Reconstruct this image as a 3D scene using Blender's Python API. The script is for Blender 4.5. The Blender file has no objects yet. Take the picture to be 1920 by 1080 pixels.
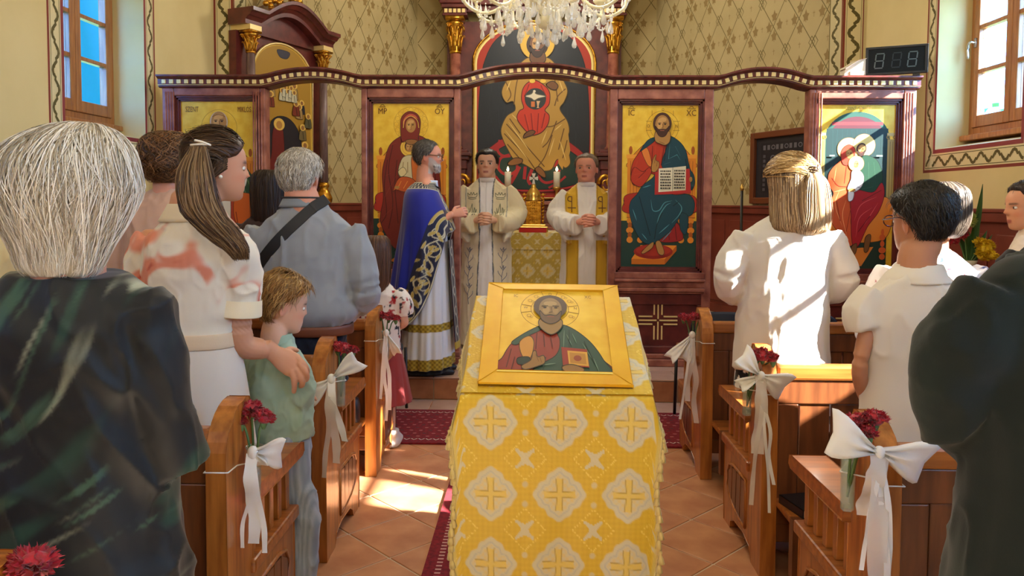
import bpy, bmesh, math, random
import numpy as np
from mathutils import Vector, Matrix, Euler
from mathutils.bvhtree import BVHTree
from mathutils.geometry import tessellate_polygon
random.seed(7)
rng = np.random.default_rng(7)
SC = bpy.context.scene
COL = SC.collection
PI = math.pi

# ------------------------------------------------------------------ camera
FPX, PX0, PY0, CAMH = 1450.0, 960.0, 450.0, 1.48
cam = bpy.data.objects.new('camera', bpy.data.cameras.new('camera'))
COL.objects.link(cam)
cam.data.sensor_width = 36.0
cam.data.lens = 36.0 * FPX / 1920.0
cam.data.shift_y = (PY0 - 540.0) / 1920.0
cam.data.clip_start = 0.02
CROT = (Matrix.Rotation(math.atan(40 / FPX), 4, 'Z') @ Matrix.Rotation(PI / 2 - math.atan(72 / FPX), 4, 'X')
        @ Matrix.Rotation(math.radians(0.35), 4, 'Z'))
cam.matrix_world = Matrix.Translation((0, 0, CAMH)) @ CROT
SC.camera = cam

# ------------------------------------------------------------------ world, sun, chandelier and fill lights, exposure
SUN_TO = Vector((-1.0, 0.40, -0.667)).normalized()      # the way the sunlight travels
w = bpy.data.worlds.new('World'); SC.world = w; w.use_nodes = True
nt = w.node_tree; nt.nodes.clear()
geo = nt.nodes.new('ShaderNodeTexCoord')
dot = nt.nodes.new('ShaderNodeVectorMath'); dot.operation = 'DOT_PRODUCT'
dot.inputs[1].default_value = (-SUN_TO.x, -SUN_TO.y, 0.0)
nt.links.new(geo.outputs['Generated'], dot.inputs[0])
ramp = nt.nodes.new('ShaderNodeValToRGB')
ramp.color_ramp.elements[0].position = 0.0; ramp.color_ramp.elements[0].color = (0.0, 0.014, 0.030, 1)
ramp.color_ramp.elements[1].position = 1.0; ramp.color_ramp.elements[1].color = (0.28, 0.58, 1.0, 1)
e = ramp.color_ramp.elements.new(0.55); e.color = (0.09, 0.34, 1.0, 1)
mr = nt.nodes.new('ShaderNodeMapRange'); mr.inputs[1].default_value = -0.66; mr.inputs[2].default_value = 0.9
nt.links.new(dot.outputs['Value'], mr.inputs[0]); nt.links.new(mr.outputs[0], ramp.inputs[0])
bg = nt.nodes.new('ShaderNodeBackground'); bg.inputs[1].default_value = 28.0
nt.links.new(ramp.outputs[0], bg.inputs[0])
out = nt.nodes.new('ShaderNodeOutputWorld'); nt.links.new(bg.outputs[0], out.inputs[0])

sun = bpy.data.lights.new('sun', 'SUN'); sun.energy = 55.0; sun.angle = math.radians(0.6); sun.color = (1.0, 0.97, 0.92)
so = bpy.data.objects.new('sun', sun); COL.objects.link(so)
so.rotation_euler = SUN_TO.to_track_quat('-Z', 'Y').to_euler(); so.location = (8, -4, 6)

def lamp(name, loc, watts, radius, col=(1.0, 0.945, 0.86)):
    l = bpy.data.lights.new(name, 'POINT'); l.energy = watts; l.shadow_soft_size = radius; l.color = col
    o = bpy.data.objects.new(name, l); o.location = loc; COL.objects.link(o); return o
lamp('chandelier_light', (0.07, 5.2, 3.55), 88, 0.30)
lamp('nave_fill', (0.6, 1.6, 4.0), 40, 0.45)  # unseen fill light added above the pews, no fixture
lamp('nave_fill', (-0.6, -1.4, 3.6), 90, 0.5)  # second added fill, unseen behind the camera
lamp('sanctuary_fill', (0.0, 8.6, 4.3), 80, 0.35)  # unseen point light over the sanctuary, no fixture
SC.view_settings.view_transform = 'Standard'
SC.view_settings.look = 'None'
SC.view_settings.gamma = 1.0
SC.view_settings.use_curve_mapping = False
SC.view_settings.exposure = 0.08

# ------------------------------------------------------------------ helpers: pixels -> points
def U(px, py, Y):
    """the world point at depth Y seen at pixel (px, py)"""
    d = CROT.to_3x3() @ Vector(((px - PX0) / FPX, -(py - PY0) / FPX, -1.0))
    t = Y / d.y
    return Vector((d.x * t, Y, CAMH + d.z * t))
def UX(px, py, X):
    d = CROT.to_3x3() @ Vector(((px - PX0) / FPX, -(py - PY0) / FPX, -1.0))
    t = X / d.x
    return Vector((X, d.y * t, CAMH + d.z * t))

# ------------------------------------------------------------------ helpers: colour and material
def s2l(c):
    c = c / 255.0
    return c / 12.92 if c <= 0.04045 else ((c + 0.055) / 1.055) ** 2.4
def lin(c):
    return tuple(s2l(x) for x in c[:3])
def nlin(a):
    a = np.asarray(a, float) / 255.0
    return np.where(a <= 0.04045, a / 12.92, ((a + 0.055) / 1.055) ** 2.4)
MATS = {}
def mat(name, col=(128, 128, 128), rough=0.5, metal=0.0, col2=None, scale=8.0, stretch=(1, 1, 1), detail=4.0,
        bump=0.0, bscale=None, bstretch=None, coat=0.0, attr=False, spec=0.5, contrast=(0.35, 0.65), emit=0.0, sheen=0.0,
        sss=0.0, trans=0.0, rough2=None):
    if name in MATS: return MATS[name]
    m = bpy.data.materials.new(name); m.use_nodes = True; MATS[name] = m
    t = m.node_tree; N = t.nodes; L = t.links
    b = N['Principled BSDF']
    b.inputs['Roughness'].default_value = rough
    b.inputs['Metallic'].default_value = metal
    b.inputs['Specular IOR Level'].default_value = spec
    b.inputs['Coat Weight'].default_value = coat
    b.inputs['Coat Roughness'].default_value = 0.12
    if sheen: b.inputs['Sheen Weight'].default_value = sheen
    if sss:
        b.inputs['Subsurface Weight'].default_value = sss
        b.inputs['Subsurface Radius'].default_value = (0.012, 0.005, 0.003); b.inputs['Subsurface Scale'].default_value = 1.0
    src = None
    tc = N.new('ShaderNodeTexCoord')
    def noise_of(sc, st, det):
        mp = N.new('ShaderNodeMapping'); mp.inputs['Scale'].default_value = st
        L.new(tc.outputs['Object'], mp.inputs['Vector'])
        n = N.new('ShaderNodeTexNoise'); n.inputs['Scale'].default_value = sc; n.inputs['Detail'].default_value = det
        L.new(mp.outputs[0], n.inputs['Vector']); return n
    if attr:
        a = N.new('ShaderNodeAttribute'); a.attribute_name = 'Col'; src = a.outputs['Color']
    if col2 is not None:
        n = noise_of(scale, stretch, detail)
        mr = N.new('ShaderNodeMapRange'); mr.inputs[1].default_value = contrast[0]; mr.inputs[2].default_value = contrast[1]
        L.new(n.outputs['Fac'], mr.inputs[0])
        mx = N.new('ShaderNodeMix'); mx.data_type = 'RGBA'
        L.new(mr.outputs[0], mx.inputs[0])
        if attr:
            mx.blend_type = 'MULTIPLY'; L.new(src, mx.inputs[6]); mx.inputs[7].default_value = lin(col2) + (1,)
        else:
            mx.inputs[6].default_value = lin(col) + (1,); mx.inputs[7].default_value = lin(col2) + (1,)
        src = mx.outputs[2]
        if rough2 is not None:
            m2 = N.new('ShaderNodeMapRange'); m2.inputs[3].default_value = rough; m2.inputs[4].default_value = rough2
            L.new(mr.outputs[0], m2.inputs[0]); L.new(m2.outputs[0], b.inputs['Roughness'])
    if src is not None: L.new(src, b.inputs['Base Color'])
    else: b.inputs['Base Color'].default_value = lin(col) + (1,)
    if bump:
        n = noise_of(bscale or scale, bstretch or stretch, 6.0)
        bp = N.new('ShaderNodeBump'); bp.inputs['Strength'].default_value = bump; bp.inputs['Distance'].default_value = 0.01
        L.new(n.outputs['Fac'], bp.inputs['Height']); L.new(bp.outputs[0], b.inputs['Normal'])
    if emit:
        b.inputs['Emission Color'].default_value = lin(col) + (1,); b.inputs['Emission Strength'].default_value = emit
    if trans:
        tr = N.new('ShaderNodeBsdfTransparent'); ms = N.new('ShaderNodeMixShader'); ms.inputs[0].default_value = trans
        o = N['Material Output']; L.new(b.outputs[0], ms.inputs[1]); L.new(tr.outputs[0], ms.inputs[2]); L.new(ms.outputs[0], o.inputs[0])
    return m

# ------------------------------------------------------------------ helpers: numpy value noise
def _hash(i, j, k, seed):
    n = (i * 374761393 + j * 668265263 + k * 2147483647 + seed * 974711) & 0xffffffff
    n = ((n ^ (n >> 13)) * 1274126177) & 0xffffffff
    n = n ^ (n >> 16)
    return (n & 0xffff) / 32767.5 - 1.0
def vnoise(P, scale=1.0, seed=0):
    P = np.asarray(P, float) * np.asarray(scale, float)
    I = np.floor(P).astype(np.int64); f = P - I; f = f * f * (3 - 2 * f)
    r = 0
    for a in (0, 1):
        for b in (0, 1):
            for c in (0, 1):
                wgt = (f[:, 0] if a else 1 - f[:, 0]) * (f[:, 1] if b else 1 - f[:, 1]) * (f[:, 2] if c else 1 - f[:, 2])
                r = r + wgt * _hash(I[:, 0] + a, I[:, 1] + b, I[:, 2] + c, seed)
    return r
def fbm(P, scale=1.0, seed=0, oct=3):
    s = np.asarray(scale, float); r = 0; amp = 1.0
    for o in range(oct):
        r = r + amp * vnoise(P, s * 2 ** o, seed + o * 17); amp *= 0.5
    return r
def sstep(a, b, x):
    t = np.clip((x - a) / (b - a), 0, 1); return t * t * (3 - 2 * t)
def mixc(c1, c2, f):
    return c1 + (np.asarray(c2) - c1) * np.asarray(f)[:, None]

# ------------------------------------------------------------------ helpers: geometry
def link_mesh(name, V, F, mats, parent=None, col=None, mi=None, smooth=True, bevel=0.0, loc=None, **props):
    me = bpy.data.meshes.new(name)
    V = np.asarray(V, float)
    me.from_pydata(V.tolist() if not isinstance(V, list) else V, [], F if isinstance(F, list) else F.tolist())
    for m in (mats if isinstance(mats, (list, tuple)) else [mats]): me.materials.append(m)
    if mi is not None: me.polygons.foreach_set('material_index', np.asarray(mi, np.int32))
    if smooth: me.polygons.foreach_set('use_smooth', np.ones(len(me.polygons), bool))
    if col is not None:
        ca = me.color_attributes.new('Col', 'FLOAT_COLOR', 'POINT')
        c = np.ones((len(V), 4), np.float32); c[:, :3] = col
        ca.data.foreach_set('color', c.ravel())
    me.update()
    o = bpy.data.objects.new(name, me); COL.objects.link(o)
    if parent is not None: o.parent = parent
    if loc is not None: o.location = loc
    if bevel:
        b = o.modifiers.new('bevel', 'BEVEL'); b.width = bevel; b.segments = 2; b.limit_method = 'ANGLE'; b.angle_limit = 0.7
    for k, v in props.items():
        if v is not None: o[k] = v
    return o
def thing(name, label, cat, loc=(0, 0, 0), rz=0.0, group=None):
    o = bpy.data.objects.new(name, None); COL.objects.link(o); o.empty_display_size = 0.1
    o.location = loc; o.rotation_euler = (0, 0, rz); o['label'] = label; o['category'] = cat
    if group: o['group'] = group
    return o
def dup(o, parent=None, loc=None, rot=None):
    c = o.copy(); COL.objects.link(c)
    if parent is not None: c.parent = parent
    if loc is not None: c.location = loc
    if rot is not None: c.rotation_euler = rot
    return c
class G:
    """collects geometry; every shape is (V, F)"""
    def __init__(s): s.V = []; s.F = []; s.C = []; s.M = []
    def add(s, vf, col=None, mi=0, M=None):
        V, F = vf
        V = np.asarray(V, float)
        if M is not None:
            A = np.array(M); V = V @ A[:3, :3].T + A[:3, 3]
        n = len(s.V)
        s.V.extend(V.tolist()); s.F.extend([tuple(i + n for i in f) for f in F]); s.M.extend([mi] * len(F))
        if col is None: s.C.extend([(1, 1, 1)] * len(V))
        elif np.ndim(col) == 1: s.C.extend([tuple(col)] * len(V))
        else: s.C.extend([tuple(c) for c in col])
        return s
    def make(s, name, mats, parent=None, color=False, **kw):
        return link_mesh(name, s.V, s.F, mats, parent, col=np.array(s.C) if color else None, mi=s.M if any(s.M) else None, **kw)
def box(x0, x1, y0, y1, z0, z1):
    V = [(x, y, z) for x in (x0, x1) for y in (y0, y1) for z in (z0, z1)]
    return V, [(0, 1, 3, 2), (4, 6, 7, 5), (0, 4, 5, 1), (2, 3, 7, 6), (0, 2, 6, 4), (1, 5, 7, 3)]
def spline(P, n):
    """Catmull-Rom through P, n samples"""
    P = np.asarray(P, float)
    if len(P) == 2: return P[0] + (P[1] - P[0]) * np.linspace(0, 1, n)[:, None]
    Q = np.vstack([2 * P[0] - P[1], P, 2 * P[-1] - P[-2]])
    t = np.linspace(0, len(P) - 1 - 1e-9, n); i = t.astype(int); f = (t - i)[:, None]
    a, b, c, d = Q[i], Q[i + 1], Q[i + 2], Q[i + 3]
    return 0.5 * (2 * b + (c - a) * f + (2 * a - 5 * b + 4 * c - d) * f ** 2 + (3 * b - a - 3 * c + d) * f ** 3)
def loft(R, closed=True, cap=True):
    """R: array (rings, n, 3)"""
    R = np.asarray(R, float); m, n = R.shape[:2]
    V = R.reshape(-1, 3); F = []
    for i in range(m - 1):
        for j in range(n if closed else n - 1):
            k = (j + 1) % n
            F.append((i * n + j, i * n + k, (i + 1) * n + k, (i + 1) * n + j))
    if cap and closed:
        F.append(tuple(range(n - 1, -1, -1))); F.append(tuple((m - 1) * n + j for j in range(n)))
    return V, F
def tube(P, rad, n=12, seg=None, flat=1.0, flatdir=None, cap=True, round_ends=False):
    """a tube along P with radii rad; flat squeezes the ring along flatdir"""
    P = np.asarray(P, float); rad = np.broadcast_to(np.asarray(rad, float), (len(P),)) if np.ndim(rad) == 0 else np.asarray(rad, float)
    if seg:
        r = spline(np.stack([rad, rad, rad], 1), seg)[:, 0]; P = spline(P, seg); rad = r
    T = np.gradient(P, axis=0); T /= np.linalg.norm(T, axis=1)[:, None] + 1e-12
    if round_ends:
        a, b = P[0], P[-1]; ta, tb = T[0], T[-1]
        k = np.array([0.0, 0.35, 0.75])
        hp = [a - ta * rad[0] * math.cos(q * PI / 2) for q in k]; hr = [max(rad[0] * math.sin(q * PI / 2), 1e-4) for q in k]
        tp = [b + tb * rad[-1] * math.cos(q * PI / 2) for q in k[::-1]]; tr = [max(rad[-1] * math.sin(q * PI / 2), 1e-4) for q in k[::-1]]
        P = np.vstack([hp, P, tp]); rad = np.concatenate([hr, rad, tr]); T = np.vstack([[ta] * 3, T, [tb] * 3])
    up = np.array(flatdir if flatdir is not None else (0, 0, 1.0), float)
    if flatdir is None and abs(T[:, 2]).mean() > 0.8: up = np.array((0, 1.0, 0))
    R = []; ang = np.linspace(0, 2 * PI, n, endpoint=False)
    a = None
    for p, t, r in zip(P, T, rad):
        u = up - t * (up @ t)
        if np.linalg.norm(u) < 1e-3: u = np.array((1.0, 0, 0)) - t * t[0]
        u /= np.linalg.norm(u); v = np.cross(t, u)
        R.append(p + (np.cos(ang)[:, None] * u * flat + np.sin(ang)[:, None] * v) * r)
    return loft(np.array(R), cap=cap)
def lathe(prof, n=20, c=(0, 0, 0)):
    """prof: (r, z) pairs"""
    ang = np.linspace(0, 2 * PI, n, endpoint=False)
    R = np.array([[(c[0] + r * math.cos(a), c[1] + r * math.sin(a), c[2] + z) for a in ang] for r, z in prof])
    return loft(R)
def ball(c, r, nu=12, nv=8):
    r = np.broadcast_to(r, 3)
    th = np.linspace(0.02, PI - 0.02, nv); ph = np.linspace(0, 2 * PI, nu, endpoint=False)
    R = np.array([[(c[0] + r[0] * math.sin(t) * math.cos(p), c[1] + r[1] * math.sin(t) * math.sin(p), c[2] - r[2] * math.cos(t)) for p in ph] for t in th])
    return loft(R)
def prism(pts, a0, a1, axis='x'):
    """polygon in the other two axes, extruded along axis"""
    n = len(pts)
    def mk(p, a):
        return {'x': (a, p[0], p[1]), 'y': (p[0], a, p[1]), 'z': (p[0], p[1], a)}[axis]
    V = [mk(p, a0) for p in pts] + [mk(p, a1) for p in pts]
    F = [(i, (i + 1) % n, n + (i + 1) % n, n + i) for i in range(n)]
    tri = tessellate_polygon([[Vector((p[0], p[1], 0)) for p in pts]])
    F += [tuple(t) for t in tri] + [tuple(n + i for i in t[::-1]) for t in tri]
    return V, F
def sweep_x(prof, path):
    """prof: closed list of (y, z); path: list of (x, z) with the profile kept upright"""
    R = np.array([[(x, p[0], z + p[1]) for p in prof] for x, z in path])
    return loft(R)
def grid_faces(m, n, wrap=False):
    F = []
    for i in range(m - 1):
        for j in range(n if wrap else n - 1):
            k = (j + 1) % n
            F.append((i * n + j, i * n + k, (i + 1) * n + k, (i + 1) * n + j))
    return F
FONTCACHE = {}
def text_geo(s):
    """flat text as (V2, F), cap height about 0.7"""
    if s not in FONTCACHE:
        cu = bpy.data.curves.new('txt', 'FONT'); cu.body = s; cu.align_x = 'CENTER'; cu.resolution_u = 2
        o = bpy.data.objects.new('txt', cu); COL.objects.link(o)
        me = bpy.data.meshes.new_from_object(o.evaluated_get(bpy.context.evaluated_depsgraph_get()))
        V = [(v.co.x, v.co.y) for v in me.vertices]; F = [tuple(p.vertices) for p in me.polygons]
        bpy.data.objects.remove(o); bpy.data.curves.remove(cu); bpy.data.meshes.remove(me)
        FONTCACHE[s] = (V, F)
    return FONTCACHE[s]
class Paint:
    """a flat painted surface: shapes in its own 2D frame, laid over each other a hair apart.
    px: (x0, y0, x1, y1) of the 2D frame (y down), size: (width, height) in metres"""
    def __init__(s, px, size, eps=0.00008):
        s.px = px; s.size = size; s.eps = eps; s.g = G(); s.k = 0; s.ew = (px[2] - px[0]) / 150.0
    def _map(s, p, k):
        x0, y0, x1, y1 = s.px
        return ((p[0] - x0) / (x1 - x0) * s.size[0], -k * s.eps, (y1 - p[1]) / (y1 - y0) * s.size[1])
    def poly(s, pts, col, smooth=0, mi=0):
        if smooth:
            P = np.asarray(list(pts) + [pts[0]], float)
            Q = np.vstack([P[-2], P, P[1]]); m = len(pts); out = []
            for i in range(m):
                a, b, c, d = Q[i], Q[i + 1], Q[i + 2], Q[i + 3]
                for f in np.linspace(0, 1, smooth, endpoint=False):
                    out.append(0.5 * (2 * b + (c - a) * f + (2 * a - 5 * b + 4 * c - d) * f ** 2 + (3 * b - a - 3 * c + d) * f ** 3))
            pts = out
        s.k += 1
        tri = tessellate_polygon([[Vector((p[0], p[1], 0)) for p in pts]])
        F = []
        for t in tri:
            a, b, c = (pts[i] for i in t)
            if (b[0] - a[0]) * (c[1] - a[1]) - (b[1] - a[1]) * (c[0] - a[0]) > 0: t = t[::-1]
            F.append(tuple(t))
        s.g.add(([s._map(p, s.k) for p in pts], F), lin(col), mi); return s
    def blob(s, pts, col, mi=0, edge=True):
        s.poly(pts, col, 5, mi)
        if edge:
            P = np.array(list(pts) + [pts[0]], float); Q = np.vstack([P[-2], P, P[1]]); o = spline(Q, 5 * len(Q)); a, b = 5, len(o) - 5
            s.line(o[a - 1:b + 1], s.ew, tuple(int(c * 0.42) for c in col), mi=0)
        return s
    def rect(s, x0, y0, x1, y1, col, mi=0): return s.poly([(x0, y0), (x1, y0), (x1, y1), (x0, y1)], col, 0, mi)
    def ell(s, cx, cy, rx, ry, col, n=24, mi=0, rot=0.0):
        c, q = math.cos(rot), math.sin(rot)
        P = [(rx * math.cos(a), ry * math.sin(a)) for a in np.linspace(0, 2 * PI, n, endpoint=False)]
        return s.poly([(cx + x * c - y * q, cy + x * q + y * c) for x, y in P], col, 0, mi)
    def ring(s, cx, cy, r0, r1, col, a0=0, a1=2 * PI, n=36, mi=0, ry=1.0):
        s.k += 1; A = np.linspace(a0, a1, n)
        V = [s._map((cx + r * math.cos(a), cy + r * ry * math.sin(a)), s.k) for a in A for r in (r0, r1)]
        s.g.add((V, [(2 * i + 1, 2 * i, 2 * i + 2, 2 * i + 3) for i in range(n - 1)]), lin(col), mi); return s
    def line(s, pts, wd, col, smooth=False, mi=0, taper=False):
        P = np.asarray(pts, float)
        if smooth: P = spline(P, 5 * len(P))
        T = np.gradient(P, axis=0) if len(P) > 2 else np.tile(P[1] - P[0], (2, 1))
        T /= np.linalg.norm(T, axis=1)[:, None] + 1e-9
        N = np.stack([-T[:, 1], T[:, 0]], 1); s.k += 1
        ww = np.full(len(P), wd / 2.0)
        if taper: ww = ww * np.sin(np.linspace(0.15, PI - 0.15, len(P)))
        A, B = P + N * ww[:, None], P - N * ww[:, None]
        V = [s._map(p, s.k) for ab in zip(A, B) for p in ab]
        s.g.add((V, [(2 * i, 2 * i + 1, 2 * i + 3, 2 * i + 2) for i in range(len(P) - 1)]), lin(col), mi); return s
    def lines(s, L, wd, col, **k):
        for l in L: s.line(l, wd, col, **k)
        return s
    def text(s, t, cx, cy, h, col, sx=1.0, mi=0):
        """h: height of a capital in frame units; cy: baseline"""
        V, F = text_geo(t); q = h / 0.7; s.k += 1
        s.g.add(([s._map((cx + x * q * sx, cy - y * q), s.k) for x, y in V], F), lin(col), mi); return s
    def make(s, name, mats, parent=None, loc=(0, 0, 0), rot=None, **kw):
        o = s.g.make(name, mats, parent, color=True, smooth=False, **kw); o.location = loc
        if rot is not None: o.rotation_euler = rot
        return o

# ------------------------------------------------------------------ materials
M_PLASTER = mat('plaster', (224, 205, 148), 0.85, col2=(215, 195, 137), scale=1.6, bump=0.03, bscale=60)
M_APSE = mat('apse_plaster', (190, 172, 124), 0.85, col2=(180, 162, 114), scale=2.0, bump=0.02, bscale=60)
M_CEIL = mat('ceiling_plaster', (235, 222, 190), 0.9)
M_PAINT = mat('painted', attr=True, rough=0.75)
M_ICON = mat('icon_paint', attr=True, rough=0.45, spec=0.4)
M_GOLDLEAF = mat('gold_leaf', (242, 202, 66), 0.40, 0.12, col2=(230, 182, 44), scale=14, detail=2)
M_GOLD = mat('gilding', (226, 172, 66), 0.30, 0.9, col2=(176, 120, 36), scale=30)
M_GOLDSQ = mat('gold_square', (246, 220, 150), 0.35, 0.25)
M_BRASS = mat('brass', (210, 170, 90), 0.28, 0.95)
M_MARBLE = mat('red_marble', (178, 112, 90), 0.42, col2=(116, 56, 46), scale=11, detail=10, coat=0.25, bump=0.02, contrast=(0.3, 0.7))
M_MARBLE2 = mat('dark_red_marble', (116, 50, 44), 0.36, col2=(76, 28, 30), scale=9, detail=10, coat=0.25, contrast=(0.3, 0.7))
M_MARBLE_C = mat('maroon_cornice', (120, 50, 40), 0.35, col2=(82, 30, 28), scale=14, detail=8, coat=0.3)
M_WAINS = mat('wainscot_red', (128, 58, 42), 0.5, col2=(112, 48, 36), scale=4)
M_WOOD = mat('pew_oak', (196, 122, 52), 0.32, col2=(150, 84, 30), scale=5, stretch=(7, 7, 0.7), detail=6, coat=0.35, bump=0.02)
M_WOODH = mat('pew_oak_long', (186, 112, 48), 0.32, col2=(140, 76, 28), scale=5, stretch=(0.5, 7, 7), detail=6, coat=0.35)
M_WOODD = mat('pew_oak_back', (132, 76, 40), 0.36, col2=(98, 54, 28), scale=5, stretch=(6, 6, 0.6), detail=6, coat=0.25)
M_WINWOOD = mat('window_wood', (178, 118, 62), 0.4, col2=(150, 92, 46), scale=6, stretch=(8, 8, 0.8), detail=5, coat=0.2)
M_TILE = mat('terracotta_tile', (206, 148, 104), 0.36, col2=(180, 118, 80), scale=5, detail=6, rough2=0.5)
M_TILE2 = mat('pale_tile', (196, 160, 140), 0.36, col2=(176, 138, 118), scale=5, detail=6)
M_RISER = mat('riser_tile', (176, 116, 78), 0.4, col2=(150, 92, 60), scale=8)
M_GROUT = mat('grout', (206, 186, 160), 0.8)
M_BLACK = mat('black_metal', (22, 22, 24), 0.4)
M_WHITE = mat('white_plastic', (226, 222, 210), 0.5)
M_SILVER = mat('brushed_steel', (190, 190, 190), 0.3, 0.9)
# ================================================================== the setting
WX = 3.13; WT = 0.345; WH = 4.75; YN0, YN1 = -3.6, 7.55
yl0, yl1, zl = UX(122, 200, -WX).y, UX(272, 200, -WX).y, UX(272, 262, -WX).z
yr1, zr = UX(1753, 281, WX).y, UX(1753, 281, WX).z
WW = yl1 - yl0; WTOP = 3.28; PITCH = (yr1 - WW / 2) - 2.42
WIN = {'left': [(yl0 - k * PITCH, yl1 - k * PITCH, zl) for k in range(3)],
       'right': [(yr1 - WW - k * PITCH, yr1 - k * PITCH, zr) for k in range(3)]}
def wall_mesh(name, side):
    s = -1 if side == 'left' else 1; g = G()
    xa, xb = sorted((s * WX, s * (WX + WT)))
    ys = sorted(WIN[side]); y = YN0
    for (a, b, z) in ys:
        if b < YN0: continue
        a2 = max(a, YN0)
        if a2 > y: g.add(box(xa, xb, y, a2, 0, WH))
        g.add(box(xa, xb, a2, b, 0, z)); g.add(box(xa, xb, a2, b, WTOP, WH)); y = b
    g.add(box(xa, xb, y, YN1 + 0.25, 0, WH))
    return g.make(name, M_PLASTER, smooth=False, kind='structure')
wall_left = wall_mesh('wall_left', 'left'); wall_right = wall_mesh('wall_right', 'right')
g = G().add(box(-WX - WT, WX + WT, YN0 - 0.3, YN0, 0, WH)); wall_back = g.make('wall_back', M_PLASTER, smooth=False, kind='structure')
g = G().add(box(-WX - WT, WX + WT, YN0 - 0.3, 11.4, WH, WH + 0.2)); ceiling = g.make('ceiling', M_CEIL, smooth=False, kind='structure')
floor = G().add(box(-WX - WT, WX + WT, YN0 - 0.3, 11.4, -0.12, -0.004)).make('floor', M_GROUT, smooth=False, kind='structure')
ground = G().add(box(-40, 40, -40, 60, -0.6, -0.45)).make('ground_outside', mat('grass_ground', (96, 120, 60), 0.9), smooth=False, kind='structure')
# ---- apse: three walls
AL = Vector((U(438, 100, YN1).x, YN1, 0)); AR = Vector((U(1579, 100, YN1).x, YN1, 0))
BL = Vector((-1.62, 10.75, 0)); BR = Vector((1.66, 10.75, 0))
def apse_wall(name, a, b):
    d = (b - a).normalized(); n = Vector((d.y, -d.x, 0))      # n points to the room (right of a->b seen from above ...)
    L = (b - a).length; q = -n * 0.22
    pts = [(a.x, a.y), (b.x, b.y), (b.x + q.x, b.y + q.y), (a.x + q.x, a.y + q.y)]
    o = G().add(prism(pts, 0, WH, 'z')).make(name, M_APSE, smooth=False, kind='structure')
    return o, d, n, L
# a -> b runs left to right as one looks at each wall
walls = [apse_wall('wall_apse_left', AL, BL), apse_wall('wall_apse', BL, BR), apse_wall('wall_apse_right', BR, AR)]
g = G().add(box(-WX - WT, AL.x, YN1, YN1 + 0.25, 0, WH)).add(box(AR.x, WX + WT, YN1, YN1 + 0.25, 0, WH))
arch = g.make('wall_arch', M_PLASTER, smooth=False, kind='structure')
OL = (112, 98, 52); LEAF = (146, 122, 72)
def lattice(o, a, d, L, z0, z1, u0=0.0):
    A, B = 0.40, 0.55
    p = Paint((0, 0, L, z1 - z0), (L, z1 - z0)); H = z1 - z0
    def clip(x0, y0, x1, y1):
        P = np.array([(x0 + (x1 - x0) * t, y0 + (y1 - y0) * t) for t in np.linspace(0, 1, 2)])
        t0, t1 = 0.0, 1.0
        for q, (lo, hi) in enumerate(((0.01, L - 0.01), (0.0, H))):
            dd = P[1][q] - P[0][q]
            if abs(dd) < 1e-9: continue
            ta, tb = (lo - P[0][q]) / dd, (hi - P[0][q]) / dd
            t0, t1 = max(t0, min(ta, tb)), min(t1, max(ta, tb))
        if t1 - t0 < 1e-3: return
        p.k = 1; p.line([tuple(P[0] + (P[1] - P[0]) * t0), tuple(P[0] + (P[1] - P[0]) * t1)], 0.0095, OL)
    n = int(L / A + H / B) + 4
    for i in range(-n, n):
        for off in (-0.016, 0.016):
            if off < 0 or i % 1 == 0:
                x = u0 + i * A + off
                if off < 0:
                    clip(x, 0, x + H / B * A, H); clip(x, 0, x - H / B * A, H)
    for i in range(-2, int(L / A) + 3):
        for j in range(-1, int(2 * H / B) + 2):
            cx = u0 + (i + 0.5 * (j % 2)) * A; cy = j * B / 2
            if not (0.07 < cx < L - 0.07 and 0.09 < cy < H - 0.09): continue
            if j % 2 == 0:
                for k in (-0.022, 0.022):
                    q = [(cx + k, cy - 0.06), (cx + k + 0.043, cy), (cx + k, cy + 0.06), (cx + k - 0.043, cy), (cx + k, cy - 0.06)]
                    p.k = 3; p.line(q, 0.009, OL)
            else:
                for (ox, oy) in ((0, -0.105), (0, 0.105), (-0.085, 0), (0.085, 0)):
                    lx, ly = cx + ox, cy + oy
                    if not (0.05 < lx < L - 0.05 and 0.06 < ly < H - 0.06): continue
                    pts = []
                    for m in range(10):
                        r = (0.062 if m % 2 == 0 else 0.036) * (1.15 if m == 0 else 1.0); an = -PI / 2 + m * PI / 5
                        pts.append((lx + r * 0.85 * math.cos(an), ly + r * math.sin(an)))
                    p.k = 5; p.poly(pts, LEAF); p.k = 5
                    p.line([(lx, ly + 0.03), (lx, ly + 0.06)], 0.008, LEAF)
            # little sprig inside the cell
            sx, sy = cx + A / 2, cy
            if 0.05 < sx < L - 0.05:
                p.k = 7; p.line([(sx, sy - 0.03), (sx, sy + 0.03)], 0.006, LEAF); p.line([(sx - 0.018, sy - 0.012), (sx + 0.018, sy - 0.012)], 0.006, LEAF)
    ob = p.make('painted_lattice', [M_PAINT], o, loc=(a.x, a.y, z0), rot=(0, 0, math.atan2(d.y, d.x)))
    return ob
lattice(walls[0][0], AL, walls[0][1], walls[0][3], 1.46, WH, 0.10)
lattice(walls[1][0], BL, walls[1][1], walls[1][3], 1.46, WH, 0.02)
lattice(walls[2][0], BR, walls[2][1], walls[2][3], 1.46, WH, 0.25)
CREAM = (222, 208, 160); REDL = (132, 52, 40); ZIG = (92, 82, 40)
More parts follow.
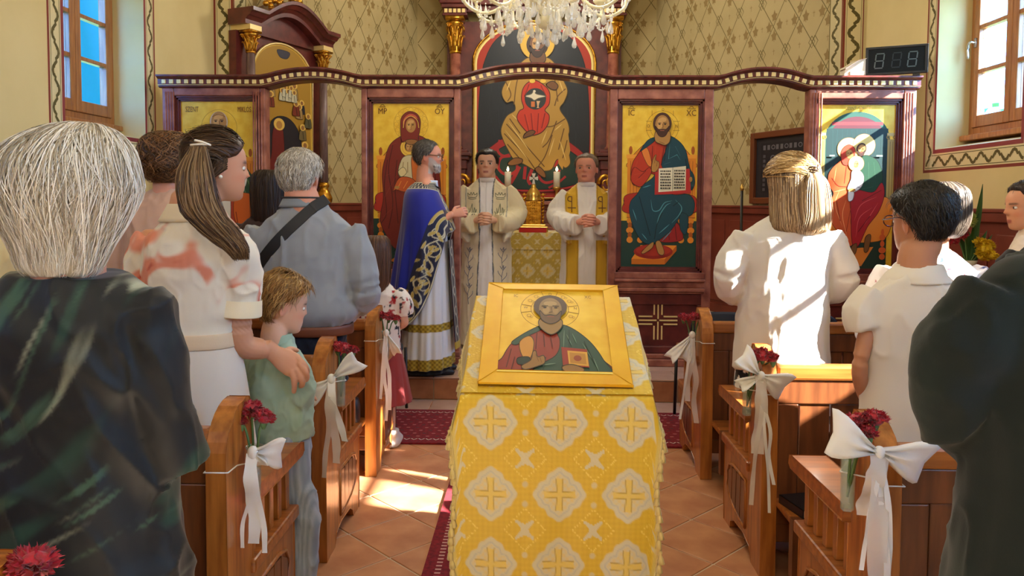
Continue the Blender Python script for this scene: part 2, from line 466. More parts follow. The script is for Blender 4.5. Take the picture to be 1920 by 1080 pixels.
def zigzag(p, x, y, ux, uy, L, W, per, flip=1):
    """band running from (x, y) along (ux, uy); width W to the left-hand side"""
    vx, vy = -uy * flip, ux * flip
    n = max(1, int(L / per)); per = L / n
    def P(t, s): return (x + ux * t + vx * s * W, y + uy * t + vy * s * W)
    line = []
    for i in range(n):
        o = i * per
        for t, s in ((0.0, 0.14), (0.10, 0.22), (0.17, 0.46), (0.24, 0.40), (0.30, 0.56), (0.40, 0.80), (0.5, 0.86), (0.60, 0.78), (0.67, 0.54), (0.74, 0.60), (0.80, 0.44), (0.90, 0.20)):
            line.append(P(o + t * per, s))
    line.append(P(L, 0.14))
    p.line(line, W * 0.25, ZIG); k0 = p.k
    for i in range(n):
        o = i * per
        for t0, s0, sg in ((0.5, 0.86, -1), (0.0, 0.14, 1)):
            if t0 == 0.0 and i == 0: continue
            for a, b in ((0, 0.16), (-0.10, 0.10), (0.10, 0.10)):
                c = P(o + (t0 + a) * per, s0 - sg * -1 * 0 + sg * (0.10 + b) * 1.0)
                p.ell(c[0], c[1], W * 0.085, W * 0.085, CREAM if a == 0 else ZIG, 10); p.k = k0 + (1 if a else 2)
def window_border(wall, side, y0, y1, z0):
    bw = 0.175; H = WTOP - z0 + bw; W = (y1 - y0) + 2 * bw
    p = Paint((0, 0, W, H), (W, H))
    def frame(t0, t1, col):   # from t0 to t1 inside the outer edge, left, right, bottom
        p.rect(t0, 0, t1, H - t0, col); p.rect(W - t1, 0, W - t0, H - t0, col); p.rect(t1, H - t1, W - t1, H - t0, col)
    frame(0, bw, CREAM); frame(0, 0.022, REDL); frame(0.032, 0.037, ZIG); frame(0.128, 0.133, ZIG); frame(0.145, bw, (140, 58, 60))
    zb = 0.089
    zigzag(p, 0.038, 0.0, 0, 1, H - 0.05, zb, 0.21, -1)
    zigzag(p, W - 0.038, 0.0, 0, 1, H - 0.05, zb, 0.21, 1)
    zigzag(p, 0.14, H - 0.038, 1, 0, W - 0.28, zb, 0.17, -1)
    if side == 'left': p.make('painted_border', [M_PAINT], wall, loc=(-WX, y0 - bw, z0 - bw), rot=(0, 0, PI / 2))
    else: p.make('painted_border', [M_PAINT], wall, loc=(WX, y1 + bw, z0 - bw), rot=(0, 0, -PI / 2))
window_border(wall_left, 'left', *WIN['left'][0]); window_border(wall_right, 'right', *WIN['right'][0])
window_border(wall_right, 'right', *WIN['right'][1])
# ---- painted band on the arch face and the narrow one where the apse begins
def arch_band(x0, x1, name, mirror):
    W = x1 - x0; H = WH - 1.46
    p = Paint((0, 0, W, H), (W, H))
    a = 0.035; b = 0.022
    p.rect(0, 0, W, H, CREAM)
    l, r = (a, b) if not mirror else (b, a)
    p.rect(0, 0, l, H, REDL); p.rect(W - r, 0, W, H, REDL)
    p.rect(l + 0.012, 0, l + 0.016, H, ZIG); p.rect(W - r - 0.016, 0, W - r - 0.012, H, ZIG)
    zigzag(p, l + 0.018, 0, 0, 1, H, W - l - r - 0.036, 0.27, -1)
    p.make('painted_band', [M_PAINT], arch, loc=(x0, YN1, 1.46))
arch_band(U(398, 60, YN1).x, AL.x, 'l', False); arch_band(AR.x, U(1624, 60, YN1).x, 'r', True)
for o, a, d, L, near in ((walls[0][0], AL, walls[0][1], walls[0][3], 0), (walls[2][0], BR, walls[2][1], walls[2][3], 1)):
    W, H = 0.17, WH - 1.46
    p = Paint((0, 0, W, H), (W, H), 0.0002); p.k = 30
    p.rect(0, 0, W, H, (200, 186, 140)); p.rect(0 if near == 0 else W - 0.012, 0, 0.012 if near == 0 else W, H, REDL); p.rect(W - 0.012 if near == 0 else 0, 0, W if near == 0 else 0.012, H, OL)
    zigzag(p, 0.03, 0, 0, 1, H, W - 0.06, 0.22, -1)
    st = a if near == 0 else a + d * (L - W)
    p.make('painted_band', [M_PAINT], o, loc=(st.x, st.y, 1.46), rot=(0, 0, math.atan2(d.y, d.x)))
# ---- wainscot
def wainscot(name, a, b, z0):
    d = (b - a).normalized(); L = (b - a).length
    root = G().add(box(0, L, -0.018, 0, z0, 1.36)).make(name, M_WAINS, smooth=False, kind='structure')
    root.location = (a.x, a.y, 0); root.rotation_euler = (0, 0, math.atan2(d.y, d.x))
    g = G().add(box(0, L, -0.045, 0, 1.36, 1.425)).add(box(0, L, -0.055, 0, 1.425, 1.452))
    g.make('rail', M_WAINS, root, smooth=False, bevel=0.006)
    n = max(1, round(L / 0.55))
    for i in range(n):
        G().add(box(i * L / n + 0.05, (i + 1) * L / n - 0.05, -0.03, -0.016, z0 + 0.14, 1.28)).make('panel', M_WAINS, root, smooth=False, bevel=0.006)
    G().add(box(0, L, -0.035, 0, z0, z0 + 0.1)).make('skirting', M_WAINS, root, smooth=False)
wainscot('trim_1', Vector((-WX, YN0, 0)), Vector((-WX, YN1, 0)), 0)
wainscot('trim_2', Vector((WX, YN1, 0)), Vector((WX, YN0, 0)), 0)
wainscot('trim_3', AL, BL, 0.17); wainscot('trim_4', BL, BR, 0.17); wainscot('trim_5', BR, AR, 0.17)
# ---- windows
M_GLASS = mat('window_glass', (235, 245, 250), 0.03, trans=0.97)
def window(name, side, y0, y1, z0):
    s = -1 if side == 'left' else 1
    root = bpy.data.objects.new(name, None); COL.objects.link(root); root['kind'] = 'structure'
    X0, X1 = s * (WX + 0.25), s * (WX + 0.33)
    def bx(xa, xb, *r): return box(min(xa, xb), max(xa, xb), *r)
    zb = z0 + 0.11; f = 0.055
    g = G().add(bx(X0, X1, y0, y0 + f, zb, WTOP)).add(bx(X0, X1, y1 - f, y1, zb, WTOP)).add(bx(X0, X1, y0 + f, y1 - f, zb, zb + f)).add(bx(X0, X1, y0 + f, y1 - f, WTOP - f, WTOP))
    g.make('window_frame', M_WINWOOD, root, smooth=False, bevel=0.006)
    G().add(bx(X0 - s * 0.07, X1, y0 - 0.0, y1, zb - 0.045, zb - 0.003)).make('window_board', M_WINWOOD, root, smooth=False, bevel=0.008)
    # sloping plastered sill
    V = [(s * WX, y0, z0 + 0.001), (s * WX, y1, z0 + 0.001), (s * (WX + 0.33), y1, zb - 0.046), (s * (WX + 0.33), y0, zb - 0.046), (s * (WX + 0.33), y1, z0), (s * (WX + 0.33), y0, z0)]
    link_mesh('sill', V, [(0, 1, 2, 3), (0, 3, 5), (1, 4, 2), (0, 5, 4, 1), (3, 2, 4, 5)], M_PLASTER, root, smooth=False)
    G().add(bx(X1, s * (WX + WT), y0, y1, z0, zb)).make('outer_sill', M_PLASTER, root, smooth=False)
    ym = (y0 + y1) / 2; sw = 0.068; xa, xb = X0 - s * 0.012, X0 + s * 0.05
    for (a, b) in ((y0 + f, ym - 0.002), (ym + 0.002, y1 - f)):
        c, d = zb + f, WTOP - f
        g = G().add(bx(xa, xb, a, a + sw, c, d)).add(bx(xa, xb, b - sw, b, c, d)).add(bx(xa, xb, a + sw, b - sw, c, c + sw + 0.02)).add(bx(xa, xb, a + sw, b - sw, d - sw, d))
        sash = g.make('sash', M_WINWOOD, root, smooth=False, bevel=0.006)
        n = 3; ph = (d - sw - c - sw - 0.02) / n
        for i in range(n):
            z = c + sw + 0.02 + i * ph
            G().add(bx(xa + s * 0.03, xa + s * 0.036, a + sw, b - sw, z, z + ph)).make('pane', M_GLASS, sash, smooth=False)
            if i: G().add(bx(xa + s * 0.008, xb - s * 0.008, a + sw, b - sw, z - 0.015, z + 0.015)).make('muntin', M_WINWOOD, sash, smooth=False)
        if b > ym + 0.1 and side == 'right':
            yy = b - sw / 2; zz = UX(1846, 75, WX + 0.24).z
            h = G().add(box(xa - s * 0.012 if s > 0 else xa, xa if s > 0 else xa - s * 0.012, yy - 0.013, yy + 0.013, zz - 0.035, zz + 0.035))
            h.add(tube([(xa - s * 0.01, yy, zz), (xa - s * 0.045, yy, zz + 0.005), (xa - s * 0.052, yy + 0.015, zz - 0.03), (xa - s * 0.05, yy + 0.012, zz - 0.12)], 0.009, 8, 14))
            h.make('handle', M_SILVER, sash)
    l = bpy.data.lights.new('window_portal', 'AREA'); l.shape = 'RECTANGLE'; l.size = y1 - y0; l.size_y = WTOP - z0; l.cycles.is_portal = True
    o = bpy.data.objects.new('window_portal', l); COL.objects.link(o); o.location = (s * (WX + 0.36), (y0 + y1) / 2, (z0 + WTOP) / 2); o.rotation_euler = Vector((-s, 0, 0)).to_track_quat('-Z', 'Z').to_euler()
    return root
n = 1
for side in ('left', 'right'):
    for k in range(2 if side == 'right' else 2):
        window('window_%d' % n, side, *WIN[side][k]); n += 1
# ---- floor tiles laid on the diagonal, the ones the aisle shows
T = 0.315
tile_me = G().add(box(-T / 2 + 0.004, T / 2 - 0.004, -T / 2 + 0.004, T / 2 - 0.004, -0.01, 0.0)).make('tile', M_TILE, floor, smooth=False, bevel=0.003)
first = True; c45 = math.cos(PI / 4) * T
for i in range(-9, 26):
    for j in range(-9, 26):
        x, y = (i - j) * c45 * 1.0, (i + j) * c45 + 0.9
        x += 0.08
        if -1.45 < x < 1.45 and 1.75 < y < 5.6 or (1.45 <= abs(x) < 3.0 and 3.2 < y < 5.6):
            o = tile_me if first else dup(tile_me)
            o.location = (x, y, 0); o.rotation_euler = (0, 0, PI / 4); first = False
# ---- raised sanctuary floor with its tiled step
SY = U(1000, 712, 5.69).y
plat = G().add(box(-WX, WX, SY + 0.012, 11.4, -0.003, 0.164)).make('floor_sanctuary', M_GROUT, smooth=False, kind='structure')
rt = G().add(box(-0.148, 0.148, 0, 0.012, 0.004, 0.155)).make('riser_tile', M_RISER, plat, smooth=False, bevel=0.003)
for i in range(21):
    o = rt if i == 0 else dup(rt)
    o.location = (-3.0 + i * 0.302, SY, 0)
tt = G().add(box(-0.148, 0.148, 0.0, 0.296, 0.158, 0.17)).make('step_tile', M_TILE2, plat, smooth=False, bevel=0.003)
k = 0
for j in range(3):
    for i in range(21):
        o = tt if k == 0 else dup(tt); k += 1
        o.location = (-3.0 + i * 0.302 + (0.15 if j % 2 else 0), SY + 0.0 + j * 0.301, 0)
# pale tile strip in front of the step
pt = G().add(box(-0.148, 0.148, 0.0, 0.296, -0.01, 0.0015)).make('border_tile', M_TILE2, floor, smooth=False, bevel=0.003)
for i in range(21):
    o = pt if i == 0 else dup(pt)
    o.location = (-3.0 + i * 0.302, SY - 0.30, 0)
# ---- carpets
def carpet(name, label, x0, x1, y0, y1, stripes):
    root = G().add(box(x0, x1, y0, y1, 0.002, 0.012)).make(name, mat('carpet_red', (136, 22, 34), 0.95, col2=(104, 14, 26), scale=60, bump=0.2), smooth=False, label=label, category='carpet')
    p = Paint((x0, y0, x1, y1), (x1 - x0, y1 - y0))
    WHT, DK = (206, 188, 176), (70, 26, 36)
    if stripes == 'y':
        for yy, wd in ((y0 + 0.07, 0.035), (y1 - 0.07, 0.035)):
            m = int((x1 - x0) / 0.045)
            for i in range(m):
                xx = x0 + (i + 0.5) * (x1 - x0) / m
                p.k = 1; p.line([(xx - 0.018, yy - 0.012), (xx, yy + 0.012), (xx + 0.018, yy - 0.012)], 0.009, WHT)
        for r in range(9):
            for i in range(int((x1 - x0) / 0.06)):
                xx = x0 + (i + 0.5 * (r % 2) + 0.3) * 0.06; yy = y0 + 0.13 + r * (y1 - y0 - 0.26) / 8
                p.k = 3; p.ell(xx, yy, 0.014, 0.009, (176, 100, 100) if (i + r) % 3 else DK, 6)
    else:
        for xx in (x0 + 0.06, x1 - 0.06):
            m = int((y1 - y0) / 0.03)
            for i in range(m):
                yy = y0 + (i + 0.5) * (y1 - y0) / m; p.k = 1; p.rect(xx - 0.012, yy - 0.006, xx + 0.012, yy + 0.006, (200, 150, 140))
        for i in range(int((y1 - y0) / 0.05)):
            for j in range(int((x1 - x0 - 0.3) / 0.05)):
                if (i + j) % 2 and setattr(p, 'k', 3) is None: p.ell(x0 + 0.16 + j * 0.05, y0 + 0.03 + i * 0.05, 0.015, 0.015, (176, 96, 96), 6)
    o = p.make('woven_pattern', [M_PAINT], root, kind='stuff'); o.rotation_euler = (PI / 2 * -1, 0, 0); o.location = (x0, y0, 0.0125)
    o.rotation_euler = (-PI / 2, 0, 0); o.scale = (1, 1, 1)
    o.matrix_local = Matrix(((1, 0, 0, x0), (0, 0, 1, y0), (0, -1, 0, 0.0122), (0, 0, 0, 1)))
    return root
carpet('carpet', 'dark red patterned rug lying across the church in front of the altar step', -1.75, 1.75, 4.62, 5.37, 'y')
carpet('carpet_runner', 'long narrow red runner under the draped lectern in the aisle', -0.43, 0.45, 1.6, 4.60, 'x')
# ---- the tree beyond the right-hand window
def tree(label, x, y, h, r, seed, n=1500, tall=1.15):
    root = thing('tree', label, 'tree', (x, y, -0.45))
    G().add(tube([(0, 0, 0), (0.03, 0, h * 0.4), (0, 0.05, h * 0.75)], [0.14, 0.1, 0.05], 8)).make('trunk', mat('bark', (92, 72, 52), 0.9), root)
    R = np.random.default_rng(seed); V = []; F = []
    for i in range(n):
        d = R.normal(size=3); d /= np.linalg.norm(d); q = d * r * R.uniform(0.35, 1.0) * (1, 1, tall); q[2] += h - r * tall
        a = R.normal(size=3); a /= np.linalg.norm(a); b = np.cross(a, R.normal(size=3)); b /= np.linalg.norm(b)
        n0 = len(V); s = 0.13
        V += [q - a * s, q + b * s * 0.5, q + a * s, q - b * s * 0.5]; F.append((n0, n0 + 1, n0 + 2, n0 + 3))
    link_mesh('crown', V, F, mat('leaves', (92, 160, 110), 0.6), root, smooth=False, kind='stuff')
tree('leafy green tree outside the right-hand window', 9.2, 13.6, 4.3, 1.7, 3)
tree('unseen slim poplar outside the right wall, added to shade part of the window', 8.15, 3.22, 7.4, 0.60, 4, 3600, 2.6)  # out of view, added to block sun from part of the window
# ================================================================== the icon screen
IY = 6.2; IZ0 = 0.17
def ipx(px, py): return U(px, py, IY)
S_I = (U(1713, 300, IY).x - U(308, 300, IY).x) / (1713 - 308)      # metres per photo pixel on the screen's plane
ico = thing('icon_screen', 'tall red marble icon screen with four gold icon panels and an arched dentil cornice', 'icon screen', (0, IY, IZ0))
def Z(py): return U(1000, py, IY).z - IZ0
def X(px): return U(px, 300, IY).x
ZC = Z(167)                                                        # underside of the cornice
SKIN, SKIND, DKB = (176, 128, 66), (120, 78, 40), (70, 40, 24)
def face(p, x, y, r, hair=None, beard=False, halo=None, tilt=0.0, skin=SKIN):
    """an icon face: r = half head width"""
    if halo: p.ell(x, y + r * 0.1, halo * 1.06, halo * 1.06, (96, 60, 24), 32); p.ell(x, y + r * 0.1, halo, halo, (226, 182, 62), 32)
    if hair: p.ell(x, y - r * 0.05, r * 1.32, r * 1.55, hair, 24, rot=tilt)
    p.ell(x, y + r * 0.15, r, r * 1.38, skin, 22, rot=tilt)
    p.ell(x - r * 0.3, y + r * 0.1, r * 0.4, r * 0.9, (206, 158, 92), 14); p.ell(x + r * 0.1, y - r * 0.6, r * 0.5, r * 0.32, (206, 158, 92), 14)
    if beard:
        p.blob([(x - r, y + r * 0.3), (x - r * 0.55, y + r * 0.75), (x, y + r * 0.72), (x + r * 0.55, y + r * 0.75), (x + r, y + r * 0.3), (x + r * 0.6, y + r * 1.5), (x, y + r * 1.85), (x - r * 0.6, y + r * 1.5)], hair)
        p.line([(x - r * 0.3, y + r * 0.92), (x + r * 0.3, y + r * 0.92)], r * 0.14, (150, 80, 60))
    for q in (-1, 1):
        p.line([(x + q * r * 0.16, y - r * 0.12), (x + q * r * 0.62, y - r * 0.1)], r * 0.1, DKB)
        p.ell(x + q * r * 0.4, y + r * 0.06, r * 0.17, r * 0.09, (40, 24, 16), 8)
    p.line([(x + r * 0.06, y - r * 0.05), (x + r * 0.1, y + r * 0.5), (x - r * 0.1, y + r * 0.58)], r * 0.1, SKIND)
    if not beard: p.line([(x - r * 0.25, y + r * 0.85), (x + r * 0.25, y + r * 0.85)], r * 0.12, (150, 80, 60))
def throne(p, x0, x1, ytop, ymid, ybot, cx):
    O, OD = (224, 136, 34), (166, 84, 20)
    p.blob([(x0 + 6, ytop + 42), (cx - 30, ytop + 12), (cx, ytop), (cx + 30, ytop + 12), (x1 - 6, ytop + 42), (x1 - 8, ytop + 60), (x0 + 8, ytop + 60)], O)
    for a, b in ((x0, x0 + 24), (x1 - 24, x1)):
        p.rect(a, ytop + 38, b, ymid, O); p.rect(a - 2, ytop + 34, b + 2, ytop + 41, (240, 160, 54))
        p.ell((a + b) / 2 - (6 if a == x0 else -6), ytop + 26, 3.4, 8, OD, 10)
        for k in (6, 12, 18): p.line([(a + k, ytop + 46), (a + k, ymid)], 1.0, OD)
    p.rect(x0, ymid, x1, ymid + 34, O); p.line([(x0, ymid), (x1, ymid)], 1.5, OD); p.line([(x0, ymid + 34), (x1, ymid + 34)], 1.5, OD)
    for a in (x0 + 6, x0 + 26, x1 - 26, x1 - 8):
        for k, rr in enumerate((6, 4, 7, 4, 6)): p.ell(a, ymid + 40 + k * 9, rr, 6, O if k % 2 == 0 else OD, 10)
def icon_lord():
    p = Paint((1165, 195, 1310, 500), (145 * S_I, 305 * S_I))
    p.rect(1165, 195, 1310, 500, (232, 180, 44), 1); p.rect(1165, 412, 1310, 500, (30, 62, 52))
    p.ring(1242, 237, 30, 30.7, (150, 104, 26)); p.ring(1242, 237, 23, 23.5, (170, 120, 30))
    for (a, b) in (((1222, 206), (1222, 216)), ((1262, 206), (1262, 216)), ((1211, 226), (1222, 226)), ((1262, 226), (1274, 226)), ((1211, 243), (1222, 243)), ((1262, 243), (1274, 243))): p.line([a, b], 0.8, (150, 104, 26))
    throne(p, 1177, 1306, 254, 372, 470, 1242)
    p.blob([(1171, 378), (1180, 362), (1240, 358), (1300, 364), (1308, 382), (1296, 398), (1180, 398)], (176, 42, 22))
    p.poly([(1187, 484), (1250, 484), (1272, 458), (1204, 458)], (236, 146, 40)); p.rect(1187, 484, 1250, 494, (206, 112, 24)); p.poly([(1250, 484), (1272, 458), (1272, 468), (1250, 494)], (182, 92, 20))
    p.ell(1228, 470, 37, 14, (150, 34, 24)); p.ell(1228, 468, 33, 10, (176, 48, 30))
    RB, RD, RL = (186, 52, 24), (112, 22, 14), (226, 104, 52)
    p.blob([(1240, 420), (1270, 414), (1284, 440), (1276, 450), (1240, 450)], (150, 26, 26))
    p.lines([[(1256, 418), (1258, 448)], [(1268, 418), (1272, 448)]], 1.6, (96, 14, 16))
    # far arm and shoulder
    p.blob([(1198, 285), (1212, 266), (1228, 262), (1258, 264), (1268, 280), (1262, 320), (1240, 330), (1214, 322), (1192, 345), (1184, 332), (1186, 306)], RB)
    p.blob([(1203, 280), (1214, 276), (1222, 300), (1222, 310), (1214, 306)], (226, 128, 50))
    BL_, BD, BH = (20, 66, 78), (10, 34, 44), (82, 150, 160)
    p.blob([(1200, 282), (1214, 262), (1228, 256), (1226, 264), (1210, 276)], BL_)
    p.blob([(1254, 254), (1272, 262), (1286, 280), (1294, 312), (1302, 326), (1304, 342), (1298, 354), (1290, 345), (1280, 316), (1246, 314), (1242, 300), (1250, 276)], BL_)
    p.blob([(1206, 346), (1226, 330), (1232, 316), (1240, 340), (1262, 362), (1292, 362), (1304, 376), (1302, 396), (1292, 404), (1280, 402), (1262, 428), (1242, 446), (1224, 456), (1206, 450), (1190, 424), (1182, 396), (1184, 376), (1196, 362)], BL_)
    p.blob([(1278, 398), (1292, 402), (1292, 424), (1288, 438), (1278, 426)], BL_)
    for l in ([(1206, 350), (1222, 345)], [(1222, 372), (1226, 392), (1238, 392), (1248, 378), (1262, 374)], [(1232, 430), (1238, 404), (1250, 384), (1260, 378)], [(1268, 372), (1280, 386), (1276, 400), (1262, 416)], [(1188, 390), (1196, 412)], [(1206, 436), (1216, 448)], [(1238, 436), (1258, 418)], [(1244, 450), (1262, 430)]):
        p.line(l, 1.7, BH, smooth=True, taper=True)
    for l in ([(1200, 366), (1210, 400), (1222, 440)], [(1244, 396), (1234, 420), (1230, 446)], [(1274, 376), (1264, 384)], [(1250, 262), (1246, 300)], [(1286, 296), (1292, 330)]):
        p.line(l, 1.4, BD, smooth=True)
    for l in ([(1256, 268), (1254, 296), (1270, 288), (1276, 298)], [(1246, 306), (1258, 302)], [(1266, 272), (1276, 290)]): p.line(l, 1.4, BH, taper=True)
    p.blob([(1186, 318), (1192, 312), (1206, 320), (1218, 312), (1222, 322), (1206, 346), (1194, 346), (1184, 336)], RB)
    p.lines([[(1190, 326), (1206, 322)], [(1192, 338), (1204, 330)], [(1196, 300), (1190, 320)], [(1230, 270), (1228, 300)], [(1240, 274), (1238, 300)]], 1.3, RL, taper=True)
    p.lines([[(1212, 318), (1198, 332)], [(1224, 272), (1222, 310)], [(1246, 270), (1240, 308)]], 1.2, RD)
    # blessing hand, book
    p.blob([(1222, 314), (1224, 300), (1228, 290), (1231, 289), (1230, 298), (1236, 302), (1236, 312), (1230, 320), (1224, 320)], (182, 130, 60)); p.line([(1229, 290), (1228, 304)], 0.9, SKIND); p.line([(1233, 300), (1232, 310)], 0.9, SKIND)
    p.poly([(1229, 320), (1294, 314), (1297, 360), (1229, 363)], (186, 44, 40))
    p.poly([(1236, 314), (1262, 312), (1262, 356), (1236, 358)], (238, 230, 198)); p.poly([(1262, 312), (1287, 309), (1287, 354), (1262, 356)], (226, 218, 186))
    for k in range(7):
        for q, x in enumerate((1239, 1265)):
            xx = x
            while xx < x + 19:
                wd = random.uniform(1.6, 4.4); p.rect(xx, 317.5 + k * 5.3 - q, min(xx + wd, x + 20), 320.4 + k * 5.3 - q, (70, 62, 52)); xx += wd + 0.8
    p.line([(1262, 312), (1262, 357)], 0.8, (120, 110, 90))
    p.ell(1296, 334, 3, 5, SKIN, 10)
    p.blob([(1230, 244), (1254, 244), (1256, 262), (1248, 270), (1238, 268), (1228, 262)], SKIN); p.line([(1236, 264), (1246, 268)], 1.0, SKIND)
    face(p, 1241, 231, 13.2, (74, 42, 28), True)
    p.blob([(1206, 470), (1220, 456), (1228, 452), (1226, 462), (1216, 470), (1208, 474)], SKIN); p.blob([(1232, 452), (1240, 450), (1248, 468), (1246, 476), (1238, 474), (1234, 464)], SKIN)
    for t, x, y, h in (('IC', 1183, 216, 11), ('XC', 1295, 216, 11), ('O', 1242, 207, 5), ('O', 1215, 238, 6), ('N', 1268, 238, 6)): p.text(t, x, y, h, (96, 50, 20), 0.85)
    p.lines([[(1176, 203), (1190, 203)], [(1287, 203), (1303, 203)]], 1, (96, 50, 20)); p.ring(1183, 202, 3, 4, (96, 50, 20), PI, 2 * PI, 10); p.ring(1295, 202, 3, 4, (96, 50, 20), PI, 2 * PI, 10)
    return p
def icon_mother():
    p = Paint((698, 193, 843, 498), (145 * S_I, 305 * S_I))
    p.rect(698, 193, 843, 498, (232, 180, 44), 1); p.rect(698, 411, 843, 498, (30, 62, 52))
    for a in np.linspace(0, 2 * PI, 16, endpoint=False): p.ring(770 + 27 * math.cos(a), 233 + 27 * math.sin(a), 4, 4.6, (198, 150, 50), n=12)
    p.ring(770, 233, 32, 32.6, (190, 140, 44))
    throne(p, 707, 836, 258, 366, 470, 770)
    p.blob([(703, 378), (712, 362), (770, 358), (826, 364), (836, 380), (824, 398), (712, 398)], (178, 46, 26))
    RB, RD, RL = (124, 36, 24), (78, 16, 12), (170, 78, 54)
    p.blob([(756, 254), (784, 254), (800, 262), (816, 280), (824, 330), (826, 372), (818, 430), (800, 470), (744, 470), (722, 440), (712, 412), (718, 372), (716, 326), (722, 296), (732, 270)], RB)
    p.blob([(742, 470), (800, 470), (796, 484), (746, 484)], (24, 66, 74))
    p.blob([(744, 484), (800, 484), (806, 494), (738, 494)], (214, 120, 30))
    for l in ([(726, 300), (720, 350), (724, 400), (714, 420)], [(736, 272), (728, 320), (736, 380), (728, 430)], [(744, 300), (740, 350), (746, 420)], [(812, 290), (816, 350), (808, 420)], [(756, 376), (750, 430), (760, 466)], [(790, 380), (796, 430), (782, 466)]): p.line(l, 1.4, RD, smooth=True)
    for l in ([(732, 272), (742, 268)], [(722, 330), (732, 326)], [(720, 372), (742, 330)], [(718, 408), (736, 390)], [(766, 400), (762, 440)], [(780, 396), (788, 440)]): p.line(l, 1.4, RL, taper=True)
    # child
    p.ell(767, 277, 17.5, 17.5, (112, 66, 20), 28); p.ell(767, 277, 16.6, 16.6, (236, 190, 72), 28); p.ring(767, 277, 12.8, 13.4, (178, 120, 40))
    p.blob([(752, 300), (762, 292), (774, 292), (784, 300), (788, 320), (776, 336), (758, 336), (746, 326)], (212, 196, 150))
    p.blob([(772, 294), (786, 300), (790, 330), (776, 342), (772, 320)], (214, 110, 40)); p.lines([[(756, 304), (754, 322)], [(764, 304), (764, 324)]], 1.2, (140, 110, 60))
    p.blob([(746, 322), (756, 314), (762, 324), (752, 332)], (226, 206, 150))
    p.blob([(748, 334), (770, 334), (780, 346), (760, 360), (742, 356), (736, 360)], (200, 88, 34)); p.lines([[(752, 340), (744, 356)], [(764, 340), (756, 354)]], 1.2, (240, 150, 60))
    face(p, 767, 275, 6.6, (70, 36, 22))
    p.ell(744, 352, 5, 3, SKIN, 10); p.ell(788, 336, 6, 4, SKIN, 10)
    # head and veil
    p.blob([(761, 244), (780, 244), (784, 262), (770, 272), (757, 262)], (150, 100, 50))
    p.blob([(753, 266), (751, 238), (752, 222), (760, 212), (770, 209), (782, 214), (788, 226), (787, 244), (784, 262), (792, 268), (778, 262), (764, 262)], RB)
    p.blob([(757, 240), (755, 226), (762, 216), (771, 213), (781, 218), (785, 230), (782, 224), (771, 219), (761, 224)], (196, 84, 60))
    face(p, 770, 234, 9.6, None)
    p.line([(756, 240), (758, 226), (770, 218), (782, 226), (785, 240)], 1.1, (226, 190, 80), smooth=True)
    for t, x, y, h in (('MP', 717, 214, 11), ('OY', 824, 214, 11)): p.text(t, x, y, h, (96, 50, 20), 0.85)
    for x in (717, 824): p.line([(x - 6, 201), (x + 6, 201)], 1, (96, 50, 20)); p.ring(x, 200, 3, 4, (96, 50, 20), PI, 2 * PI, 10)
    return p
def icon_bishop():
    p = Paint((338, 190, 482, 495), (144 * S_I, 305 * S_I))
    p.rect(338, 190, 482, 495, (232, 180, 44), 1); p.rect(338, 420, 482, 495, (30, 62, 52))
    p.ring(410, 240, 33, 33.7, (170, 124, 36))
    throne(p, 347, 474, 262, 366, 470, 410)
    p.blob([(384, 284), (410, 276), (436, 284), (458, 310), (462, 372), (452, 450), (372, 450), (356, 380), (360, 312)], (176, 60, 34))
    p.blob([(396, 280), (424, 280), (430, 340), (426, 450), (394, 450), (390, 340)], (226, 216, 190))
    for y in (300, 350, 400): p.rect(406, y, 414, y + 26, (60, 40, 40)); p.rect(400, y + 8, 420, y + 15, (60, 40, 40))
    p.blob([(438, 300), (470, 330), (478, 372), (460, 392), (440, 372)], (40, 74, 44)); p.lines([[(446, 312), (462, 380)], [(456, 320), (472, 366)]], 1.4, (110, 140, 90))
    p.blob([(440, 368), (478, 372), (476, 420), (440, 420)], (206, 96, 30)); p.blob([(444, 310), (452, 304), (462, 330), (458, 352), (448, 350)], (226, 218, 196))
    p.lines([[(370, 310), (366, 380), (372, 440)], [(382, 300), (380, 380), (384, 440)], [(440, 400), (446, 440)]], 1.5, (112, 30, 20))
    p.poly([(362, 350), (396, 344), (398, 384), (364, 388)], (170, 40, 36)); p.rect(370, 354, 390, 378, (232, 190, 80))
    p.blob([(400, 258), (420, 258), (424, 282), (410, 290), (396, 282)], SKIN)
    p.ell(410, 230, 17, 20, (196, 176, 150), 24)
    face(p, 410, 228, 14.5, None)
    p.blob([(396, 236), (402, 250), (410, 247), (418, 250), (424, 236), (422, 262), (410, 272), (398, 262)], (186, 174, 156))
    p.line([(398, 220), (410, 216), (422, 220)], 1, SKIND, smooth=True)
    p.text('SZENT', 360, 211, 10, (110, 70, 24), 0.58); p.text('MIKL\u00d3S', 458, 211, 10, (110, 50, 20), 0.52)
    return p
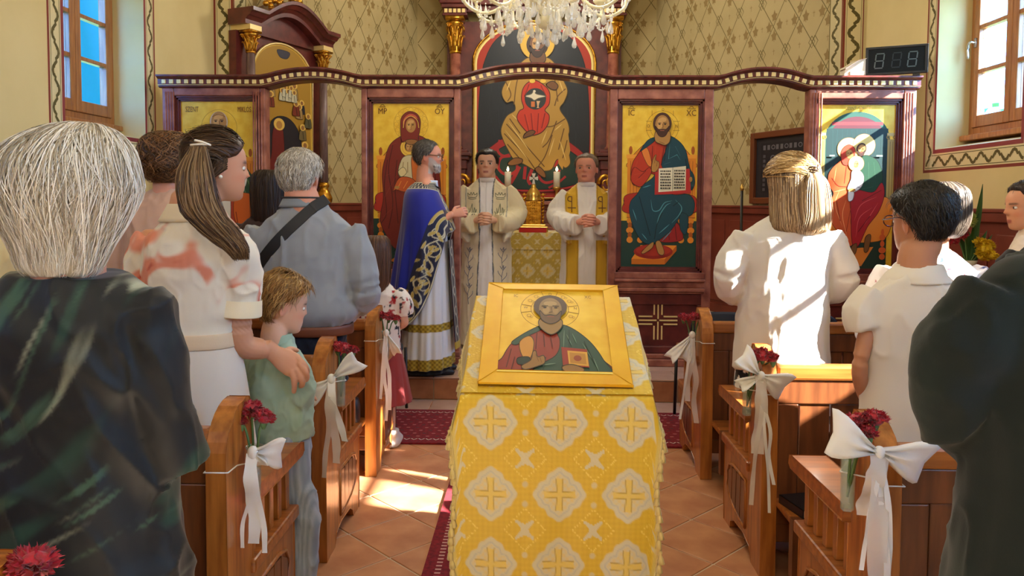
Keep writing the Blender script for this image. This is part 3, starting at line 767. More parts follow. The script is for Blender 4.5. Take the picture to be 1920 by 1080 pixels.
def icon_family():
    p = Paint((1533, 193, 1680, 500), (147 * S_I, 307 * S_I))
    p.rect(1533, 193, 1680, 500, (226, 188, 78), 1)
    p.poly([(1548, 498)] + [(1548, 262)] + [(1608 - 62 * math.cos(a), 262 - 55 * math.sin(a)) for a in np.linspace(0, PI, 24)] + [(1668, 262), (1668, 498)], (36, 78, 66))
    p.poly([(1552, 498)] + [(1552, 266)] + [(1608 - 56 * math.cos(a), 266 - 50 * math.sin(a)) for a in np.linspace(0, PI, 24)] + [(1664, 266), (1664, 498)], (84, 38, 46))
    p.rect(1550, 238, 1666, 366, (26, 54, 54)); p.rect(1560, 226, 1656, 232, (140, 50, 54))
    for x in range(1562, 1660, 9): p.line([(x, 240), (x + random.uniform(-3, 3), 290)], 2.2, (44, 82, 80), taper=True)
    for x in (1541, 1672):
        p.rect(x - 7, 258, x + 7, 420, (172, 148, 82)); p.line([(x - 2, 262), (x - 2, 416)], 1, (110, 92, 48)); p.line([(x + 3, 262), (x + 3, 416)], 1, (110, 92, 48))
        p.rect(x - 8, 246, x + 8, 252, (200, 176, 110)); p.ring(x - 6, 254, 1.5, 3.6, (150, 124, 60), n=12); p.ring(x + 6, 254, 1.5, 3.6, (150, 124, 60), n=12)
    p.rect(1548, 366, 1668, 500, (36, 58, 48)); p.blob([(1548, 370), (1668, 366), (1676, 420), (1650, 448), (1560, 440)], (222, 130, 46))
    p.poly([(1590, 462), (1644, 458), (1622, 494), (1580, 494)], (222, 132, 52))
    OR, ORD, ORL = (204, 84, 38), (140, 42, 18), (238, 150, 92)
    p.ell(1592, 276, 21.5, 21.5, (120, 82, 34), 30); p.ell(1592, 276, 20.6, 20.6, (240, 214, 130), 30); p.ell(1621, 269, 21.5, 21.5, (120, 82, 34), 30); p.ell(1621, 269, 20.6, 20.6, (240, 214, 130), 30)
    p.blob([(1574, 300), (1590, 292), (1602, 304), (1604, 340), (1604, 372), (1600, 410), (1606, 450), (1594, 456), (1580, 436), (1562, 410), (1552, 386), (1566, 360), (1556, 342), (1557, 320)], OR)
    GR, GRL = (24, 66, 46), (80, 126, 96)
    p.blob([(1618, 290), (1640, 292), (1652, 306), (1658, 330), (1650, 350), (1636, 360), (1612, 356), (1608, 330)], GR)
    RR, RRD, RRL = (164, 28, 34), (100, 10, 20), (214, 84, 80)
    p.blob([(1608, 352), (1640, 356), (1656, 338), (1662, 360), (1652, 392), (1632, 420), (1618, 452), (1608, 462), (1602, 440), (1600, 400), (1598, 372)], RR)
    for l in ([(1570, 310), (1566, 340)], [(1578, 350), (1570, 380), (1584, 420)], [(1590, 370), (1584, 400), (1594, 440)], [(1566, 356), (1590, 350)]): p.line(l, 1.5, ORL, smooth=True, taper=True)
    for l in ([(1590, 300), (1586, 340)], [(1572, 372), (1580, 410)], [(1600, 380), (1592, 430)], [(1562, 330), (1574, 344), (1592, 346)]): p.line(l, 1.2, ORD, smooth=True)
    for l in ([(1640, 300), (1644, 330)], [(1630, 300), (1632, 340)], [(1620, 350), (1640, 346)]): p.line(l, 1.3, GRL, taper=True)
    for l in ([(1648, 364), (1618, 380), (1606, 410)], [(1640, 384), (1616, 404), (1610, 440)], [(1650, 376), (1626, 416)]): p.line(l, 1.4, RRL, smooth=True, taper=True)
    for l in ([(1656, 352), (1620, 372)], [(1636, 400), (1614, 430)]): p.line(l, 1.2, RRD, smooth=True)
    p.blob([(1580, 300), (1578, 284), (1584, 272), (1594, 268), (1604, 276), (1603, 292), (1594, 304), (1586, 306)], (196, 60, 36)); face(p, 1594, 284, 6.6, None, tilt=-0.3)
    face(p, 1616, 276, 7.2, (70, 42, 34), True, tilt=0.3)
    p.ell(1607, 303, 15, 15, (130, 92, 40), 24); p.ell(1607, 303, 14.2, 14.2, (240, 212, 124), 24)
    p.blob([(1600, 316), (1614, 316), (1622, 328), (1618, 346), (1604, 356), (1592, 350), (1598, 332)], (226, 222, 214)); p.blob([(1594, 354), (1604, 356), (1602, 370), (1594, 372)], (226, 222, 214))
    for l in ([(1598, 334), (1618, 340)], [(1596, 342), (1616, 348)], [(1602, 322), (1616, 330)], [(1602, 330), (1616, 320)], [(1594, 350), (1608, 354)]): p.line(l, 1.0, (110, 112, 120))
    p.ell(1607, 300, 7.5, 8.5, (232, 228, 218), 16); face(p, 1607, 303, 4.8, None)
    p.ell(1600, 352, 7, 3.5, SKIN, 10); p.blob([(1602, 458), (1612, 452), (1610, 470), (1600, 476)], SKIND); p.blob([(1628, 440), (1638, 436), (1634, 464), (1626, 466)], SKIND)
    for y, rr in ((430, 4), (440, 8), (452, 6), (464, 10), (476, 8)): p.ell(1660, y, rr * 0.7, 6, (204, 92, 44), 10)
    p.text('SZENT CSAL\u00c1D', 1608, 204, 6, (150, 112, 50), 0.8); p.rect(1556, 287, 1566, 290, (110, 130, 120)); p.rect(1644, 287, 1656, 290, (110, 130, 120))
    return p
PROF_FR = [(0.0, 0.0)]
def panel(label, px0, px1, ix0, ix1, iy0, iy1, paint, flutes):
    x0, x1 = X(px0), X(px1); zt = ZC; yf, yb = -0.03, 0.09
    a, b, zb, z1 = X(ix0), X(ix1), Z(iy1), Z(iy0)
    root = G()
    # outer frame boards: stiles and rails around the icon, solid pedestal below
    root.add(box(x0, a - 0.035, yf, yb, 0, zt)).add(box(b + 0.035, x1, yf, yb, 0, zt)).add(box(a - 0.035, b + 0.035, yf, yb, z1 + 0.035, zt))
    root.add(box(a - 0.035, b + 0.035, 0.03, yb, 0, z1 + 0.035))
    o = root.make('panel', M_MARBLE, ico, smooth=False, bevel=0.008, label=label)
    # stepped moulding round the icon
    g = G()
    for i, (d, y) in enumerate(((0.035, -0.018), (0.02, -0.005), (0.008, 0.008))):
        e = 0.0
        A, B, C, D = a - d, b + d, zb - d, z1 + d; t = 0.014
        g.add(box(A, A + t, y, 0.04, C, D)).add(box(B - t, B, y, 0.04, C, D)).add(box(A, B, y, 0.04, D - t, D)).add(box(A, B, y, 0.04, C, C + t))
    g.make('moulding', M_MARBLE2, o, smooth=False)
    # the ledge below the icon and the pedestal's frame
    zl = zb - 0.035
    g = G(); zz = zl
    for h, y in ((0.05, -0.045), (0.022, -0.075), (0.05, -0.05), (0.03, -0.062), (0.018, -0.04)):
        g.add(box(x0 + 0.05, x1 - 0.05, y, 0.04, zz - h, zz)); zz -= h
    g.make('ledge', M_MARBLE, o, smooth=False, bevel=0.006)
    g = G(); zq = zz
    g.add(box(x0 + 0.05, x1 - 0.05, -0.02, 0.04, zq - 0.09, zq)).add(box(x0 + 0.05, x0 + 0.1, -0.02, 0.04, 0.16, zq - 0.09)).add(box(x1 - 0.1, x1 - 0.05, -0.02, 0.04, 0.16, zq - 0.09)).add(box(x0 + 0.05, x1 - 0.05, -0.02, 0.04, 0.1, 0.16))
    g.make('pedestal_frame', M_MARBLE2, o, smooth=False, bevel=0.008)
    G().add(box(x0 + 0.1, x1 - 0.1, 0.006, 0.04, 0.16, zq - 0.09)).make('pedestal_field', M_MARBLE2, o, smooth=False)
    g = G().add(box(x0 - 0.012, x1 + 0.012, -0.06, yb + 0.012, 0, 0.06)).add(box(x0 - 0.004, x1 + 0.004, -0.045, yb + 0.004, 0.06, 0.1))
    g.make('plinth', M_MARBLE, o, smooth=False, bevel=0.008)
    # the cross of gold bars
    cx, cz = (x0 + x1) / 2, 0.365
    for k in (-1, 0, 1):
        off = k * 0.031; l0, l1 = (0.012 if k == 0 else 0.045), 0.155
        for q in range(4):
            g = G()
            if q == 0: g.add(box(cx + l0, cx + l1, -0.005, 0.01, cz + off - 0.0055, cz + off + 0.0055))
            if q == 1: g.add(box(cx - l1, cx - l0, -0.005, 0.01, cz + off - 0.0055, cz + off + 0.0055))
            if q == 2: g.add(box(cx + off - 0.0055, cx + off + 0.0055, -0.005, 0.01, cz + l0, cz + l1))
            if q == 3: g.add(box(cx + off - 0.0055, cx + off + 0.0055, -0.005, 0.01, cz - l1, cz - l0))
            g.make('gold_bar', M_GOLDSQ, o, smooth=False)
    if flutes:
        g = G()
        for s, xx in ((1, x0 + 0.015), (-1, x1 - 0.015)):
            for k in range(4):
                c = xx + s * (0.014 + k * 0.021); g.add(tube([(c, yf, 0.62), (c, yf, zt - 0.03)], 0.007, 6))
        g.make('fluting', M_MARBLE, o)
    p = paint(); p.make('icon_painting', [M_ICON, M_GOLDLEAF], o, loc=(a, 0.0185, zb)).scale = ((b - a) / p.size[0], 1, (z1 - zb) / p.size[1])
    G().add(box(a, b, 0.019, 0.034, zb, z1)).make('icon_board', M_MARBLE2, o, smooth=False)
panel('panel with a bald bishop icon', 309, 500, 338, 482, 190, 495, icon_bishop, True)
panel('panel with a veiled mother and child icon', 679, 863, 698, 843, 193, 498, icon_mother, False)
panel('panel with an enthroned bearded figure holding an open book', 1142, 1335, 1165, 1310, 195, 500, icon_lord, False)
panel('panel with a family icon under a painted arch', 1513, 1712, 1533, 1680, 193, 500, icon_family, True)
# ---- cornice: the same profile carried along the flat and arched runs
def arc_run(pa, pb, rise, n=22):
    xa, xb = X(pa), X(pb); c = xb - xa; r = (c * c / 4 + rise * rise) / (2 * rise); cx = (xa + xb) / 2; cz = rise - r
    return [(x, cz + math.sqrt(r * r - (x - cx) ** 2)) for x in np.linspace(xa, xb, n)]
zc = ZC
runs = [(X(306), X(497))] ; path = []
def flat(pa, pb): return [(X(pa), 0.0), (X(pb), 0.0)]
path = flat(304, 496) + arc_run(502, 676, 0.062)[1:-1] + flat(682, 860) + arc_run(866, 1138, 0.098, 30)[1:-1] + flat(1144, 1340) + arc_run(1346, 1508, 0.066)[1:-1] + flat(1514, 1716)
prof = [(0.12, 0.0), (-0.03, 0.0), (-0.045, 0.008), (-0.045, 0.018), (-0.055, 0.024), (-0.055, 0.066), (-0.066, 0.07), (-0.075, 0.078), (-0.09, 0.084), (-0.09, 0.097), (0.12, 0.097)]
cor = link_mesh('cornice', *sweep_x(prof, [(x, z + zc) for x, z in path]), M_MARBLE_C, ico, smooth=False)
g = G().add(sweep_x([(-0.057, 0.0185), (-0.0585, 0.0185), (-0.0585, 0.0215), (-0.057, 0.0215)], [(x, z + zc) for x, z in path]))
g.make('gold_line', M_GOLDSQ, cor, smooth=False)
P = np.array(path); seg = np.hypot(*np.diff(P, axis=0).T); cum = np.concatenate([[0], np.cumsum(seg)])
sq = None; n = int((cum[-1] - 0.08) / 0.0608)
for i in range(n + 1):
    s = 0.05 + i * (cum[-1] - 0.10) / n
    k = min(np.searchsorted(cum, s) - 1, len(seg) - 1); f = (s - cum[k]) / seg[k]
    x, z = P[k] + (P[k + 1] - P[k]) * f; an = math.atan2(*(P[k + 1] - P[k])[::-1])
    if sq is None:
        sq = G().add(box(-0.0165, 0.0165, -0.006, 0.004, -0.0165, 0.0165)).make('gold_square', M_GOLDSQ, cor, smooth=False, bevel=0.003); o = sq
    else: o = dup(sq)
    o.location = (x, -0.057, z + zc + 0.0455); o.rotation_euler = (0, -an, 0)

# ================================================================== main altarpiece against the apse wall
RY = 10.45
S_R = RY / FPX
def RX(px): return U(px, 200, RY).x
def RZ(py): return U(1000, py, RY).z
def icon_enthroned():
    x0, y0, x1, y1 = 888, 40, 1114, 374
    p = Paint((x0, y0, x1, y1), (RX(x1) - RX(x0), RZ(y0) - RZ(y1)), 0.0002)
    def archp(l, r, top, sp, bot, n=28):
        cx = (l + r) / 2; a = (r - l) / 2
        return [(l, bot), (l, sp)] + [(cx - a * math.cos(t), sp - (sp - top) * math.sin(t)) for t in np.linspace(0, PI, n)[1:-1]] + [(r, sp), (r, bot)]
    p.poly(archp(888, 1114, 40, 118, 374), (214, 178, 84)); p.poly(archp(891, 1111, 43, 119, 372), (250, 232, 150)); p.poly(archp(894, 1108, 46, 120, 370), (178, 52, 30))
    p.poly([(896, 344), (1106, 344), (1106, 369), (896, 369)], (178, 52, 30))
    p.blob([(905, 340), (897, 280), (899, 180), (910, 110), (940, 66), (1001, 52), (1062, 66), (1092, 110), (1103, 180), (1105, 280), (1097, 340), (1050, 356), (1001, 360), (952, 356)], (30, 36, 44))
    R = random.Random(5)
    for i in range(90):
        x = R.choice((R.uniform(906, 955), R.uniform(1045, 1096))); y = R.uniform(110, 250); p.line([(x, y), (x + R.uniform(-4, 4), y + R.uniform(14, 34))], 1.2, R.choice([(60, 72, 80), (48, 58, 68), (20, 24, 32)]), taper=True)
    p.blob([(899, 300), (930, 268), (965, 250), (1001, 246), (1037, 250), (1072, 268), (1104, 300), (1097, 342), (1050, 357), (1001, 360), (952, 357), (906, 342)], (176, 40, 38))
    p.blob([(900, 312), (930, 284), (965, 266), (1001, 262), (1037, 266), (1072, 284), (1103, 312), (1095, 338), (1050, 352), (1001, 355), (952, 352), (908, 338)], (30, 58, 50))
    RD = (176, 40, 44)
    for l, wd in (([(938, 262), (934, 282), (944, 292), (956, 290)], 5), ([(958, 292), (940, 296), (936, 316), (952, 328), (970, 318), (968, 298)], 5), ([(975, 312), (966, 330), (958, 344)], 7), ([(986, 312), (984, 336)], 6), ([(1000, 314), (992, 336), (996, 346)], 6), ([(1040, 300), (1020, 312), (1012, 330), (1024, 342), (1044, 336), (1050, 318)], 5), ([(1046, 288), (1044, 306), (1034, 312)], 6), ([(1062, 330), (1048, 342), (1030, 352)], 4), ([(930, 330), (944, 346), (962, 350)], 4)):
        p.line(l, wd, RD, smooth=True)
    O, OD, OL_ = (190, 148, 62), (112, 78, 26), (228, 196, 112)
    # halo
    p.ell(1007, 80, 33, 33, (112, 84, 30), 36); p.ell(1007, 80, 32, 32, (230, 186, 62), 36); p.ell(1007, 84, 20.5, 22, (70, 46, 30), 24)
    # seated figure in ochre
    p.blob([(972, 122), (990, 108), (1008, 112), (1026, 108), (1042, 122), (1056, 150), (1064, 170), (1058, 190), (1050, 204), (1064, 226), (1068, 246), (1062, 262), (1068, 288), (1070, 306), (1060, 314), (1050, 300), (1044, 300), (1034, 318), (1012, 320), (1002, 318), (984, 308), (964, 298), (954, 282), (944, 262), (940, 242), (950, 218), (966, 206), (962, 190), (950, 192), (942, 180), (942, 166), (952, 148)], O)
    p.poly([(1046, 250), (1066, 250), (1070, 282), (1064, 306), (1060, 292), (1056, 318), (1048, 306)], O)
    for l in ([(976, 124), (968, 160), (964, 196)], [(1030, 116), (1040, 150), (1046, 190)], [(948, 152), (958, 176), (952, 190)], [(1060, 166), (1046, 180), (1040, 198)], [(946, 250), (986, 292), (1004, 316)], [(950, 232), (990, 276), (1022, 312)], [(956, 222), (976, 250)], [(1060, 222), (1036, 236), (1014, 236)], [(1058, 240), (1048, 280)], [(1064, 262), (1056, 296)], [(1036, 252), (1024, 290), (1010, 312)], [(1044, 226), (1030, 262), (1018, 276)], [(952, 270), (978, 300)]): p.line(l, 2.0, OD, smooth=True)
    for l in ([(958, 150), (950, 170)], [(984, 120), (976, 150)], [(1048, 150), (1056, 172)], [(954, 228), (996, 286)], [(948, 244), (992, 300)], [(1054, 232), (1040, 244)], [(1050, 262), (1062, 300)], [(1040, 258), (1030, 292)], [(960, 214), (972, 226)], [(1026, 244), (1016, 270)]): p.line(l, 2.2, OL_, smooth=True, taper=True)
    # red heart-shaped cloth with the roundel
    p.blob([(1002, 150), (1018, 158), (1030, 172), (1030, 194), (1022, 206), (1030, 216), (1028, 232), (1018, 246), (1006, 252), (996, 252), (982, 240), (970, 222), (974, 208), (982, 202), (978, 186), (980, 168), (988, 156)], (206, 54, 24))
    for l in ([(992, 158), (984, 180)], [(1014, 160), (1024, 180)], [(984, 214), (992, 246)], [(996, 212), (1000, 250)], [(1010, 212), (1008, 248)], [(1022, 212), (1016, 240)]): p.line(l, 1.8, (146, 24, 14), smooth=True); p.line([(a + 3, b) for a, b in l], 1.2, (238, 104, 54), taper=True)
    p.ell(1004, 185, 20, 20, (44, 52, 52), 28)
    p.blob([(984, 180), (996, 176), (1001, 170), (1006, 176), (1024, 180), (1010, 184), (1002, 188), (996, 184)], (232, 224, 196)); p.ell(1002, 171, 2.6, 2.6, (232, 224, 196), 8)
    p.rect(996, 190, 1003, 200, (214, 120, 60)); p.poly([(1006, 189), (1013, 189), (1011, 194), (1010, 200), (1012, 202), (1006, 202), (1008, 200), (1007, 194)], (226, 186, 140))
    p.blob([(985, 250), (996, 244), (1004, 246), (1000, 252), (990, 256), (982, 258)], SKIND); p.blob([(1024, 158), (1036, 152), (1046, 160), (1042, 168), (1032, 166)], SKIND)
    p.blob([(953, 306), (966, 296), (980, 298), (978, 306), (960, 310)], (140, 92, 44)); p.blob([(1004, 318), (1012, 312), (1022, 322), (1024, 332), (1016, 330)], (140, 92, 44))
    p.blob([(996, 98), (1018, 98), (1022, 114), (1008, 122), (994, 114)], (112, 72, 40)); face(p, 1007, 82, 14, (62, 40, 28), True, skin=(122, 78, 42))
    for x in (998, 1018): p.ell(x, 152, 5.5, 4, (236, 196, 74), 12)
    return p
alt = thing('altarpiece', 'red marble main altarpiece with gold capitals around a large arched painting', 'altarpiece', (0, RY, IZ0))
def A(px, py): return RX(px), RZ(py) - IZ0
def abox(g, px0, px1, py0, py1, y0, y1):
    (a, z1), (b, z0) = A(px0, py0), A(px1, py1); g.add(box(a, b, y0, y1, z0, z1)); return g
g = abox(G(), 838, 1164, 40, 600, 0.02, 0.18); g.make('back_board', M_MARBLE2, alt, smooth=False)
def side_blocks():
    for c in (855, 1147):
        cx = RX(c)
        # pedestal
        g = G(); zp = RZ(282) - IZ0
        for px, y0, a, b in ((24, -0.22, 0.0, 0.30), (20, -0.17, 0.30, zp - 0.26), (22, -0.19, zp - 0.26, zp - 0.14), (26, -0.24, zp - 0.14, zp - 0.09), (30, -0.28, zp - 0.09, zp - 0.04), (24, -0.22, zp - 0.04, zp)):
            g.add(box(cx - px * S_R, cx + px * S_R, y0, 0.05, a, b))
        ped = g.make('pedestal', M_MARBLE2, alt, smooth=False, bevel=0.01)
        q = G().add(lathe([(0.0, -0.02), (0.085, -0.02), (0.088, 0.0), (0.07, 0.008), (0.06, 0.004), (0.03, 0.012), (0.0, 0.016)], 20))
        for k in range(8): q.add(ball((0.05 * math.cos(k * PI / 4), 0.05 * math.sin(k * PI / 4), 0.006), 0.016, 8, 5))
        r = q.make('rosette', M_GOLD, ped); r.location = (cx, -0.17, zp - 0.42); r.rotation_euler = (PI / 2, 0, 0)
        # column shaft
        R = []; ang = np.linspace(0, 2 * PI, 40, endpoint=False); zb, zt = zp, RZ(104) - IZ0
        for z, r in ((zb, 0.10), (zb + 0.03, 0.10), (zb + 0.05, 0.082), (zb + 0.1, 0.078), (zt, 0.068)):
            rr = r * (1 - 0.05 * np.abs(np.cos(ang * 10))); R.append(np.stack([cx + rr * np.cos(ang), -0.1 + rr * np.sin(ang), np.full(40, z)], 1))
        link_mesh('column_shaft', *loft(np.array(R)), M_MARBLE, alt)
        capital(alt, (cx, -0.1, zt), 0.10, RZ(36) - RZ(104))
        # entablature block
        g = G(); z = RZ(36) - IZ0
        for h, px, y0 in ((0.03, 23, -0.22), (0.07, 21, -0.20), (0.05, 24, -0.24), (0.06, 27, -0.27), (0.05, 31, -0.31), (0.16, 34, -0.34)):
            g.add(box(cx - px * S_R, cx + px * S_R, y0, 0.05, z, z + h)); z += h
        en = g.make('entablature', M_MARBLE2, alt, smooth=False, bevel=0.008)
        for k in range(5):
            xx = cx + (k - 2) * 8 * S_R; G().add(box(xx - 0.02, xx + 0.02, -0.212, -0.19, RZ(36) - IZ0 + 0.04, RZ(36) - IZ0 + 0.09)).make('dentil', M_GOLDSQ, en, smooth=False)
def capital(parent, c, r, h, name='capital'):
    """a leafy gilded capital: bell, two rows of curled leaves, volutes, abacus"""
    g = G(); x, y, z = c
    g.add(lathe([(r * 0.72, 0), (r * 0.8, h * 0.03), (r * 0.72, h * 0.07), (r * 0.68, h * 0.1), (r * 0.7, h * 0.45), (r * 0.95, h * 0.8), (r * 1.1, h * 0.86)], 18, c))
    for row, (n, z0, hh, o) in enumerate(((8, 0.08, 0.42, 0.0), (8, 0.2, 0.52, PI / 8))):
        for k in range(n):
            a = o + k * 2 * PI / n; d = np.array([math.cos(a), math.sin(a), 0]); q = np.array([x, y, z])
            pts = [q + d * r * 0.7 + (0, 0, h * z0), q + d * r * 0.84 + (0, 0, h * (z0 + hh * 0.6)), q + d * r * 1.08 + (0, 0, h * (z0 + hh)), q + d * r * 1.26 + (0, 0, h * (z0 + hh * 0.94)), q + d * r * 1.22 + (0, 0, h * (z0 + hh * 0.8))]
            g.add(tube(pts, [r * 0.2, r * 0.26, r * 0.2, r * 0.13, r * 0.06], 7, 9, 0.45, d))
    for k in range(4):
        a = PI / 4 + k * PI / 2; d = np.array([math.cos(a), math.sin(a), 0]); cc = np.array([x, y, z + h * 0.76]) + d * r * 1.22
        t = np.linspace(0, 3.4 * PI, 22); rr = r * 0.3 * (1 - t / (4.2 * PI))
        g.add(tube([cc + d * (ri * math.cos(ti)) + np.array([0, 0, ri * math.sin(ti)]) for ti, ri in zip(t, rr)], r * 0.085, 6))
    w_ = r * 1.22; g.add(box(x - w_, x + w_, y - w_, y + w_, z + h * 0.9, z + h))
    return g.make(name, M_GOLD, parent)
side_blocks()
p = icon_enthroned(); p.make('arched_painting', [M_ICON], alt, loc=(RX(888), -0.005, RZ(374) - IZ0))
# raised gilt frame line round the painting
l, r, sp, bot, top = RX(887), RX(1115), RZ(118) - IZ0, RZ(373) - IZ0, RZ(40) - IZ0
pts = [(l, -0.02, bot), (l, -0.02, sp)] + [((l + r) / 2 - (r - l) / 2 * math.cos(t), -0.02, sp + (top - sp) * math.sin(t)) for t in np.linspace(0, PI, 22)[1:-1]] + [(r, -0.02, sp), (r, -0.02, bot), (l, -0.02, bot)]
G().add(tube(pts, 0.016, 8)).make('gilt_frame', M_GOLD, alt)
g = G()
for py0, py1, y0 in ((377, 384, -0.30), (384, 392, -0.15), (392, 398, -0.12), (398, 418, -0.09), (418, 424, -0.13), (424, 432, -0.18)): abox(g, 886, 1116, py0, py1, y0, 0.04)
g.make('predella', M_MARBLE, alt, smooth=False, bevel=0.008)
g = G()
for k, (px0, px1, py0, py1, y0) in enumerate(((830, 1172, -22, -12, -0.30), (836, 1166, -12, 2, -0.22), (872, 1130, 14, 26, -0.10), (872, 1130, 2, 14, -0.16))): abox(g, px0, px1, py0, py1, y0, 0.04)
g.make('upper_entablature', M_MARBLE2, alt, smooth=False, bevel=0.01)
# gilded scrolls beside the predella
for s, px in ((1, 868), (-1, 1136)):
    cx = RX(px); g = G(); t = np.linspace(0, 3 * PI, 22)
    for zz, sc in ((RZ(345) - IZ0, 0.10), (RZ(390) - IZ0, 0.12)):
        g.add(tube([(cx + s * sc * (1 - ti / (4 * PI)) * math.cos(ti), -0.16, zz + sc * 1.3 * (1 - ti / (4 * PI)) * math.sin(ti)) for ti in t], np.linspace(0.03, 0.012, 22), 8))
    g.add(ball((cx, -0.16, RZ(296) - IZ0), 0.03)); g.add(tube([(cx, -0.16, RZ(372) - IZ0), (cx - s * 0.06, -0.2, RZ(410) - IZ0), (cx, -0.16, RZ(430) - IZ0)], [0.03, 0.05, 0.02], 8, 10))
    g.make('gilt_scroll', M_GOLD, alt)

# ================================================================== side altar on the left apse wall
dL = walls[0][1]; nL = walls[0][2]
sa = thing('side_altar', 'red marble side altar with gold capitals and a crowded painting, at the left', 'altar', (0, 0, 0))
def on_left_wall(px, py, off=0.0):
    """point of the wall plane (moved off into the room) at a pixel"""
    d = CROT.to_3x3() @ Vector(((px - PX0) / FPX, -(py - PY0) / FPX, -1.0)); o = Vector((0, 0, CAMH))
    t = ((AL + nL * off - o).dot(nL)) / d.dot(nL); return o + d * t
c0 = on_left_wall(470, 100, 0.15); c1 = on_left_wall(606, 130, 0.15)
sa.location = (c0 + c1) / 2 - nL * 0.15; sa.location.z = IZ0; sa.rotation_euler = (0, 0, math.atan2(dL.y, dL.x))
hw = (c1 - c0).length / 2; zcap0 = c0.z - IZ0; zcap1 = on_left_wall(470, 58, 0.15).z - IZ0
hcap = zcap1 - zcap0
for s in (-1, 1):
    cx = s * hw; zp = 1.16
    R = []; ang = np.linspace(0, 2 * PI, 40, endpoint=False)
    for z, r in ((1.50, 0.05), (zcap0, 0.042)):
        rr = r * (1 - 0.07 * np.abs(np.cos(ang * 8))); R.append(np.stack([cx + rr * np.cos(ang), -0.15 + rr * np.sin(ang), np.full(40, z)], 1))
    link_mesh('column_shaft', *loft(np.array(R)), mat('grey_marble', (140, 116, 112), 0.4, col2=(96, 74, 74), scale=20, stretch=(1, 1, 0.2)), sa)
    G().add(lathe([(0.05, 0), (0.065, 0.015), (0.05, 0.05), (0.045, 0.06), (0.09, 0.13), (0.095, 0.17), (0.06, 0.25), (0.045, 0.27), (0.062, 0.30), (0.05, 0.34)], 18, (cx, -0.15, 1.17))).make('gilt_base', M_GOLD, sa)
    G().add(box(cx - 0.12, cx + 0.12, -0.28, 0.0, 1.10, 1.17)).add(box(cx - 0.09, cx + 0.09, -0.24, 0.0, 0.2, 1.10)).make('pedestal', M_MARBLE2, sa, smooth=False, bevel=0.01)
    g = G(); t = np.linspace(0, 3 * PI, 20)
    for zz, sc in ((1.02, 0.07), (0.86, 0.06)): G().add(tube([(cx + sc * (1 - ti / (4 * PI)) * math.cos(ti), -0.27, zz + sc * (1 - ti / (4 * PI)) * math.sin(ti)) for ti in t], 0.016, 7)).add(ball((cx, -0.27, zz), (0.05, 0.03, 0.06))).make('gilt_scroll', M_GOLD, sa)
    capital(sa, (cx, -0.15, zcap0), 0.062, hcap)
zt = zcap1
G().add(box(-hw - 0.1, hw + 0.1, -0.06, 0.03, 0.17, zt)).make('back_board', M_MARBLE2, sa, smooth=False)
g = G()
for h0, h1, y, e in ((0.0, 0.05, -0.22, 0.07),): 
    for s in (-1, 1): g.add(box(s * hw - 0.08, s * hw + 0.08, y, 0.02, zt, zt + h1))
g.make('gilt_block', M_GOLDSQ, sa, smooth=False)
# curved pediment: profile carried over a raised arch
pth = [(-hw - 0.12, 0.05), (-hw + 0.10, 0.05)] + [(x, 0.05 + 0.19 * math.cos(x / (hw - 0.1) * PI / 2)) for x in np.linspace(-hw + 0.1, hw - 0.1, 20)[1:-1]] + [(hw - 0.10, 0.05), (hw + 0.12, 0.05)]
prof2 = [(0.02, 0.0), (-0.2, 0.0), (-0.2, 0.04), (-0.23, 0.07), (-0.25, 0.075), (-0.28, 0.11), (-0.3, 0.115), (-0.3, 0.15), (0.02, 0.15)]
link_mesh('pediment', *sweep_x(prof2, [(x, zt + z) for x, z in pth]), M_MARBLE2, sa, smooth=False)
G().add(prism([(-hw + 0.1, zt)] + [(x, zt + 0.05 + 0.19 * math.cos(x / (hw - 0.1) * PI / 2)) for x in np.linspace(-hw + 0.1, hw - 0.1, 16)] + [(hw - 0.1, zt)], -0.1, 0.02, 'y')).make('tympanum', M_MARBLE2, sa, smooth=False)
g = G(); zz = zt + 0.38
for k in range(26):
    a = random.uniform(0, PI); rr = random.uniform(0.02, 0.16); g.add(ball((rr * math.cos(a) * 1.1, -0.2 + random.uniform(-0.04, 0.04), zz + rr * math.sin(a) * 1.3), (0.035, 0.03, 0.04), 7, 5))
g.add(tube([(0, -0.2, zz + 0.1), (0, -0.2, zz + 0.42)], 0.02, 8)).add(tube([(-0.09, -0.2, zz + 0.33), (0.09, -0.2, zz + 0.33)], 0.02, 8))
g.make('gilt_crest', M_GOLD, sa)
g = G()
for k in range(12): g.add(ball((-hw * 0.55 + random.uniform(-0.12, 0.12), -0.22, zt + 0.28 + random.uniform(-0.02, 0.09)), (0.035, 0.03, 0.03), 7, 5))
g.make('gilt_leafwork', M_GOLD, sa)
PW = (hw - 0.10) * 2; PZ0, PZ1 = 0.98, zt - 0.02
p = Paint((0, 0, 100, 280), (PW, PZ1 - PZ0), 0.0002)
def archq(l, r, top, sp, bot): return [(l, bot), (l, sp)] + [((l + r) / 2 - (r - l) / 2 * math.cos(t), sp - (sp - top) * math.sin(t)) for t in np.linspace(0, PI, 20)[1:-1]] + [(r, sp), (r, bot)]
p.poly(archq(0, 100, 0, 50, 280), (216, 176, 70)); p.poly(archq(3, 97, 3, 51, 277), (170, 130, 46)); p.rect(6, 150, 94, 276, (150, 124, 54)); p.blob([(40, 10), (60, 10), (56, 20), (44, 20)], (60, 60, 74))
RR = random.Random(3)
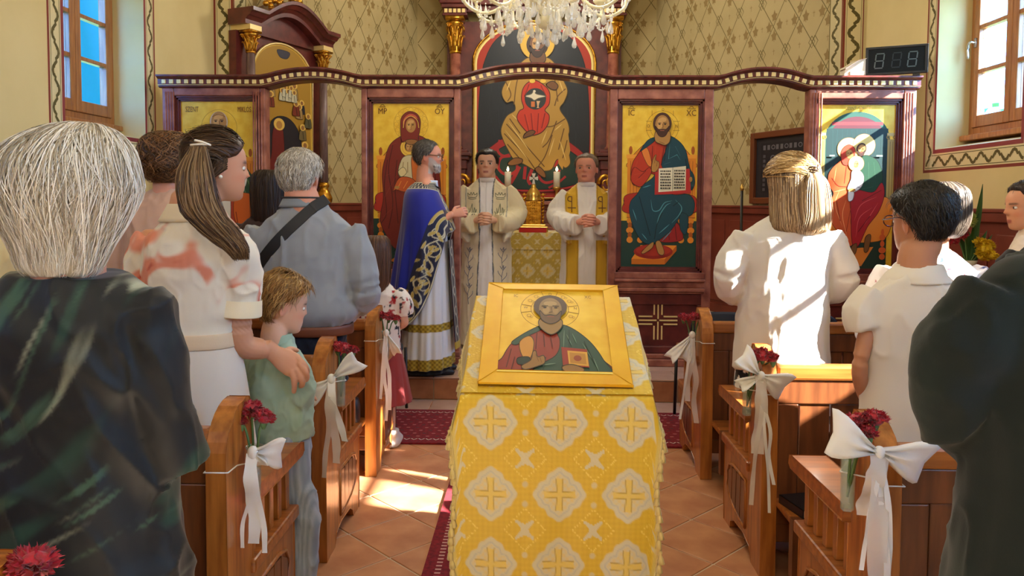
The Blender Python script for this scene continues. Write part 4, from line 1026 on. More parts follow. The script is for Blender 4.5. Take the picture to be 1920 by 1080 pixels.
def fig(x, y, h, col, halo=True):
    p.blob([(x - h * 0.16, y - h * 0.6), (x + h * 0.16, y - h * 0.6), (x + h * 0.24, y - h * 0.1), (x + h * 0.2, y), (x - h * 0.2, y), (x - h * 0.26, y - h * 0.15)], col); p.line([(x, y - h * 0.5), (x + h * 0.06, y - h * 0.05)], h * 0.06, tuple(int(c * 0.6) for c in col))
    if halo: p.ell(x, y - h * 0.76, h * 0.2, h * 0.2, (222, 184, 90), 14)
    p.ell(x, y - h * 0.74, h * 0.11, h * 0.14, (150, 104, 60), 10)
for i in range(9): fig(RR.uniform(14, 40) if i < 5 else RR.uniform(58, 88), RR.uniform(78, 110), RR.uniform(22, 28), RR.choice([(40, 40, 50), (120, 50, 36), (70, 84, 60), (160, 130, 80)]))
for i in range(5): fig(46 + i * 5, 84 - (i % 2) * 6, 20, (196, 190, 160))
p.blob([(26, 120), (52, 108), (74, 130), (78, 176), (50, 196), (22, 184)], (34, 34, 44)); p.blob([(30, 128), (44, 122), (48, 150), (46, 186), (20, 196), (14, 186), (26, 170)], (108, 34, 34)); p.ell(40, 120, 9, 9, (222, 184, 90)); p.ell(40, 121, 5, 6, SKIN, 12)
p.blob([(48, 170), (70, 160), (76, 172), (56, 184)], (226, 214, 180)); p.lines([[(52, 174), (72, 166)], [(54, 179), (74, 172)]], 1.5, (90, 70, 50))
p.line([(8, 188), (30, 204), (52, 198), (72, 196)], 5, (222, 212, 180), smooth=True)
for x, y, h, c in ((84, 170, 30, (190, 80, 40)), (80, 140, 26, (110, 96, 60)), (90, 120, 24, (84, 80, 56)), (26, 252, 44, (40, 40, 52)), (54, 250, 44, (186, 76, 34)), (78, 252, 40, (60, 50, 40)), (40, 226, 26, (120, 96, 50)), (88, 226, 30, (120, 60, 40)), (14, 240, 30, (130, 110, 60))): fig(x, y, h, c)
for i in range(24): p.blob([(a + RR.uniform(-4, 4), b + RR.uniform(-3, 3)) for a, b in [(lambda X0, Y0: (X0 + 5 * math.cos(k), Y0 + 5 * math.sin(k)))(RR.uniform(10, 90) if k < 0 else 0, 0) for k in range(0)]] or [(q + RR.uniform(-3, 3), w2 + RR.uniform(-3, 3)) for q, w2 in ((lambda cx, cy: [(cx - 4, cy), (cx, cy - 5), (cx + 4, cy), (cx, cy + 5)])(RR.uniform(10, 90), RR.uniform(196, 272)))], RR.choice([(120, 104, 52), (186, 150, 70), (96, 80, 44)]))
p.make('painting', [M_ICON], sa, loc=(-PW / 2, -0.075, PZ0))
g = G()
g.add(tube([(-PW / 2, -0.08, PZ0), (-PW / 2, -0.08, PZ1 - 0.2 * PW)] + [(-PW / 2 * math.cos(t), -0.08, PZ1 - 0.178 * (PZ1 - PZ0) * (1 - math.sin(t))) for t in np.linspace(0.2, PI - 0.2, 16)] + [(PW / 2, -0.08, PZ1 - 0.2 * PW), (PW / 2, -0.08, PZ0), (-PW / 2, -0.08, PZ0)], 0.011, 7)); g.make('gilt_frame', M_GOLDSQ, sa)
G().add(box(-hw - 0.05, hw + 0.05, -0.30, 0, 0.0, 0.2)).make('plinth', M_MARBLE2, sa, smooth=False)
G().add(box(-hw - 0.02, hw + 0.02, -0.20, 0, 0.78, 0.95)).add(box(-hw - 0.04, hw + 0.04, -0.26, 0, 0.95, 0.98)).make('altar_ledge', M_MARBLE2, sa, smooth=False, bevel=0.01)
# ---- dark framed picture on the right apse wall
dR = walls[2][1]; nR = walls[2][2]
def on_right_wall(px, py, off=0.0):
    d = CROT.to_3x3() @ Vector(((px - PX0) / FPX, -(py - PY0) / FPX, -1.0)); o = Vector((0, 0, CAMH))
    t = ((AR + nR * off - o).dot(nR)) / d.dot(nR); return o + d * t
q0 = on_right_wall(1405, 250, 0.06); q1 = on_right_wall(1516, 380, 0.06); zb_ = on_right_wall(1405, 382, 0.06).z
W_ = (Vector((q1.x, q1.y, 0)) - Vector((q0.x, q0.y, 0))).length; H_ = q0.z - zb_
fr = thing('framed_picture', 'dark engraved picture in a brown wooden frame on the right apse wall', 'picture', (q0.x - nR.x * 0.06, q0.y - nR.y * 0.06, zb_), math.atan2(dR.y, dR.x))
f = 0.07
G().add(box(0, f, -0.05, 0, 0, H_)).add(box(W_ - f, W_, -0.05, 0, 0, H_)).add(box(f, W_ - f, -0.05, 0, 0, f)).add(box(f, W_ - f, -0.05, 0, H_ - f, H_)).make('frame', mat('dark_frame_wood', (112, 60, 34), 0.35, coat=0.3), fr, smooth=False, bevel=0.01)
p = Paint((0, 0, 100, 100), (W_ - 2 * f, H_ - 2 * f)); p.rect(0, 0, 100, 100, (44, 42, 48)); p.rect(10, 8, 90, 92, (36, 35, 42))
for k in range(9): p.rect(14 + k * 8.5, 12, 19 + k * 8.5, 20, (104, 102, 110)) if k % 3 != 2 else p.ring(17 + k * 8.5, 16, 2.5, 4, (110, 108, 116), n=14)
for k in range(8): p.rect(14, 28 + k * 8, 19, 33 + k * 8, (84, 82, 90)); p.rect(82, 28 + k * 8, 87, 33 + k * 8, (84, 82, 90))
p.ring(50, 44, 12, 14, (96, 94, 102)); p.ring(34, 34, 3, 5, (110, 108, 116), n=16); p.blob([(42, 60), (58, 60), (66, 88), (34, 88)], (70, 68, 76))
p.make('engraving', [M_ICON], fr, loc=(f, -0.012, f))
# ================================================================== pews
PEWXS = {'left': 0.835, 'right': 0.905}            # aisle face of the end panels
def pew(side, y, label, detail=True, Lg=2.15):
    s = -1 if side == 'left' else 1
    root = thing('pew', label, 'pew', (s * PEWXS[side], y, 0), 0, 'wooden pews with aisle end panels'); root.scale = (1, 1, 0.945)
    def bx(x0, x1, *r): return box(min(s * x0, s * x1), max(s * x0, s * x1), *r)
    def pr(pts, x0, x1): return prism(pts, min(s * x0, s * x1), max(s * x0, s * x1), 'x')
    th = 0.055
    # end panel: tall back post with a rounded top, lower board with a cut-out foot
    top = [(0.0, 0.0), (0.0, 0.80)] + [(0.15 - 0.15 * math.cos(a), 0.80 + 0.158 * math.sin(a)) for a in np.linspace(0.2, PI / 2, 8)] + [(0.172, 0.955), (0.186, 0.93), (0.19, 0.66)]
    body = top + [(0.19, 0.385), (0.585, 0.385), (0.59, 0.10), (0.58, 0.0), (0.48, 0.0), (0.46, 0.04), (0.40, 0.07), (0.24, 0.08), (0.16, 0.06), (0.13, 0.0)]
    ep = G().add(pr(body, 0, th)).make('end_panel', M_WOOD, root, smooth=False, bevel=0.011)
    # carved lower panel: sunk field shown by raised boards and a curved lip
    flo = [(0.225, 0.115), (0.32, 0.118), (0.42, 0.135), (0.49, 0.165), (0.515, 0.20)]
    fup = [(0.515, 0.27), (0.49, 0.31), (0.42, 0.328), (0.225, 0.33)]
    prof = flo + fup
    g = G(); P = np.array(prof + [prof[0]])
    g.add(tube(np.stack([np.full(len(P), -s * 0.001), P[:, 0], P[:, 1]], 1), 0.008, 6)); g.make('carved_lip', M_WOOD, ep)
    for k in range(4):
        a, b = 0.232 + k * 0.07, 0.232 + k * 0.07 + 0.063
        def lo(yy): return np.interp(yy, [q[0] for q in flo], [q[1] for q in flo]) + 0.012
        def up(yy): return np.interp(yy, [q[0] for q in fup[::-1]], [q[1] for q in fup[::-1]]) - 0.012
        G().add(pr([(a, lo(a)), (b, lo(b)), (b, up(b)), (a, up(a))], -0.004, 0.002)).make('carved_board', M_WOODD, ep, smooth=False, bevel=0.002)
    # rail, balusters, arm rest
    G().add(bx(-0.014, th + 0.014, 0.175, 0.61, 0.385, 0.43)).make('lower_rail', M_WOODH, root, smooth=False, bevel=0.008)
    b0 = None
    for k in range(5):
        yy = 0.24 + k * 0.082
        if b0 is None: b0 = G().add(bx(0.014, 0.042, -0.016, 0.016, 0.43, 0.615)).make('baluster', M_WOOD, root, smooth=False, bevel=0.003); o = b0
        else: o = dup(b0)
        o.location = (0, yy, 0)
    arm = [(0.175, 0.615), (0.175, 0.665), (0.60, 0.665), (0.632, 0.655), (0.636, 0.625), (0.625, 0.612)]
    G().add(pr(arm, -0.022, th + 0.035)).make('arm_rest', M_WOODH, root, smooth=False, bevel=0.010)
    # back: rails, stiles and raised boards; seat, shelf, kneeler
    G().add(bx(th, Lg, 0.02, 0.075, 0.83, 0.895)).make('back_rail', M_WOODH, root, smooth=False, bevel=0.012)
    g = G().add(bx(th, Lg, 0.03, 0.065, 0.14, 0.22)).add(bx(th, Lg, 0.03, 0.065, 0.73, 0.83))
    for k in range(5): x = th + k * (Lg - th - 0.09) / 4; g.add(bx(x, x + 0.09, 0.03, 0.065, 0.22, 0.73))
    g.make('back_frame', M_WOODD, root, smooth=False, bevel=0.005)
    for k in range(4):
        x = th + 0.09 + k * (Lg - th - 0.09) / 4; wdt = (Lg - th - 0.09) / 4 - 0.09
        for q in range(3):
            a = x + q * wdt / 3 + 0.004; G().add(bx(a, a + wdt / 3 - 0.008, 0.038, 0.058, 0.22, 0.73)).make('back_board', M_WOODD, root, smooth=False, bevel=0.004)
    G().add(bx(th, Lg, 0.06, 0.37, 0.40, 0.435)).make('seat', M_WOODH, root, smooth=False, bevel=0.012)
    G().add(bx(th, Lg, 0.32, 0.35, 0.10, 0.40)).make('seat_front', M_WOODD, root, smooth=False)
    G().add(bx(th, Lg, -0.17, 0.03, 0.305, 0.335)).make('shelf', M_WOODH, root, smooth=False, bevel=0.008)
    G().add(bx(th, Lg, -0.20, -0.16, 0.10, 0.335)).make('kneeler_front', M_WOODD, root, smooth=False)
    G().add(bx(Lg, Lg + 0.05, 0.0, 0.52, 0, 0.90)).make('wall_end', M_WOODD, root, smooth=False)
    return root
PEWY = {'left': [1.05, 2.06, 3.07, 4.06], 'right': [0.99, 2.00, 3.01, 4.10]}
ordw = ['nearest the camera, mostly out of frame', 'second from the camera', 'third from the camera', 'front row, nearest the altar']
for side in ('left', 'right'):
    for k, y in enumerate(PEWY[side]):
        if side == 'right' and k == 0: continue
        pew(side, y, 'varnished oak pew on the %s of the aisle, %s' % (side, ordw[k]), Lg=2.05)
# ================================================================== flower posies tied to the pew ends
M_CARN = mat('carnation_red', (190, 12, 44), 0.55, col2=(130, 6, 26), scale=60, sheen=0.3)
M_STEM = mat('stem_green', (92, 126, 74), 0.6)
M_RIBBON = mat('satin_ribbon', (238, 234, 228), 0.45, sheen=0.3)
M_ORGANZA = mat('organza', (240, 232, 222), 0.6, trans=0.35)
M_VIAL = mat('vial_glass', (200, 220, 205), 0.08, trans=0.65)
M_CORD = mat('elastic_cord', (236, 230, 220), 0.6)
def carnation(r, seed):
    R = np.random.default_rng(seed); g = G()
    for k in range(34):
        d = R.normal(size=3); d[2] = abs(d[2]) * 0.8 + 0.05; d /= np.linalg.norm(d)
        t = np.cross(d, (0, 0, 1.0)); t /= np.linalg.norm(t) + 1e-6; b = np.cross(d, t)
        tw = R.uniform(0, PI); t, b = t * math.cos(tw) + b * math.sin(tw), -t * math.sin(tw) + b * math.cos(tw)
        base = d * r * 0.25; n = 7; V = [base - t * r * 0.08, base + t * r * 0.08]
        for q in range(n):
            u = (q / (n - 1) - 0.5) * 2; V.append(d * r * (0.95 + 0.12 * (-1) ** q) + t * u * r * 0.55 + b * r * 0.14 * math.sin(q * 2.1))
        V = np.array(V) * (1, 1, 0.8)
        F = [(0, 2 + q, 3 + q) for q in range(n // 2)] + [(0, 1, 2 + n // 2)] + [(1, 2 + q, 3 + q) for q in range(n // 2, n - 1)]
        g.add((V, F))
    g.add(ball((0, 0, r * 0.1), (r * 0.7, r * 0.7, r * 0.55), 12, 7))
    return g
CARN = [None]
def bow_wing(ang, L, W, curl=0.03, n=9, m=9):
    """one loop of a bow lying in the xz plane, front towards -y"""
    V = []
    for sgn in (-1, 1):
        for i in range(n):
            t = i / (n - 1)
            for j in range(m):
                u = (j / (m - 1) - 0.5) * 2
                w_ = W * (0.10 + 0.90 * sstep(0, 1, t) ** 0.8) * (1 - 0.10 * max(0, t - 0.85) * 6 * abs(u))
                x = L * t * (1 - 0.10 * (1 - abs(u)) * t); z = u * w_ / 2
                puff = sgn * (0.35 * W * math.sin(PI * min(1, t * 1.02)) ** 0.8 * (1 - 0.35 * u * u) * 0.45 + 0.004)
                fold = 0.010 * math.sin(u * 7 + t * 2) * (1 - t) * 1.4 + curl * u * t
                V.append((x * math.cos(ang) - z * math.sin(ang), -puff - fold, x * math.sin(ang) + z * math.cos(ang)))
    F = grid_faces(n, m) + [tuple(q + n * m for q in f[::-1]) for f in grid_faces(n, m)]
    base = n * m
    for j in range(m - 1): a = (n - 1) * m + j; F.append((a, a + 1, base + a + 1, base + a))
    for i in range(n - 1):
        for j in (0, m - 1): a = i * m + j; b = a + m; F.append((a, b, base + b, base + a) if j == 0 else (a, base + a, base + b, b))
    return V, F
def ribbon(P, w_, d=(1, 0, 0), n=22):
    P = spline(P, n); d = np.array(d, float); V = []
    for i, p in enumerate(P):
        a = 0.5 * math.sin(i * 0.55); dd = d * math.cos(a) + np.array([0, 1, 0]) * math.sin(a) * 0.6
        V += [p - dd * w_ / 2, p + dd * w_ / 2]
    return V, [(2 * i, 2 * i + 1, 2 * i + 3, 2 * i + 2) for i in range(n - 1)]
def posy(side, y, label, blooms, bow, tails, scale=1.0, face=0.0, zoff=0.0, dy=0.0, bz=0.0):
    """a glass vial of carnations strapped to the aisle face of the post with a bow below;
    bow: list of (angle, length, width); tails: list of end offsets (x, z) ; face turns the bow about z"""
    s = -1 if side == 'left' else 1
    root = thing('flower_posy', label, 'flowers', (s * (PEWXS[side] - 0.03), y + 0.13, 0.755 + zoff), 0, 'red carnation posies tied to the pew ends')
    k = scale
    for i, (bx_, by_, bz_, r) in enumerate(blooms):
        g = carnation(r, 11 + i * 3 + int(y * 10)); o = g.make('carnation', M_CARN, root, smooth=False)
        o.location = (bx_, by_, bz_); o.rotation_euler = (0.35 + by_ * 3, bx_ * 5, i * 1.3)
        G().add(tube([(bx_, by_, bz_), (bx_ * 0.5, by_ * 0.5, bz_ * 0.4 + 0.01), (0, 0, -0.1)], 0.0035, 6, 8)).add(lathe([(0.004, 0), (0.010, 0.012), (0.013, 0.03), (0.008, 0.034)], 8, (bx_, by_, bz_ - 0.032))).make('stem', M_STEM, root)
    G().add(lathe([(0.013, -0.14), (0.018, -0.135), (0.020, 0.0), (0.026, 0.012), (0.024, 0.012), (0.017, 0.0), (0.015, -0.13)], 14)).make('glass_vial', M_VIAL, root)
    pc = G(); q = [(s * 0.035, -0.135, -0.02), (s * 0.09, -0.137, -0.02), (s * 0.092, -0.05, -0.02), (s * 0.09, 0.075, -0.02), (s * 0.028, 0.075, -0.025), (-s * 0.022, 0.0, -0.03), (s * 0.028, -0.06, -0.025), (s * 0.024, -0.134, -0.02)]
    pc.add(tube(q + [q[0]], 0.0022, 6)); pc.make('elastic_cord', M_CORD, root)
    g = G()
    for a, L, W in bow: g.add(bow_wing(a, L * k, W * k))
    g.add(ball((0, -0.012, 0), (0.016 * k, 0.014, 0.02 * k), 10, 7))
    bo = g.make('bow', M_RIBBON, root); bo.location = (-s * 0.012 if dy == 0 else s * 0.0, -0.04 + dy, 0.01 + bz); bo.rotation_euler = (0, 0, face)
    for i, (ex, ez, wd, org) in enumerate(tails):
        R = random.Random(i + int(y * 100)); g = G()
        pts = [(0, -0.015, 0)] + [(ex * f + R.uniform(-0.008, 0.008), -0.02 - 0.012 * math.sin(5 * f), ez * f) for f in (0.25, 0.5, 0.75)] + [(ex, -0.02, ez)]
        g.add(ribbon(pts, wd)); g.make('ribbon_tail', M_ORGANZA if org else M_RIBBON, bo)
    return root
posy('left', 1.05, 'red carnation at the lower left corner on the nearest left pew', [(0.03, -0.02, 0.15, 0.036), (-0.01, 0.02, 0.135, 0.032)], [(0.3, 0.07, 0.08), (2.9, 0.07, 0.08)], [(0.01, -0.3, 0.03, 1)])
posy('left', 2.06, 'three red carnations in a glass vial on the second left pew', [(-0.012, 0.01, 0.115, 0.034), (0.035, -0.02, 0.10, 0.033), (-0.035, -0.01, 0.085, 0.022)], [(-0.15, 0.085, 0.11), (-1.1, 0.05, 0.05)], [(0.0, -0.26, 0.035, 0), (0.03, -0.29, 0.016, 0), (-0.03, -0.27, 0.012, 0)], 1.0, 0.25)
posy('left', 3.07, 'red carnations over a white bow on the left pew by the small boy', [(0.018, -0.02, 0.105, 0.034), (-0.016, 0.01, 0.105, 0.034), (0.05, 0.0, 0.095, 0.028)], [(0.62, 0.125, 0.085), (-2.45, 0.115, 0.08)], [(0.02, -0.34, 0.035, 1), (-0.03, -0.40, 0.022, 1), (0.055, -0.25, 0.03, 0)], 1.1, 0.0, 0.0, -0.10)
posy('left', 4.06, 'red carnations with a drooping white bow on the front left pew', [(0.018, -0.01, 0.09, 0.034), (-0.03, 0.0, 0.098, 0.030), (0.055, 0.0, 0.08, 0.028)], [(-1.1, 0.13, 0.06), (-1.75, 0.12, 0.06)], [(0.02, -0.42, 0.022, 0), (-0.03, -0.36, 0.018, 0), (0.0, -0.48, 0.018, 0)], 1.05, 0.0)
posy('right', 2.00, 'dark red carnations above a large white satin bow on the nearest right pew', [(-0.035, -0.12, 0.140, 0.034), (0.012, -0.13, 0.152, 0.034), (-0.012, -0.15, 0.122, 0.026)], [(2.75, 0.155, 0.135), (-0.25, 0.155, 0.15)], [(0.0, -0.52, 0.05, 1), (-0.03, -0.16, 0.05, 1), (0.045, -0.46, 0.016, 0), (0.03, -0.55, 0.016, 0), (-0.04, -0.30, 0.012, 0)], 0.86, 0.0, 0.015, -0.135, 0.075)
posy('right', 3.01, 'dark red carnation over a white bow on the third right pew', [(0.02, -0.13, 0.130, 0.044), (-0.02, -0.12, 0.120, 0.032), (0.06, -0.135, 0.120, 0.028)], [(2.3, 0.12, 0.10), (-0.45, 0.12, 0.13), (-2.65, 0.10, 0.04)], [(-0.01, -0.30, 0.05, 1), (-0.03, -0.50, 0.018, 1), (0.055, -0.42, 0.014, 0), (0.04, -0.53, 0.012, 0)], 0.95, 0.0, 0.0, -0.135, 0.055)
posy('right', 4.10, 'red carnations with a drooping white bow on the front right pew', [(0.0, -0.02, 0.10, 0.036), (-0.05, 0.0, 0.095, 0.032), (0.045, 0.0, 0.10, 0.03)], [(-1.9, 0.14, 0.07), (-2.3, 0.17, 0.05)], [(-0.02, -0.36, 0.03, 1), (0.03, -0.48, 0.03, 1), (-0.06, -0.46, 0.014, 0)], 1.1, 0.0)
# ================================================================== draped lectern with the leaning icon
LYF, LYB = 2.14, 2.62
fl, fr_, bl_, br_ = U(845, 746, LYF), U(1249, 746, LYF), U(862, 571, LYB), U(1197, 571, LYB)
LCX = (fl.x + fr_.x) / 2 - 0.004; LW = (fr_.x - fl.x); ZF, ZB = fl.z, bl_.z
lect = thing('draped_lectern', 'lectern draped to the floor in a yellow and silver brocade cloth with tassels', 'lectern', (LCX, LYF, 0.013))
def brocade(u, v, pu, pv, base=(224, 188, 48), alt=(212, 204, 176), dark=(196, 150, 12)):
    """woven pattern colour for arrays u, v (metres)"""
    a = u / pu; b = v / pv
    fa, fb = a - np.floor(a + 0.5), b - np.floor(b + 0.5)            # medallion cell centred on 0
    r = np.hypot(fa, fb); th = np.arctan2(fb, fa)
    Rm = 0.335 + 0.035 * np.cos(4 * th) + 0.012 * np.cos(12 * th)
    c = np.tile(nlin(base), (len(u), 1))
    ha, hb = a + 0.5 - np.floor(a + 1.0), b + 0.5 - np.floor(b + 1.0)  # offset cell
    # satin ground with darker figuring
    w_ = 0.5 + 0.5 * np.sin(40 * (fa + fb)) * np.sin(40 * (fa - fb)); c = mixc(c, nlin(dark), 0.35 * w_)
    med = sstep(Rm + 0.02, Rm - 0.01, r); c = mixc(c, nlin(alt), med)
    rim = sstep(0.02, 0.0, np.abs(r - Rm + 0.07)); c = mixc(c, nlin((176, 176, 178)), 0.55 * rim)
    inner = sstep(Rm - 0.09, Rm - 0.11, r) * (0.5 + 0.5 * np.sin(60 * fa) * np.sin(60 * fb)); c = mixc(c, nlin((232, 196, 70)), 0.55 * inner)
    # cross inside the medallion
    aa, bb = np.abs(fa), np.abs(fb); wid = 0.035 + 0.25 * np.maximum(aa, bb) * 0.28
    cr = ((np.minimum(aa, bb) < wid) & (np.maximum(aa, bb) < 0.225)).astype(float); c = mixc(c, nlin((230, 200, 84)), 0.8 * cr)
    ol = sstep(0.012, 0.004, np.abs(np.minimum(aa, bb) - wid)) * (np.maximum(aa, bb) < 0.235); c = mixc(c, nlin((176, 140, 40)), 0.8 * ol)
    # silver four-pointed figure between medallions
    ra = np.abs(ha); rb = np.abs(hb); xx = ((ra + 0.02) * (rb + 0.02) < 0.0085) * 0 + ((np.abs(ra - rb) < 0.05 + 0.02 * np.cos(30 * ra)) & (np.maximum(ra, rb) < 0.135)) * 1.0
    c = mixc(c, nlin(alt), 0.9 * xx)
    d2 = np.abs(ra) + np.abs(rb); pearl = sstep(0.016, 0.006, np.abs(d2 - 0.30)) * (np.sin(90 * (ra - rb)) > -0.2); c = mixc(c, nlin((246, 222, 110)), 0.9 * pearl * (1 - med))
    sm = sstep(0.055, 0.03, np.hypot(ra, np.abs(rb - 0.36) * 1.0)); c = mixc(c, nlin(alt), 0.7 * sm * (1 - med))
    return c
M_BROC = mat('brocade_cloth', attr=True, rough=0.5, spec=0.5, sheen=0.2, bump=0.12, bscale=180)
def lectern_cloth():
    nu, nv = 190, 520
    path = np.array([(0.60, 0.55), (0.585, 0.85), (0.545, ZB - 0.02), (0.51, ZB), (0.475, ZB), (0.05, ZF + 0.02), (0.015, ZF + 0.0), (-0.003, ZF - 0.035), (0.0, 0.7), (0.012, 0.35), (0.02, 0.02)])
    dense = spline(path, 900); cum = np.concatenate([[0], np.cumsum(np.hypot(*np.diff(dense, axis=0).T))])
    S = np.linspace(0, cum[-1], nv); Y = np.interp(S, cum, dense[:, 0]); Z = np.interp(S, cum, dense[:, 1])
    sfront = np.interp(-(ZF), -dense[400:, 1], cum[400:]) if False else cum[np.argmin(np.abs(dense[:, 0] + 0.003) + np.abs(dense[:, 1] - ZF + 0.035))]
    u = np.linspace(-0.5, 0.5, nu); UU, SS = np.meshgrid(u, S); YY = np.repeat(Y[:, None], nu, 1); ZZ = np.repeat(Z[:, None], nu, 1)
    drop = np.clip((SS - sfront) / 0.9, 0, 1)
    Wd = LW * (1 - 0.055 * drop)
    XX = UU * Wd + 0.006 * np.sin(SS * 17) * np.sign(UU) * (np.abs(UU) > 0.40) * (np.abs(UU) - 0.40) * 10 - 0.004 * drop
    YY = YY + drop * (0.012 * np.sin(UU * 13 + 0.6) * drop + 0.05 * np.maximum(0, np.abs(UU) - 0.44) * 8 * 0.5) - 0.004 * np.sin(UU * 30 + SS * 6) * drop
    # the side edges of the top sag over the lectern's edges
    top = 1 - drop; ZZ = ZZ - top * 0.10 * np.maximum(0, np.abs(UU) - 0.445) / 0.055 * (SS > 0.25)
    XX = XX - np.sign(UU) * top * 0.012 * np.maximum(0, np.abs(UU) - 0.445) / 0.055 * (SS > 0.25)
    V = np.stack([XX.ravel(), YY.ravel(), ZZ.ravel()], 1)
    c = brocade((UU.ravel()) * LW - 0.012 , SS.ravel() - sfront - 0.045, 0.197, 0.206)
    edge = sstep(0.475, 0.485, np.abs(UU.ravel())); c = mixc(c, nlin((214, 192, 110)), 0.8 * edge)
    V = V + np.random.default_rng(1).normal(size=V.shape) * 0.0002
    o = link_mesh('brocade_cloth', V, grid_faces(nv, nu), M_BROC, lect, col=c)
    return V.reshape(nv, nu, 3), S, sfront
LV, LS, LSF = lectern_cloth()
M_TASSEL = mat('tassel_silk', (222, 200, 130), 0.6, col2=(196, 168, 90), scale=200, stretch=(1, 1, 0.1), sheen=0.4)
t0 = None
for col, sx in ((0, -1), (-1, 1)):
    for s in np.arange(0.34, LS[-1] - 0.03, 0.0275):
        p = LV[np.argmin(np.abs(LS - s)), col]
        if t0 is None:
            g = G().add(tube([(0, 0, 0.0), (0.004, 0, -0.012)], 0.0014, 5)).add(lathe([(0.002, -0.010), (0.006, -0.014), (0.0055, -0.02), (0.004, -0.022), (0.0075, -0.032), (0.010, -0.048), (0.0, -0.049)], 8, (0.004, 0, 0)))
            t0 = g.make('tassel', M_TASSEL, lect); o = t0
        else: o = dup(t0)
        o.location = p; o.rotation_euler = (random.uniform(-0.3, 0.2), random.uniform(-0.15, 0.15), 0 if sx > 0 else PI)
    q = LV[::6, col]; G().add(tube(q[(LS[::6] > 0.3)], 0.0035, 5)).make('braid', M_TASSEL, lect)
g = G().add(prism([(0.03, 0.0), (0.03, ZF - 0.03), (0.50, ZB - 0.03), (0.50, 0.0)], -LW / 2 + 0.035, LW / 2 - 0.035, 'x')); g.make('stand', M_WOODD, lect, smooth=False)
# the icon lying on the slope
slope = math.atan2(ZB - ZF, LYB - LYF)
ib, it_ = U(1041, 735, 2.17), U(1028, 546, 2.655)
IW = U(1186, 738, 2.17).x - U(896, 735, 2.17).x; IH = math.hypot(it_.y - ib.y, it_.z - ib.z)
icn = thing('lectern_icon', 'gold framed icon of a haloed man with a red book lying on the draped lectern', 'icon', (ib.x, ib.y, ib.z + 0.018))
icn.rotation_euler = (-(PI / 2 - math.atan2(it_.z - ib.z, it_.y - ib.y)), math.radians(0.75), 0)
M_FRGOLD = mat('gilded_board', (240, 192, 40), 0.38, 0.15, col2=(230, 172, 24), scale=10, coat=0.3)
bw_ = IW * 0.115
def bar(pts): return prism(pts, -0.008, 0.016, 'y')
h = IW / 2
G().add(box(-h, h, 0.0, 0.03, 0, IH)).make('board', mat('panel_wood', (110, 66, 30), 0.6), icn, smooth=False)
fb = 0.105 * IH; ft = 0.065 * IH
g = G().add(bar([(-h, 0), (h, 0), (h - bw_, fb), (-h + bw_, fb)])).add(bar([(-h, IH), (-h + bw_, IH - ft), (h - bw_, IH - ft), (h, IH)])).add(bar([(-h, 0), (-h + bw_, fb), (-h + bw_, IH - ft), (-h, IH)])).add(bar([(h, 0), (h, IH), (h - bw_, IH - ft), (h - bw_, fb)]))
g.make('frame', M_FRGOLD, icn, smooth=False, bevel=0.004)
p = Paint((920, 556, 1156, 716), (IW - 2 * bw_ + 0.012, IH - fb - ft + 0.012), 0.0001)
# drawn in a squared frame: x across 920..1156, y down 556..716 (the photograph's foreshortened rows)
p.rect(920, 556, 1156, 716, (240, 176, 30), 1)
hx, hy = 1030, 597
for rr in (64.0, 41.0): p.ring(hx, hy, rr, rr + 1.2, (150, 100, 20), ry=0.60)
for a in (PI * 0.5 - 0.4, PI * 0.5 + 0.4, PI - 0.22, PI + 0.22, -0.22, 0.22, PI * 1.5 - 0.3, PI * 1.5 + 0.3):
    p.line([(hx + 41 * math.cos(a), hy + 41 * 0.6 * math.sin(a)), (hx + 64 * math.cos(a), hy + 64 * 0.6 * math.sin(a))], 0.9, (150, 100, 20))
for a in (PI * 1.18, PI * 1.3, PI * 1.7, PI * 1.82, 0.5, PI - 0.5):
    cx_, cy_ = hx + 52 * math.cos(a), hy + 52 * 0.6 * math.sin(a); p.ring(cx_, cy_, 4, 4.9, (160, 108, 24), n=14, ry=0.6); p.ring(cx_ + 6, cy_ + 2, 2.5, 3.3, (160, 108, 24), n=12, ry=0.6)
RBD, RBR, GRN, GRD = (146, 52, 40), (92, 22, 20), (46, 78, 66), (28, 50, 44)
p.blob([(926, 716), (934, 690), (950, 666), (976, 648), (1008, 634), (1026, 632), (1060, 632), (1086, 642), (1114, 664), (1134, 690), (1142, 716)], RBD)
p.blob([(1040, 634), (1060, 630), (1088, 642), (1116, 664), (1136, 692), (1144, 716), (1010, 716), (1000, 706), (1040, 686), (1050, 660)], GRN)
p.blob([(950, 664), (978, 646), (1010, 632), (1010, 640), (984, 652), (962, 668)], GRN)
p.blob([(966, 664), (986, 652), (996, 664), (990, 690), (974, 690)], (206, 146, 60)); p.blob([(964, 692), (986, 690), (988, 700), (966, 702)], GRD)
for l in ([(950, 676), (942, 708)], [(958, 690), (952, 712)], [(1002, 646), (1000, 676)], [(1016, 648), (1018, 672)], [(1030, 650), (1034, 672)]): p.line(l, 2, RBR, smooth=True); p.line([(a + 3, b) for a, b in l], 1.2, (190, 96, 76), taper=True)
for l in ([(1060, 640), (1056, 676)], [(1076, 646), (1084, 664)], [(1096, 664), (1112, 690)], [(1064, 648), (1074, 668)], [(1116, 690), (1124, 712)], [(1010, 704), (1040, 700)]): p.line(l, 2.0, (104, 136, 116), smooth=True, taper=True)
for l in ([(1070, 640), (1068, 676)], [(1100, 660), (1118, 700)], [(1020, 690), (1014, 712)]): p.line(l, 1.6, GRD, smooth=True)
